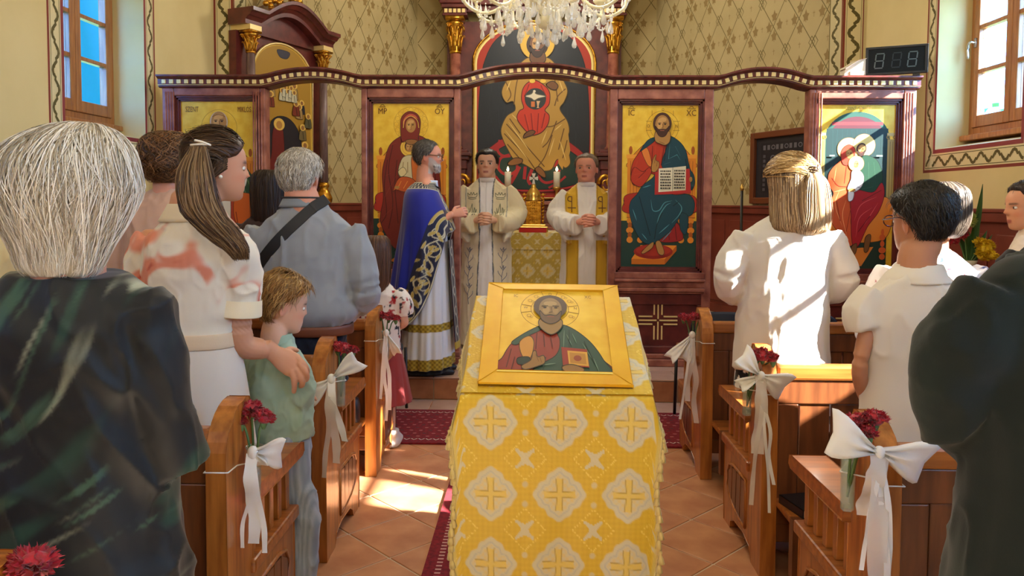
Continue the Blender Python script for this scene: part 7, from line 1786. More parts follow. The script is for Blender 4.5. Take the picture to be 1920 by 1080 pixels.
parts.append(tube(slR, [.058, .066, .066, .068], 18, 16)); parts.append(tube([(-.145, -.01, sz - .055), (-.19, 0, sz - .15), (-.215, .01, sz - .30)], [.058, .066, .068], 18, 14))
fused('dress_top', parts, 0.006, M_CLOTH, P.root, 6, None, wrinkle(0.007, (9, 9, 6), 11), coral)
cu = np.array(P.L(448, 588, Y)); up_ = np.array(P.L(450, 560, Y))
link_mesh('sleeve_cuff', *tube([up_, cu, cu + (cu - up_) * 0.12], [.071, .074, .072], 24, 8, cap=False), M_CLOTH, P.root, col=np.tile(nlin((244, 230, 196)), (24 * 8, 1)))
link_mesh('belt', *ringset(dense([(bz - .022, 0, 0, .150, .120), (bz - .02, 0, 0, .156, .126), (bz + .022, 0, 0, .152, .122), (bz + .024, 0, 0, .145, .115)], 10), 40), M_CLOTH, P.root, col=np.tile(nlin((232, 206, 172)), (400, 1)))
skirt(P, (232, 220, 204), bz - .015, .150, .120, 0.25, .25, .21, 'skirt', 8, 0.030, N=140, M_=60, seed=4)
shoes(P, (226, 210, 190))
link_mesh('collar', *ringset(dense([(sz + .0, 0, -.016, .108, .082), (sz + .045, 0, -.014, .076, .074), (sz + .058, 0, -.014, .07, .068), (sz + .02, 0, -.014, .09, .076)], 12), 36), M_CLOTH, P.root, col=np.tile(nlin((238, 222, 190)), (12 * 36, 1)))
H = P.H; BR = [(54, 36, 24), (84, 58, 38), (104, 76, 50), (66, 44, 28)]
P.cap(BR, 0.013, ((0, .80), (40, .78), (62, .66), (80, .60), (100, .56), (112, .40), (130, .25), (180, .10)), 0.002, seed=3)
# strands drawn back from the face to the clip, then falling down the back and over the right shoulder
R = np.random.default_rng(5); S = []; C = []
clip = np.array((0.012, -0.115, 0.60 * H + 0.02))
for _ in range(900):
    a = R.uniform(-2.2, 2.2); z = R.uniform(max(0.54, np.interp(abs(a), [0, .9, 1.35, 1.6], [.84, .76, .62, .55])), 1.0); G_ = np.array((0.36 * H * math.sin(a) * math.sqrt(max(0, 1 - ((z - .55) / .5) ** 2)) * 1.0, (-.05 + 0.42 * math.cos(a) * math.sqrt(max(0, 1 - ((z - .55) / .5) ** 2))) * H, z * H))
    d0 = G_ - np.array((0, -.05 * H, .5 * H)); G_ = G_ + d0 / np.linalg.norm(d0) * 0.012
    e = clip + R.normal(size=3) * (0.008, 0.004, 0.018); pts = []
    for f in np.linspace(0, 1, 7):
        p = G_ * (1 - f) + e * f; q = p - np.array((0, -.06 * H, .55 * H)); rad = (np.linalg.norm(G_ - np.array((0, -.06 * H, .55 * H))) * (1 - f) + np.linalg.norm(e - np.array((0, -.06 * H, .55 * H))) * f); pts.append(np.array((0, -.06 * H, .55 * H)) + q / np.linalg.norm(q) * (rad + 0.004))
    S.append(pts); C.append(nlin(BR[R.integers(4)]) * R.uniform(0.8, 1.3))
strands(P, S, 0.0030, C, 9, P.root)
T0 = np.array(P.L(372, 275, 2.385)); mids = [np.array(P.L(366, 330, 2.350)), np.array(P.L(376, 390, 2.350)), np.array(P.L(408, 430, 2.355)), np.array(P.L(440, 462, 2.360)), np.array(P.L(452, 485, 2.375))]
link_mesh('hair_fall', *tube([T0] + mids, [.014, .028, .034, .030, .020, .004], 18, 26, 1.6, (1, 0, 0.0)), M_HAIR, P.root, col=np.tile(nlin((70, 48, 32)), (18 * 26, 1)))
S = []; C = []
for _ in range(900):
    th_ = R.uniform(0, 2 * PI); rr = R.uniform(0.92, 1.2); o1 = np.array((math.cos(th_) * 1.6, math.sin(th_) * 1.0, 0)) * rr; pts = [T0 + o1 * 0.014]
    for m_, w_ in zip(mids, (.029, .035, .032, .022, .012)): pts.append(m_ + o1 * w_ + R.normal(size=3) * 0.0035)
    S.append(pts); C.append(nlin(BR[R.integers(4)] if th_ < 2.2 or R.uniform() < .6 else (140, 112, 78)) * R.uniform(0.8, 1.25))
strands(P, S, 0.0028, C, 18, P.root, head=False)
# loose hair from temple to nape, in front of the fall
S = []; C = []
for _ in range(500):
    z0 = R.uniform(0.45, 0.72); s0 = np.array((0.34 * H + 0.010, R.uniform(-0.16, 0.02) * H, z0 * H)); S.append([s0, np.array((0.33 * H, -0.26 * H, (z0 - 0.24) * H)), np.array((0.26 * H, -0.42 * H, (0.10) * H)), np.array((0.20 * H, -0.46 * H, -0.2 * H))]); C.append(nlin(BR[R.integers(4)]) * R.uniform(0.7, 1.15))
strands(P, S, 0.003, C, 9, P.root)
g = G()
for a, b in (((358, 272), (392, 271)), ((366, 263), (394, 272))): g.add(tube([P.L(*a, 2.335), P.L((a[0] + b[0]) / 2, (a[1] + b[1]) / 2 - 1, 2.325), P.L(*b, 2.335)], 0.0035, 7, 8, round_ends=True))
g.make('hair_clip', mat('pearl_clip', (246, 238, 222), 0.2, spec=0.8), P.root)
G().add(ball(P.hp((0.345 * H + 0.008, -0.07 * H, 0.33 * H)), 0.0065, 12, 8)).make('pearl_earring', mat('pearl', (250, 244, 232), 0.15, spec=0.9), P.root)
# ---- the boy held by her
Y = 2.760; c = U(520, 600, Y)
P = Person('small boy with blond-brown hair in a sage green shirt', c.x, Y, -0.35, 1.22)
P.head(0.20, yaw=38, pitch=12, at=(0.0, 0.015), top=U(520, 519, Y).z)
sz = P.L(510, 655, Y)[2]
bend = [np.array(P.L(545, 672, 2.720)), np.array(P.L(565, 745, 2.720)), np.array(P.L(540, 760, 2.860))]
larm = [(-.115, 0, sz - .02), (-.15, 0.02, sz - .20), (-.05, .14, sz - .22)]
P.body('pale', arms=[bend, larm], hands=[hand_geo(bend[-1], (-.5, .8, 0.2), (0.3, 0.2, 1), 0.12, 0.5, side=1), hand_geo(larm[-1], (.5, .8, 0.1), (-.3, .2, 1), 0.12, 0.5, side=-1)], voxel=0.005, shoulder=0.11, nose=0.75, jaw=0.95, neckr=0.22, ears=1.1, torso=0.9)
H = P.H
BLD = [(120, 84, 46), (168, 126, 70), (196, 156, 92), (140, 100, 56)]
P.cap(BLD, 0.020, ((0, .78), (35, .78), (60, .72), (78, .62), (95, .52), (112, .40), (140, .24), (180, .14)), 0.004, tsh=lambda a, z: 0.35 + 0.9 * sstep(0.45, 0.72, z) + 0.25 * np.sin(np.radians(a) * 3) * sstep(.5, .8, z), nstr=2600, slen=0.04, sw=0.0026, seed=21, parting=0.5)
parts = [ringset(dense([(sz - .32, 0, 0, .128, .11), (sz - .2, 0, 0, .126, .105), (sz - .08, 0, 0, .122, .095), (sz - .02, 0, -.005, .10, .075), (sz + .02, 0, -.005, .062, .056), (sz + .045, 0, -.003, .052, .05)], 18), 32)]
parts.append(tube([np.array(P.L(538, 668, 2.740)), np.array(P.L(556, 700, 2.715)), np.array(P.L(562, 738, 2.720)), np.array(P.L(556, 752, 2.750))], [.048, .056, .056, .05], 16, 14)); parts.append(tube([(-.10, 0, sz - .03), (-.15, .01, sz - .15), (-.10, .1, sz - .21)], [.048, .055, .045], 16, 12))
fused('shirt', parts, 0.006, M_CLOTH, P.root, 5, None, wrinkle(0.006, (14, 14, 9), 8), lambda V, N: mixc(np.tile(nlin((166, 190, 170)), (len(V), 1)), nlin((154, 180, 161)), sstep(-.2, .6, fbm(V, 16, 4))))
link_mesh('collar', *ringset(dense([(sz + .02, 0, -.004, .064, .058), (sz + .055, 0, -.003, .055, .052), (sz + .058, 0, -.003, .051, .048)], 8), 28), M_CLOTH, P.root, col=np.tile(nlin((160, 188, 170)), (224, 1)))
trousers(P, (168, 184, 206), sz - .29, .12, .10, leg=0.065, colf=lambda V, N: mixc(np.tile(nlin((176, 192, 212)), (len(V), 1)), nlin((142, 160, 186)), 0.5 + 0.5 * np.sin(V[:, 0] * 520)))
shoes(P, (200, 200, 200), L=0.19, sp=0.085)
# ---- the dark-haired person behind
Y = 4.600; c = U(505, 350, Y)
P = Person('dark-haired person standing between the floral dress and the man with the shoulder strap', c.x, Y, 0.0, 1.66)
P.head(0.225, yaw=10, top=U(505, 322, Y).z)
P.body('warm', arms=[[(0.17, 0, 1.33), (0.2, 0, 1.06), (0.1, .2, 1.0)], [(-0.17, 0, 1.33), (-0.2, 0, 1.06), (-0.1, .2, 1.0)]], hands=[hand_geo((0.1, .22, 1.0), (-.4, 1, 0), (.3, .2, 1), side=1), hand_geo((-0.1, .22, 1.0), (.4, 1, 0), (-.3, .2, 1), side=-1)], dec=0.3)
H = P.H
P.hair([(1.05 * H, 0, -.02, .02, .02, .015), (1.03 * H, 0, -.02, .06, .06, .05), (0.85 * H, 0, -.02, .092, .11, .07), (0.5 * H, 0, -.02, .098, .115, .04), (0.15 * H, 0, -.03, .095, .10, .02), (-0.25 * H, 0, -.045, .09, .075, .0), (-0.4 * H, 0, -.05, .07, .05, .0)], [(36, 24, 18), (60, 42, 30), (46, 32, 24)], 500, 0.0035, 8, 0.006, segs=8)
parts = [ringset(dense([(0.75, 0, 0, .19, .14), (1.0, 0, 0, .18, .12), (1.25, 0, 0, .185, .125), (1.34, 0, -.01, .165, .10), (1.40, 0, -.01, .07, .065)], 16), 30)]
for q in (-1, 1): parts.append(tube([(q * .15, 0, 1.33), (q * .20, 0, 1.08), (q * .11, .17, 1.0)], [.062, .06, .045], 14, 12))
fused('top', parts, 0.012, M_CLOTH, P.root, 5, 0.6, wrinkle(0.005, (9, 9, 5), 4), nlin((70, 50, 44)))
trousers(P, (40, 40, 46), 0.82); shoes(P, (30, 28, 28))
# ---- the man in the grey shirt
Y = 3.600; c = U(573, 400, Y)
P = Person('grey-haired man in a grey shirt with a black shoulder strap and brown belt', c.x, Y, 0.0, 1.70)
hx_ = P.L(563, 340, Y)[0]
P.head(0.232, yaw=6, pitch=3, at=(hx_, 0.0), top=U(563, 284, Y).z)
sz = P.L(560, 388, Y)[2]
ra = [(0.235, -.01, sz - .12), (0.275, -.02, P.L(700, 545, Y)[2]), (0.10, .26, P.L(690, 590, Y)[2] + .02)]
P.body('ruddy', arms=[ra, [(-a, b, d) for a, b, d in ra]], hands=[clasped((0, .30, ra[2][2]))], wide=1.08, ears=1.2, neckr=0.31, shoulder=0.2, dec=0.4)
GR_ = [(150, 140, 126), (206, 198, 184), (226, 220, 208), (176, 166, 150)]
P.cap(GR_, 0.014, ((0, .82), (35, .80), (60, .74), (76, .60), (92, .53), (106, .42), (125, .27), (150, .2), (180, .17)), 0.003, nstr=3000, slen=0.035, sw=0.0028, seed=4, wide=1.08)
bz = P.L(600, 603, Y)[2]
parts = [ringset(dense([(bz - .01, 0.03, 0, .185, .145), (bz + .05, 0.03, 0, .225, .175), (bz + .16, 0.015, 0, .225, .17), (sz - .22, 0, -.005, .232, .155), (sz - .12, 0, -.01, .225, .135), (sz - .05, 0, -.015, .165, .10), (sz, 0, -.015, .10, .082), (sz + .025, 0, -.012, .082, .078)], 24), 44)]
for q in (-1, 1): parts.append(tube([(q * .20, -.01, sz - .11), (q * .262, -.015, sz - .26), (q * .285, -.015, ra[1][2] + .0), (q * .22, .10, ra[1][2] - .07), (q * .13, .21, ra[2][2])], [.078, .084, .078, .068, .05], 18, 22))
fused('shirt', parts, 0.0085, M_CLOTH, P.root, 6, None, wrinkle(0.010, (7, 7, 3.5), 15), lambda V, N: mixc(np.tile(nlin((152, 156, 160)), (len(V), 1)), nlin((146, 150, 155)), sstep(-.3, .6, fbm(V, 14, 6))))
link_mesh('collar', *ringset(dense([(sz - .0, hx_ * .5, -.014, .108, .088), (sz + .035, hx_ * .6, -.012, .088, .084), (sz + .045, hx_ * .6, -.012, .084, .08)], 8), 32), M_CLOTH, P.root, col=np.tile(nlin((140, 146, 150)), (256, 1)))
link_mesh('collar_edge', *tube([(hx_ * .6 + .089 * math.cos(a), -.012 + .085 * math.sin(a), sz + .044) for a in np.linspace(0, 2 * PI, 40)], 0.004, 6), mat('dark_trim', (44, 46, 50), 0.7), P.root)
sh_o = P.root.children[-3] if False else None
st = []
top_ = [o for o in P.root.children if o.name.startswith('shirt')][0]
pts = [P.L(592, 382, 3.5), P.L(575, 400, 3.5), P.L(540, 436, 3.5), P.L(505, 475, 3.5), P.L(480, 506, 3.5), P.L(462, 530, 3.5)]
q_ = on_front(top_, [(p[0], -0.6, p[2]) for p in spline(pts, 26)], 0.004, (0, 1, 0), 0.0)
if len(q_) > 4:
    q_ = np.array(q_); q_ = [np.mean(q_[max(0, i - 3):i + 4], 0) + (0, -.004, 0) for i in range(0, len(q_), 2)]; q_ = [q_[0] + (.045, .05, .035)] + q_; q_ = list(spline(q_, 40))
    q_ = [np.array((hx_ + .10, .06, sz + .005)), np.array((hx_ + .085, -.06, sz + 0.012))] + q_ if False else q_
    V = []; q_ = np.array(q_); Tn = np.gradient(q_, axis=0); Bn = np.stack([-Tn[:, 2], 0 * Tn[:, 0], Tn[:, 0]], 1); Bn /= np.linalg.norm(Bn, axis=1)[:, None]
    R_ = np.array([[p - b * .026, p - b * .024 + (0, -.006, 0), p + b * .024 + (0, -.006, 0), p + b * .026] for p, b in zip(q_, Bn)])
    link_mesh('shoulder_strap', *loft(R_), mat('strap_black', (20, 21, 24), 0.55), P.root, smooth=False)
link_mesh('belt', *ringset(dense([(bz - .05, 0.03, 0, .182, .142), (bz - .048, 0.03, 0, .192, .152), (bz - .008, 0.03, 0, .192, .152), (bz - .006, 0.03, 0, .182, .142)], 10), 44), mat('belt_leather', (120, 66, 42), 0.45), P.root)
trousers(P, (26, 30, 44), bz - .03, .185, .14, leg=0.1); shoes(P, (24, 22, 22))
# ---- the girl between pew and priest
Y = 4.57; c = U(712, 500, Y)
P = Person('girl with brown hair in a white blouse with red flowers, by the front left pew', c.x, Y, 0.0, 1.27)
P.head(0.205, yaw=-8, pitch=4, at=(-0.02, 0.01), top=U(706, 444, Y).z)
sz = P.L(715, 540, Y)[2]
arm = [(0.12, 0, sz - .03), (0.15, 0, sz - .2), (0.06, .14, sz - .26)]
P.body('pale', arms=[arm, [(-a, b, d) for a, b, d in arm]], hands=[hand_geo((.05, .16, sz - .26), (-.4, 1, 0), (.3, .2, 1), 0.13, side=1), hand_geo((-.05, .16, sz - .26), (.4, 1, 0), (-.3, .2, 1), 0.13, side=-1)], dec=0.4, shoulder=0.11, torso=0.9)
H = P.H
P.hair([(1.04 * H, 0, -.02, .02, .02, .015), (1.02 * H, 0, -.02, .055, .055, .05), (0.85 * H, 0, -.02, .078, .095, .07), (0.5 * H, 0, -.02, .084, .10, .04), (0.1 * H, 0, -.03, .082, .085, .02), (-0.3 * H, 0, -.045, .078, .06, .0), (-0.6 * H, 0, -.05, .05, .04, .0)], [(76, 50, 36), (112, 78, 54), (92, 62, 44)], 500, 0.0032, 12, 0.004, segs=8)
def redflower(V, N):
    c = np.tile(nlin((236, 226, 214)), (len(V), 1)); n = fbm(V, (34, 34, 34), 6, 2); c = mixc(c, nlin((176, 44, 48)), sstep(.42, .55, n)); c = mixc(c, nlin((40, 44, 50)), sstep(.5, .6, fbm(V, 44, 16, 2))); return c
parts = [ringset(dense([(sz - .4, 0, 0, .125, .10), (sz - .2, 0, 0, .12, .095), (sz - .07, 0, 0, .12, .09), (sz - .01, 0, -.005, .095, .07), (sz + .03, 0, -.005, .05, .048)], 14), 30)]
for q in (-1, 1): parts.append(tube([(q * .09, 0, sz - .03), (q * .135, 0, sz - .08), (q * .15, .01, sz - .16)], [.05, .062, .056], 14, 10))
fused('blouse', parts, 0.008, M_CLOTH, P.root, 5, None, wrinkle(0.004, (14, 14, 9), 5), redflower)
skirt(P, (150, 60, 60), sz - .36, .122, .10, 0.28, .19, .17); shoes(P, (230, 226, 220), L=0.2, sp=0.08)
# ================================================================== right side
# ---- the woman in the white jacket
Y = 3.600; c = U(1474, 430, Y)
P = Person('woman in a white jacket with blond half-up hair, a patch of sun on her back', c.x, Y, 0.0, 1.68)
hx_ = P.L(1482, 350, Y)[0]
P.head(0.225, yaw=-4, pitch=8, at=(hx_, 0.0), top=U(1482, 297, Y).z)
sz = P.L(1475, 408, Y)[2]; ze = P.L(1358, 530, Y)[2]
ra = [(0.20, -.01, sz - .09), (0.245, -.02, ze), (0.10, .24, ze - .02)]
P.body('warm', arms=[ra, [(-a, b, d) for a, b, d in ra]], hands=[clasped((0, .29, ze - .02), 0.95)], shoulder=0.18, dec=0.4)
hb = P.L(1400, 690, Y)[2]
parts = [ringset(dense([(hb, -.01, 0, .225, .175), (hb + .12, -.01, 0, .222, .17), (hb + .28, 0, 0, .205, .155), (ze + .03, 0, 0, .195, .145), (sz - .18, 0, -.005, .215, .14), (sz - .09, 0, -.012, .205, .12), (sz - .03, 0, -.016, .15, .092), (sz + .01, 0, -.014, .085, .07), (sz + .03, 0, -.014, .07, .066)], 26), 44)]
for q in (-1, 1): parts.append(tube([(q * .175, -.01, sz - .085), (q * .235, -.012, sz - .2), (q * .262, -.02, ze + .03), (q * .225, .07, ze - .05), (q * .13, .21, ze - .03)], [.070, .074, .070, .062, .046], 18, 22))
fused('jacket', parts, 0.0085, M_CLOTH, P.root, 5, None, wrinkle(0.008, (7, 7, 3.0), 25), nlin((222, 216, 206)))
def blackwhite(V, N):
    return np.where((fbm(V, (26, 26, 18), 9, 2) > 0.0)[:, None], nlin((232, 230, 226)), nlin((24, 24, 28)))
skirt(P, (30, 30, 34), hb + .10, .205, .16, 0.45, .235, .19, 'skirt', 7, 0.02, colf=blackwhite, N=160, M_=80)
shoes(P, (40, 36, 36))
H = P.H; BLO = [(150, 112, 62), (206, 168, 108), (228, 196, 142), (176, 138, 84), (120, 92, 64)]
P.hair([(1.04 * H, 0, -.03, .02, .02, .015), (1.03 * H, 0, -.03, .06, .06, .05), (0.88 * H, 0, -.03, .098, .105, .07), (0.62 * H, 0, -.03, .108, .118, .05), (0.3 * H, 0, -.035, .104, .11, .02), (-0.05 * H, .0, -.04, .108, .098, .01), (-0.35 * H, .01, -.05, .118, .085, .0), (-0.50 * H, .015, -.055, .118, .07, .0), (-0.60 * H, .02, -.06, .08, .045, .0)], [(134, 104, 72), (196, 166, 124), (216, 190, 150), (150, 120, 86), (104, 82, 62)], 1800, 0.0036, 31, 0.006, (0.28, 1.0), 0.10, segs=12)
R = np.random.default_rng(15); S = []; C = []; clip = np.array((0.045, -0.142, 0.64 * H))
for _ in range(1200):
    a = R.uniform(-2.3, 2.3); z = R.uniform(0.62, 1.03); k_ = math.sqrt(max(0.02, 1 - ((z - .6) / .46) ** 2)); G_ = np.array((0.108 * math.sin(a) * k_, -.03 + (0.12 if math.cos(a) < 0 else .075) * math.cos(a) * k_, z * H)); cen = np.array((0, -.03, .58 * H)); pts = []
    e = clip + R.normal(size=3) * (0.010, 0.004, 0.014)
    for f in np.linspace(0, 1, 7):
        p = G_ * (1 - f) + e * f; q = p - cen; rad = np.linalg.norm(G_ - cen) * (1 - f) + np.linalg.norm(e - cen) * f; pts.append(cen + q / np.linalg.norm(q) * (max(rad, 0.118) + 0.008 + R.uniform(0, .004)))
    S.append(pts); C.append(nlin(BLO[R.integers(4)]) * R.uniform(0.85, 1.2))
strands(P, S, 0.0042, C, 9, P.root)
link_mesh('hair_tail', *tube([P.hp(clip + (0, -.004, 0)), P.hp((0.055, -.165, .42 * H)), P.hp((0.06, -.16, .1 * H)), P.hp((0.065, -.15, -.25 * H)), P.hp((0.06, -.145, -.5 * H))], [.014, .030, .034, .030, .006], 16, 20), M_HAIR, P.root, col=np.tile(nlin((178, 150, 112)), (320, 1)))
S = []; C = []
for _ in range(350):
    o1 = R.normal(size=2) * .014; S.append([P.hp(clip + (o1[0] * .4, -.016, 0)), P.hp((0.055 + o1[0], -.190 + abs(o1[1]) * .5, .42 * H)), P.hp((0.06 + o1[0] * 1.3, -.19 + abs(o1[1]) * .6, .1 * H)), P.hp((0.065 + o1[0] * 1.4, -.178 + abs(o1[1]) * .5, -.25 * H)), P.hp((0.06 + o1[0] * 1.5, -.155, -.52 * H))]); C.append(nlin([(206, 180, 140), (226, 204, 168), (160, 132, 98)][R.integers(3)]) * R.uniform(.85, 1.15))
strands(P, S, 0.003, C, 14, P.root, head=False)
g = G()
for k in range(4): g.add(tube([P.hp(clip + (0.02, -.020, .018 - k * .012)), P.hp(clip + (0.0, -.030, .014 - k * .012)), P.hp(clip + (-.02, -.018, .016 - k * .012))], 0.0032, 6, 8))
g.add(tube([P.hp(clip + (0.016, -.026, .026)), P.hp(clip + (.004, -.030, -.03))], 0.003, 6, 4)); g.make('hair_claw', mat('dark_claw', (60, 44, 36), 0.25), P.root)
# ---- the boy in the white polo shirt
Y = 2.580; c = U(1712, 520, Y)
P = Person('dark-haired boy with glasses in a white polo shirt', c.x, Y, 0.06, 1.52)
hx_ = P.L(1728, 420, Y)[0]
P.head(0.222, yaw=-14, pitch=2, at=(hx_, 0.0), top=U(1730, 350, Y).z)
sz = P.L(1712, 520, Y)[2]
la = [(-.165, -.01, sz - .06), np.array(P.L(1612, 690, 2.54)), np.array(P.L(1628, 760, 2.7))]; ra = [(.165, -.01, sz - .06), (.21, 0, sz - .30), (.12, .2, sz - .36)]
P.body('tan', arms=[la, ra], hands=[hand_geo(la[2], (.35, .8, -.5), (-.6, 0.2, .5), 0.16, 0.5, side=-1), hand_geo((.11, .22, sz - .36), (-.4, 1, 0), (.3, .2, 1), 0.16, side=1)], voxel=0.005, ears=1.25, shoulder=0.15, neckr=0.25)
DKH = [(20, 18, 18), (44, 38, 34), (30, 27, 26), (60, 52, 46)]
P.cap(DKH, 0.016, ((0, .80), (40, .80), (62, .70), (78, .58), (95, .50), (106, .40), (125, .26), (150, .18), (180, .13)), 0.002, tsh=lambda a, z: 0.45 + 0.75 * sstep(0.3, 0.75, z), nstr=2600, slen=0.03, sw=0.0022, seed=6)
hb = P.L(1700, 845, Y)[2]
parts = [ringset(dense([(hb, 0, 0, .165, .13), (hb + .15, 0, 0, .16, .125), (sz - .3, 0, 0, .158, .118), (sz - .15, 0, -.005, .17, .118), (sz - .06, 0, -.012, .160, .10), (sz - .01, 0, -.015, .115, .08), (sz + .02, 0, -.014, .078, .068)], 22), 40)]
parts.append(tube([(-.13, -.01, sz - .05), (-.175, -.01, sz - .12), np.array(P.L(1622, 618, 2.55))], [.056, .064, .066], 18, 12)); parts.append(tube([(.13, -.01, sz - .05), (.175, -.01, sz - .12), (.20, 0, sz - .22)], [.056, .064, .066], 18, 12))
fused('polo_shirt', parts, 0.007, M_CLOTH, P.root, 5, None, wrinkle(0.006, (8, 8, 4), 35), nlin((228, 220, 206)))
link_mesh('collar', *ringset(dense([(sz - .015, 0, -.016, .112, .086), (sz + .01, 0, -.015, .098, .08), (sz + .035, hx_ * .5, -.012, .078, .072), (sz + .045, hx_ * .5, -.012, .073, .068)], 12), 36), M_CLOTH, P.root, col=np.tile(nlin((232, 224, 208)), (12 * 36, 1)))
trousers(P, (40, 42, 52), hb + .06, .155, .125); shoes(P, (226, 224, 216), L=0.26)
H = P.H; g = G()
for q in (-1, 1): g.add(tube([P.hp((q * .35 * H, -.11 * H, .50 * H)), P.hp((q * .365 * H, .02 * H, .545 * H)), P.hp((q * .34 * H, .25 * H, .53 * H)), P.hp((q * .29 * H, .43 * H, .52 * H))], 0.0022, 6, 12))
for q in (-1, 1): g.add(tube([P.hp((q * .15 * H + .115 * H * math.cos(a), .44 * H, .50 * H + .085 * H * math.sin(a))) for a in np.linspace(0, 2 * PI, 20)], 0.0022, 6))
g.add(tube([P.hp((-.04 * H, .445 * H, .52 * H)), P.hp((.04 * H, .445 * H, .52 * H))], 0.0022, 6)); g.make('glasses', mat('red_dark_frames', (70, 24, 26), 0.25), P.root)
# ---- the woman in the floral blouse behind him
Y = 3.46; c = U(1745, 500, Y)
P = Person('woman with short grey-brown hair in a white blouse with blue sprigs, behind the polo boy', c.x, Y, 0.0, 1.56)
hx_ = P.L(1762, 400, Y)[0]
P.head(0.222, at=(hx_, 0.0), top=U(1762, 347, Y).z, pitch=4)
sz = P.L(1750, 480, Y)[2]
ra = [(0.19, -.01, sz - .07), (0.23, 0, sz - .33), (0.10, .22, sz - .36)]
P.body('warm', arms=[ra, [(-a, b, d) for a, b, d in ra]], hands=[clasped((0, .27, sz - .36), 0.95)], shoulder=0.17, dec=0.35)
H = P.H
P.hair([(1.05 * H, 0, -.02, .02, .02, .015), (1.03 * H, 0, -.02, .06, .06, .05), (0.85 * H, 0, -.025, .096, .11, .07), (0.5 * H, 0, -.025, .106, .115, .04), (0.22 * H, 0, -.03, .096, .10, .02), (0.02 * H, 0, -.035, .07, .075, .0), (-.06 * H, 0, -.04, .04, .04, 0)], [(74, 62, 52), (130, 116, 100), (96, 82, 70), (60, 50, 44)], 1000, 0.003, 41, 0.006, segs=10)
def sprigs(V, N):
    c = np.tile(nlin((232, 226, 222)), (len(V), 1)); n = fbm(V, 30, 61, 2); c = mixc(c, nlin((66, 78, 128)), sstep(.52, .62, n)); c = mixc(c, nlin((176, 70, 76)), sstep(.6, .7, fbm(V, 34, 71, 2))); c = mixc(c, nlin((120, 124, 130)), 0.8 * sstep(.03, .0, np.abs(vnoise(V, (14, 14, 6), 5))) * sstep(.1, .4, vnoise(V, 9, 8))); return c
parts = [ringset(dense([(0.72, 0, 0, .21, .16), (0.95, 0, 0, .20, .15), (sz - .18, 0, 0, .205, .14), (sz - .07, 0, -.012, .19, .115), (sz - .01, 0, -.015, .13, .085), (sz + .025, 0, -.012, .08, .07)], 20), 40)]
for q in (-1, 1): parts.append(tube([(q * .17, -.01, sz - .065), (q * .22, -.01, sz - .18), (q * .25, 0, sz - .34), (q * .17, .14, sz - .37)], [.068, .078, .074, .05], 18, 16))
fused('blouse', parts, 0.0085, M_CLOTH, P.root, 5, None, wrinkle(0.006, (9, 9, 5), 45), sprigs)
skirt(P, (60, 62, 80), 0.76, .205, .155, 0.2, .24, .2); shoes(P, (40, 36, 36))
# ---- the dark-haired woman in profile at the right edge
Y = 3.72; c = U(1942, 420, Y)
P = Person('woman with dark hair tied back, in profile at the right edge, cream blouse', c.x, Y, 0.85, 1.66)
P.head(0.22, yaw=-38, pitch=6, at=(-0.03, 0.03), top=U(1926, 342, Y).z)
sz = U(1900, 428, Y).z
ra = [(0.16, -.01, sz - .06), (0.21, 0, sz - .30), (0.08, .2, sz - .40)]; la = [(-.16, -.01, sz - .06), (-.20, .05, sz - .30), (-.05, .22, sz - .40)]
P.body('warm', arms=[ra, la], hands=[clasped((0, .26, sz - .42), 0.95)], voxel=0.005, nose=1.15, shoulder=0.15, dec=0.6, brow=(40, 28, 22))
P.cap([(26, 20, 18), (56, 42, 34), (38, 30, 26)], 0.016, ((0, .86), (40, .84), (62, .72), (82, .60), (100, .46), (130, .26), (180, .14)), 0.003, nstr=700, slen=0.03, sw=0.003, seed=8)
H = P.H; link_mesh('hair_bun', *ball(P.hp((0, -.58 * H, .55 * H)), (.045, .045, .05), 18, 12), M_HAIR, P.root, col=np.tile(nlin((34, 26, 22)), (18 * 12, 1)))
parts = [ringset(dense([(0.72, 0, 0, .19, .15), (1.0, 0, 0, .175, .135), (sz - .16, 0, 0, .18, .125), (sz - .06, 0, -.012, .165, .10), (sz - .0, 0, -.015, .11, .078), (sz + .03, 0, -.012, .07, .066)], 18), 36)]
for q, A_ in ((1, ra), (-1, la)): parts.append(tube([(q * .14, -.01, sz - .055), A_[1] if False else (q * .195, 0.01, sz - .16), (q * .215, .03, sz - .27)], [.06, .072, .078], 16, 12))
fused('blouse', parts, 0.008, M_CLOTH, P.root, 5, None, wrinkle(0.007, (10, 10, 5), 55), nlin((224, 210, 190)))
skirt(P, (70, 62, 60), 0.76, .185, .145, 0.2, .22, .19); shoes(P, (40, 36, 36))
G().add(ball(P.hp((-.35 * H, -.06 * H, .33 * H)), 0.005, 10, 7)).make('earring', mat('pearl'), P.root)
# ---- the person in black with printed flowers at the right edge
Y = 2.600; c = U(2010, 480, Y)
P = Person('person in a black top with coral flowers at the right edge, mostly out of frame', c.x, Y, 0.0, 1.60)
P.head(0.222)
sz = U(1990, 452, Y).z
ra = [(0.18, -.01, sz - .06), (0.22, 0, sz - .30), (0.08, .2, sz - .40)]
P.body('warm', arms=[ra, [(-a, b, d) for a, b, d in ra]], hands=[clasped((0, .26, sz - .42), 0.95)], dec=0.3)
P.cap([(60, 44, 34), (90, 68, 52)], 0.02)
parts = [ringset(dense([(0.72, 0, 0, .20, .15), (1.0, 0, 0, .185, .14), (sz - .16, 0, 0, .195, .13), (sz - .06, 0, -.012, .18, .10), (sz - .0, 0, -.015, .12, .078), (sz + .03, 0, -.012, .07, .066)], 18), 36)]
for q in (-1, 1): parts.append(tube([(q * .15, -.01, sz - .055), (q * .21, 0.0, sz - .17), (q * .235, .0, sz - .30)], [.062, .072, .07], 16, 12))
tp = fused('top', parts, 0.009, M_CLOTH, P.root, 5, None, wrinkle(0.005, (10, 10, 5), 65), nlin((20, 20, 26)))
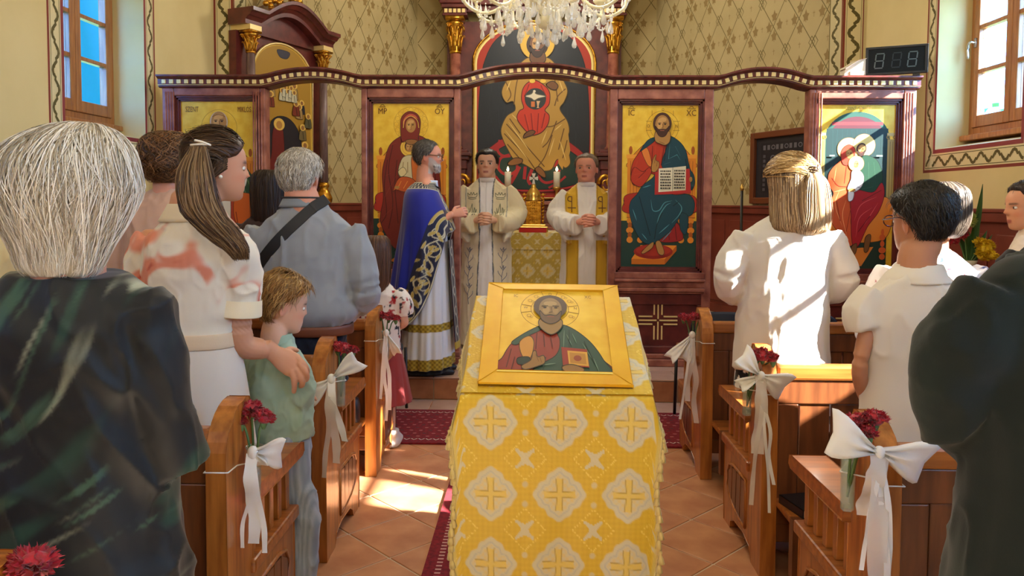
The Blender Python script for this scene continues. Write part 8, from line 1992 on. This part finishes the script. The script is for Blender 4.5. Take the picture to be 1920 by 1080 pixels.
L_ = []; C_ = []
R = random.Random(6)
for _ in range(16):
    x, z = R.uniform(-.26, .05), R.uniform(sz - .3, sz - .03)
    for k in range(5): a = k * 2 * PI / 5; L_.append([(x + .006 * math.cos(a), -.6, z + .006 * math.sin(a)), (x + .018 * math.cos(a + .3), -.6, z + .018 * math.sin(a + .3)), (x + .024 * math.cos(a), -.6, z + .024 * math.sin(a))]); C_.append((226, 96, 76))
stitch(P, tp, L_, 0.013, C_, 'flower_print', (0, 1, 0))
skirt(P, (20, 20, 26), 0.76, .19, .145, 0.3, .22, .19); shoes(P, (30, 30, 30))
# ---- the man in the dark coat, nearest on the right
Y = 1.36; c = U(2052, 600, Y)
P = Person('person in a black-green coat with bent elbow, nearest the camera at right', c.x, Y, 0.0, 1.68)
P.head(0.228)
sz = U(1900, 486, Y).z
el = np.array(P.L(1752, 745, Y + .0)); wr_ = np.array(P.L(1860, 850, Y + .16))
la = [(-.185, -.01, sz - .06), el + (0.02, 0, 0.0), wr_]; ra = [(.185, -.01, sz - .06), (.25, 0, sz - .30), (.1, .2, sz - .34)]
P.body('warm', arms=[la, ra], hands=[hand_geo(wr_, (.8, .5, -.2), (0, .3, 1), 0.18, .6, side=-1), hand_geo((.09, .21, sz - .34), (-.5, 1, 0), (.3, .2, 1), side=1)], dec=0.35, shoulder=0.18)
P.cap([(60, 50, 44), (96, 84, 74)], 0.014)
parts = [ringset(dense([(0.62, 0.0, 0, .235, .18), (0.82, 0, 0, .225, .17), (1.0, 0, 0, .21, .155), (sz - .2, 0, 0, .225, .15), (sz - .08, 0, -.012, .215, .125), (sz - .01, 0, -.018, .155, .095), (sz + .02, 0, -.016, .09, .078), (sz + .05, 0, -.014, .078, .074)], 24), 44)]
parts.append(tube([(-.165, -.01, sz - .072), (-.215, -.015, sz - .15), (el * 0.5 + np.array((-.185, -.01, sz - .06)) * .5), el + (0.03, 0, 0.05), el + (.04, .02, -.02), (el * .45 + wr_ * .55), wr_], [.074, .080, .082, .076, .070, .062, .05], 22, 30))
parts.append(tube([(.165, -.01, sz - .072), (.23, 0, sz - .2), (.26, 0, sz - .34), (.13, .16, sz - .35)], [.074, .08, .07, .05], 18, 16))
fused('coat', parts, 0.0075, M_CLOTH, P.root, 6, None, wrinkle(0.010, (6, 6, 3.5), 75), lambda V, N: mixc(np.tile(nlin((26, 34, 34)), (len(V), 1)), nlin((38, 52, 48)), sstep(-.2, .7, fbm(V, (5, 5, 3), 6))))
skirt(P, (24, 30, 32), 0.70, .225, .175, 0.18, .25, .21, 'coat_skirt', 6, 0.03, N=120); trousers(P, (24, 26, 30), 0.8); shoes(P, (24, 22, 22))
# ================================================================== clergy
# ---- the priest in the blue cope, seen from his right side
Y = 5.86; k = Y / FPX; Z0 = 0.17
c = U(801, 500, Y)
P = Person('bearded man with glasses in a royal blue cope with a gold vine border, facing right', c.x, Y, -PI / 2, 1.775, Z0)
P.head(0.235, yaw=-4, pitch=3, at=(0.0, P.L(803, 320, Y)[1]), top=U(803, 264, Y).z - Z0)
wrR = np.array(P.L(846, 402, Y - .10)); elR = np.array(P.L(792, 436, Y - .17)); shR = np.array(P.L(785, 366, Y - .13))
wrL = wrR + (-.12, 0.01, 0); elL = elR * (-1, 1, 1)
P.body('ruddy', arms=[[shR, elR, wrR], [shR * (-1, 1, 1), elL, wrL]], hands=[hand_geo(wrR + (0, .01, 0), (-.25, 1, .25), (1, .2, .3), 0.17, 0.9, side=-1), hand_geo(wrL, (.3, 1, .2), (-1, .2, .3), 0.17, 0.9, side=1)], voxel=0.005, dec=0.6, nose=1.15, beard=((190, 184, 176), 0.8), brow=(90, 80, 70), shoulder=0.16)
P.cap([(58, 54, 50), (96, 90, 84), (76, 70, 66), (130, 124, 116)], 0.012, ((0, .86), (30, .86), (55, .80), (72, .62), (84, .52), (98, .46), (112, .36), (140, .22), (180, .16)), 0.002, nstr=1200, slen=0.03, sw=0.0026, seed=2)
H = P.H
# short grey beard shell
G0, T, Z = head_grid(H, 72, 56); ang = np.degrees(np.minimum(T, 2 * PI - T)); m = sstep(80, 64, ang) * sstep(.30, .22, Z) * (1 - 0.9 * np.exp(-(ang / 13) ** 2) * sstep(.14, .17, Z) * sstep(.245, .235, Z))
Pn = G0.reshape(-1, 3); d = Pn - np.array((0, -.02 * H, .35 * H)); d /= np.linalg.norm(d, axis=1)[:, None]
V = Pn + d * ((0.010 + 0.004 * fbm(Pn, 120, 5)) * m.ravel() - 0.010 * (1 - m.ravel()))[:, None]
link_mesh('beard', *loft(P.hp(V).reshape(G0.shape)), M_HAIR, P.root, col=mixc(np.tile(nlin((214, 208, 200)), (len(V), 1)), nlin((140, 132, 126)), np.clip(.5 + fbm(Pn, 150, 7), 0, 1)))
g = G()
for q in (-1, 1):
    g.add(tube([P.hp((q * .35 * H, -.11 * H, .49 * H)), P.hp((q * .365 * H, .02 * H, .535 * H)), P.hp((q * .33 * H, .26 * H, .53 * H)), P.hp((q * .27 * H, .455 * H, .52 * H))], 0.0030, 6, 12))
    g.add(tube([P.hp((q * .155 * H + .115 * H * math.cos(a), .465 * H - .03 * H * abs(math.cos(a)), .49 * H + .095 * H * math.sin(a))) for a in np.linspace(0, 2 * PI, 22)], 0.0030, 6))
g.add(tube([P.hp((-.04 * H, .47 * H, .51 * H)), P.hp((.04 * H, .47 * H, .51 * H))], 0.003, 6)); g.make('glasses', mat('brown_frames', (110, 74, 44), 0.25), P.root)
# cope: a cloak surface from the collar to a hem that dips to the back
def cope():
    N, M_ = 640, 300; ph = np.linspace(0, 2 * PI, N, endpoint=False)     # 0 = front, PI/2 = his right
    hz = np.interp(np.degrees(np.minimum(ph, 2 * PI - ph)), [0, 20, 32, 45, 55, 65, 80, 95, 110, 125, 140, 160, 180], [1.13, 1.12, 1.04, .88, .74, .62, .51, .43, .38, .33, .29, .25, .22])
    hz = np.convolve(np.concatenate([hz[-14:], hz, hz[:14]]), np.ones(29) / 29, 'valid')
    cs, sn = np.cos(ph), np.sin(ph); yc = P.L(805, 345, Y)[1] - .01; zn = P.L(805, 346, Y)[2]
    def ring(z, cy, rx, rf, rb): return np.stack([rx * np.sign(sn) * np.abs(sn) ** .9, cy + np.where(cs > 0, rf, rb) * cs, np.broadcast_to(z, N)], 1)
    K = [ring(zn + .016, yc - .008, .088, .076, .092), ring(zn - .02, yc - .015, .125, .09, .128), ring(zn - .075, yc - .02, .205, .12, .155), ring(zn - .20, yc - .02, .255, .18, .17), ring(zn - .32 - .03 * (1 - cs), yc - .02, .275, .225, .19)]
    f = 0.5; mid = (zn - .36) * (1 - f) + hz * f
    K.append(ring(np.minimum(mid, zn - .345 - .03 * (1 - cs)), yc - .035, .30, .235, .225)); K.append(ring(np.minimum(hz, zn - .36 - .03 * (1 - cs)), yc - .05, .315, .235, .265))
    K = np.array(K); t = np.linspace(0, len(K) - 1, M_); V = np.empty((M_, N, 3))
    for j in range(N): V[:, j] = spline(K[:, j], M_)
    S = np.zeros((M_, N)); S[1:] = np.cumsum(np.linalg.norm(np.diff(V, axis=0), axis=2), 0); D = S[-1] - S
    fold = sstep(0.25, 0.8, S) * (0.016 * np.sin(9 * ph + 0.5)[None] + 0.008 * np.sin(17 * ph + 2)[None]) * sstep(0, .2, D + .08)
    V[..., 0] += fold * sn; V[..., 1] += fold * cs
    hem = V[-1]; A_ = np.concatenate([[0], np.cumsum(np.linalg.norm(np.diff(hem, axis=0), axis=1))]); A = np.broadcast_to(A_, (M_, N))
    c = np.tile(nlin((10, 26, 140)), (M_ * N, 1)); S_ = S.ravel()
    W = V.reshape(-1, 3); D_ = np.full(len(W), 9.0); Aa = np.zeros(len(W))      # true distance from the hem line, and where along it
    for i in range(N):
        d_ = np.linalg.norm(W - hem[i], axis=1); m_ = d_ < D_; D_[m_] = d_[m_]; Aa[m_] = A_[i]
    Aa2 = np.broadcast_to(A_, (M_, N)).ravel()
    BW = 0.175; NAVY, SIL, GLD = nlin((16, 18, 52)), nlin((206, 200, 170)), nlin((190, 164, 84))
    band = sstep(BW + .002, BW - .002, D_); c = mixc(c, NAVY, band)
    def put(mask, colr): 
        nonlocal c; c = mixc(c, colr, np.clip(mask, 0, 1))
    put(sstep(.006, .003, np.abs(D_ - .008)), SIL)
    per = 0.26; u = Aa / per; fu = u - np.floor(u)
    vine = .088 + .052 * np.sin(2 * PI * u); put(sstep(.0085, .005, np.abs(D_ - vine)) * band, SIL)
    for (uc, dc, r0, r1) in ((.25, .075, .040, .034), (.75, .10, .040, .034)):
        du = (fu - uc + .5) % 1 - .5; rr = np.hypot(du * per, D_ - dc); put(sstep(.005, .002, np.abs(rr - r0 + .008 * np.arctan2(D_ - dc, du * per))) * band, SIL)
    for (uc, dc, a, L_, W_) in ((.25, .075, .6, .030, .012), (.25, .075, 2.2, .028, .011), (.25, .075, 4.0, .026, .011), (.75, .10, .9, .030, .012), (.75, .10, 2.8, .028, .012), (.75, .10, 5.2, .028, .011), (.05, .145, .3, .030, .010), (.5, .035, 3.4, .030, .010), (.58, .15, 1.0, .024, .010), (.92, .03, 2.0, .026, .010), (.40, .12, -.6, .026, .011), (.1, .06, 1.2, .026, .010)):
        du = ((fu - uc + .5) % 1 - .5) * per; dd = D_ - dc; x = du * math.cos(a) + dd * math.sin(a) - L_; y = -du * math.sin(a) + dd * math.cos(a); e = (x / L_) ** 2 + (y / W_) ** 2; put(sstep(1.1, .8, e) * band, GLD); put(sstep(.3, .05, np.abs(e - .95)) * band * .8, SIL)
    put(sstep(.005, .002, np.abs(D_ - BW)) * .25, NAVY)
    # collar band
    cb = sstep(.085, .080, S_); put(cb, NAVY); put(cb * sstep(.012, .004, np.abs(S_ - .042 - .022 * np.sin(Aa2 * 75))), SIL); put(cb * sstep(.006, .003, np.abs(S_ - .078)), SIL); put(cb * sstep(.006, .003, np.abs(S_ - .006)), SIL)
    # narrow band down the front opening
    fr = np.broadcast_to(np.minimum(ph, 2 * PI - ph) * .2, (M_, N)).ravel(); fb = sstep(.062, .058, fr) * (S_ > .06) * sstep(.15, .19, D_); put(fb, NAVY); put(fb * sstep(.012, .005, np.abs(fr - .034 - .014 * np.sin(S_ * 90))), SIL); put(fb * sstep(.006, .003, np.abs(fr - .056)), SIL)
    return link_mesh('cope', V.reshape(-1, 3), grid_faces(M_, N, True), M_VELVET, P.root, col=c)
M_VELVET = mat('velvet', attr=True, rough=0.6, spec=0.3, sheen=0.35)
cope()
zn = P.L(805, 346, Y)[2]; yc = P.L(805, 345, Y)[1]
link_mesh('white_collar', *ringset([(zn - .04, 0, yc - .018, .085, .090), (zn + .012, 0, yc - .014, .074, .078), (zn + .03, 0, yc - .010, .070, .074), (zn + .031, 0, yc - .01, .064, .068)], 30), M_CLOTH, P.root, col=np.tile(nlin((206, 216, 232)), (120, 1)))
link_mesh('black_cord', *tube([(0.074 * math.sin(a), yc + 0.0 + .078 * math.cos(a), zn + .018 - .045 * max(0, math.cos(a))) for a in np.linspace(0, 2 * PI, 30)], 0.006, 6), M_BLACK, P.root)
def robe_white(V, N):
    c = np.tile(nlin((222, 222, 224)), (len(V), 1)); z = V[:, 2]; g1 = nlin((196, 166, 60))
    w_ = .5 + .5 * np.sin(V[:, 1] * 190) * np.sin(z * 190); gold = mixc(np.tile(g1, (len(V), 1)), nlin((120, 94, 22)), w_)
    b1 = sstep(.006, .0, np.abs(z - .375) - .026); b2 = sstep(.006, .0, np.abs(z - .105) - .038); m = np.clip(b1 + b2, 0, 1)[:, None]; return c * (1 - m) + gold * m
skirt(P, (222, 222, 224), 1.05, .21, .15, 0.065, .285, .20, 'white_robe', 11, 0.05, M_CLOTH, -.0, robe_white, 240, 230, 3)
skirt(P, (20, 20, 24), 0.30, .24, .17, 0.03, .265, .185, 'cassock_hem', 11, 0.03, M_CLOTH, -.0, None, 90, 12, 3)
# the stole hanging in front, with fringe
def stole_pat(V):
    c = np.tile(nlin((18, 20, 46)), (len(V), 1)); x, z = np.abs(V[:, 0]), V[:, 2]; SIL = nlin((196, 192, 176)); c = mixc(c, SIL, sstep(.006, .003, np.abs(x - .105))); c = mixc(c, SIL, sstep(.010, .005, np.abs(x - .055 - .03 * np.sin(z * 42)))); c = mixc(c, SIL, .9 * sstep(.007, .004, np.abs(np.hypot(x - .055, (z * 1.0 + .04) % .15 - .075) - .032))); return mixc(c, nlin((190, 160, 60)), sstep(.255, .25, z) * 1.0)
n_, m_ = 40, 130; V = []
for z in np.linspace(1.02, .20, m_):
    for x in np.linspace(-.11, .11, n_): V.append((x * (1 + .1 * (1 - z)), math.sqrt(max(0.0, 1 - (x / .30) ** 2)) * (.165 + .075 * (1.05 - z)) + .022 - (0.004 * math.sin(x * 300) if z < .25 else 0), z))
V = np.array(V); link_mesh('stole', V, grid_faces(m_, n_), M_SILK, P.root, col=stole_pat(V)).modifiers.new('t', 'SOLIDIFY').thickness = 0.006
shoes(P, (22, 24, 34), y=0.07, sp=.085, L=.29)
# ---- a white-robed priest: alb with wide sleeves, hands folded
def white_priest(label, px, Y, top_px, hand_px, headyaw, H, wide, skin, hair, capline, brow, belly, thick, rz, colr, jaw):
    c = U(px, 400, Y); P = Person(label, c.x, Y, rz, U(px, top_px, Y).z - Z0, Z0)
    P.head(H, yaw=headyaw, at=(0, 0.01), top=P.h - 0.006)
    zc_ = P.L(px, hand_px, Y - .3)[2]; sz = P.h - H - .03
    C = np.array((0.0, .285 + belly, zc_)); el = np.array((.27, -.0, zc_ + .03))
    wr = C + (.085, -.05, -.012)
    P.body(skin, arms=[[(.17, 0, sz - .08), el, wr], [(-.17, 0, sz - .08), el * (-1, 1, 1), wr * (1, 1, 1) + (-.17, 0, 0)]], hands=[clasped(C, 1.1)], voxel=0.0045, dec=0.6, wide=wide, nose=1.1, jaw=jaw, brow=brow, shoulder=.17, neckr=.29, eyes=(52, 40, 34))
    P.cap(hair, thick, capline, 0.002, nstr=900, slen=0.03, sw=0.0026, seed=3, wide=wide)
    bx_ = belly
    parts = [ringset(dense([(0.03, 0, .02, .27, .21), (.4, 0, .02, .245, .19), (.8, 0, .01 + bx_ * .4, .225, .165 + bx_ * .5), (1.0, 0, bx_ * .5, .215, .15 + bx_ * .6), (sz - .28, 0, 0, .215, .14 + bx_ * .4), (sz - .13, 0, -.005, .215, .13), (sz - .06, 0, -.012, .175, .105), (sz - .012, 0, -.012, .115, .082), (sz + .02, 0, -.006, .082, .076)], 34), 56, lambda a, z: 0.035 * np.clip((1.0 - z), 0, 1) * (np.sin(11 * a) + .5 * np.sin(23 * a + 1)))]
    for q in (-1, 1):
        w_ = wr.copy(); w_[0] = q * .10; e = el.copy(); e[0] *= q
        parts.append(tube([(q * .16, -.005, sz - .075), (q * .225, -.005, sz - .17), e + (0, 0, .02), e * .45 + w_ * .55 + (q * .015, 0, -.035), w_ + (q * .0, .01, -.025)], [.075, .088, .095, .10, .085], 20, 24))
        parts.append(loft(np.array([[(q * (.215 + .035 * math.cos(a)), .10 + .10 * math.sin(a), zc_ - .10) for a in np.linspace(0, 2 * PI, 16, endpoint=False)], [(q * (.185 + .04 * math.cos(a)), .14 + .09 * math.sin(a), zc_ - .16) for a in np.linspace(0, 2 * PI, 16, endpoint=False)], [(q * (.16 + .016 * math.cos(a)), .17 + .05 * math.sin(a), zc_ - .205) for a in np.linspace(0, 2 * PI, 16, endpoint=False)]])))
    o = fused('vestment', parts, 0.0075, M_CLOTH, P.root, 5, None, wrinkle(0.006, (10, 10, 3), 17), lambda V, N: colr(V, N, P, sz, zc_, C))
    link_mesh('alb_collar', *ringset([(sz - .015, 0, -.01, .092, .086), (sz + .012, 0, .0, .079, .080), (sz + .024, 0, .002, .073, .076), (sz + .025, 0, .002, .066, .07)], 36), M_CLOTH, P.root, col=np.tile(nlin((232, 230, 226)), (144, 1)))
    shoes(P, (30, 28, 28), y=0.08)
    return P, o, sz, zc_, C
def col_left(V, N, P, sz, zc, C):
    c = np.tile(nlin((226, 214, 176)), (len(V), 1)); x, y, z = np.abs(V[:, 0]), V[:, 1], V[:, 2]; mid = np.interp(z, [.2, zc - .1, zc + .1, sz - .05, sz + .05], [.085, .055, .055, .062, .075]); fr = (y > .03) & (x < .2); arm_ = (y > .17) & (z < zc + .10) & (z > zc - .22)
    c = mixc(c, nlin((232, 230, 228)), sstep(mid + .004, mid - .004, x) * fr); c = mixc(c, nlin((84, 92, 104)), sstep(.0065, .004, np.abs(x - mid)) * fr); c = mixc(c, nlin((120, 126, 130)), .8 * sstep(.006, .003, np.abs(x - .185)) * (y > 0) * (z > zc + .02)); low = (z < zc - .12)
    return mixc(c, nlin((216, 208, 190)), .6 * low * (x > mid + .01))
P1, V1, sz1, zc1, C1 = white_priest('young dark-haired priest in a cream vestment, hands folded, left of the altar', 913, 7.0, 280, 411, 3, 0.252, 1.04, 'pale', [(18, 15, 14), (40, 32, 28), (28, 23, 21)], ((0, .80), (25, .82), (45, .80), (62, .66), (78, .52), (92, .48), (108, .38), (140, .22), (180, .16)), (30, 22, 20), 0.0, 0.017, PI, col_left, 1.08)
L1 = []; L2 = []
for q in (-1, 1):
    x, z = q * .125, zc1 + .20
    L1 += [[(x - .045, z + .03), (x - .038, z - .005), (x, z - .012), (x + .038, z - .005), (x + .045, z + .03)], [(x - .045, z + .03), (x - .022, z + .012), (x - .012, z + .035), (x, z + .012), (x + .012, z + .035), (x + .022, z + .012), (x + .045, z + .03)], [(x - .038, z - .02), (x, z - .027), (x + .038, z - .02)]]
    z -= .115
    L1 += [[(x - .04, z), (x - .03, z - .05)], [(x - .02, z + .015), (x - .012, z - .05)], [(x, z + .05), (x - .004, z - .05)], [(x, z + .05), (x + .022, z - .03)], [(x + .03, z + .01), (x + .026, z - .05)], [(x + .05, z - .02), (x + .034, z - .05)], [(x - .02, z + .015), (x - .03, z - .02), (x - .012, z - .05)]]
    for zz in np.linspace(zc1 - .30, zc1 - .62, 3):
        x = q * .15; L2 += [[(x, zz - .14), (x + .008, zz - .06), (x - .004, zz)], [(x - .004, zz), (x - .03, zz + .035)], [(x - .004, zz), (x - .008, zz + .045)], [(x - .004, zz), (x + .022, zz + .04)], [(x + .004, zz - .06), (x + .035, zz - .02), (x + .04, zz)], [(x + .004, zz - .09), (x - .032, zz - .05), (x - .036, zz - .02)], [(x - .03, zz + .035), (x - .012, zz + .02), (x - .008, zz + .045), (x + .008, zz + .02), (x + .022, zz + .04)]]
stitch(P1, V1, [[(a, 1.0, b) for a, b in l] for l in L1], 0.0065, (120, 122, 92), 'embroidery', (0, -1, 0)); stitch(P1, V1, [[(a, 1.0, b) for a, b in l] for l in L2], 0.0065, (128, 130, 140), 'embroidery', (0, -1, 0))
stitch(P1, V1, [[(0, 1.0, sz1 - .0), (0.002, 1.0, sz1 - .1), (0, 1.0, zc1 + .06)]], 0.004, (190, 190, 190), 'placket', (0, -1, 0), n=14)
def col_right(V, N, P, sz, zc, C):
    c = np.tile(nlin((230, 224, 214)), (len(V), 1)); x, y, z = np.abs(V[:, 0]), V[:, 1], V[:, 2]; a = np.interp(z, [.2, zc, sz - .02, sz + .05], [.075, .075, .085, .08]); b = a + np.interp(z, [.2, sz - .1, sz], [.105, .115, .06]); fr = (y > -.01); arm_ = (y > .15) & (np.abs(z - zc) < .17)
    m = sstep(a - .003, a + .003, x) * sstep(b + .003, b - .003, x) * fr * ~(arm_); c = mixc(c, nlin((216, 172, 50)), m); return mixc(c, nlin((150, 112, 28)), m * (sstep(.006, .003, np.abs(x - a - .008)) + sstep(.006, .003, np.abs(x - b + .008))) * .6)
P2, V2, sz2, zc2, C2 = white_priest('older stout priest in a white alb with a gold stole, right of the altar', 1099, 7.0, 288, 414, 14, 0.252, 1.12, (226, 158, 132), [(96, 78, 62), (136, 118, 100), (112, 94, 78)], ((0, .84), (25, .85), (45, .82), (62, .68), (78, .54), (92, .50), (108, .40), (140, .25), (180, .18)), (130, 104, 84), 0.04, 0.011, PI, col_right, 1.2)
L = []
for q in (-1, 1):
    x, z = q * .135, zc2 + .13; L += [[(x, z + .08), (x, z - .06)], [(x, z + .08), (x + .03, z + .075), (x + .032, z + .045), (x, z + .035)], [(x - .035, z - .02), (x + .035, z - .02)]]
stitch(P2, V2, [[(a, 1.0, b) for a, b in l] for l in L], 0.0095, (112, 70, 26), 'embroidery', (0, -1, 0))
bpy.context.view_layer.update()
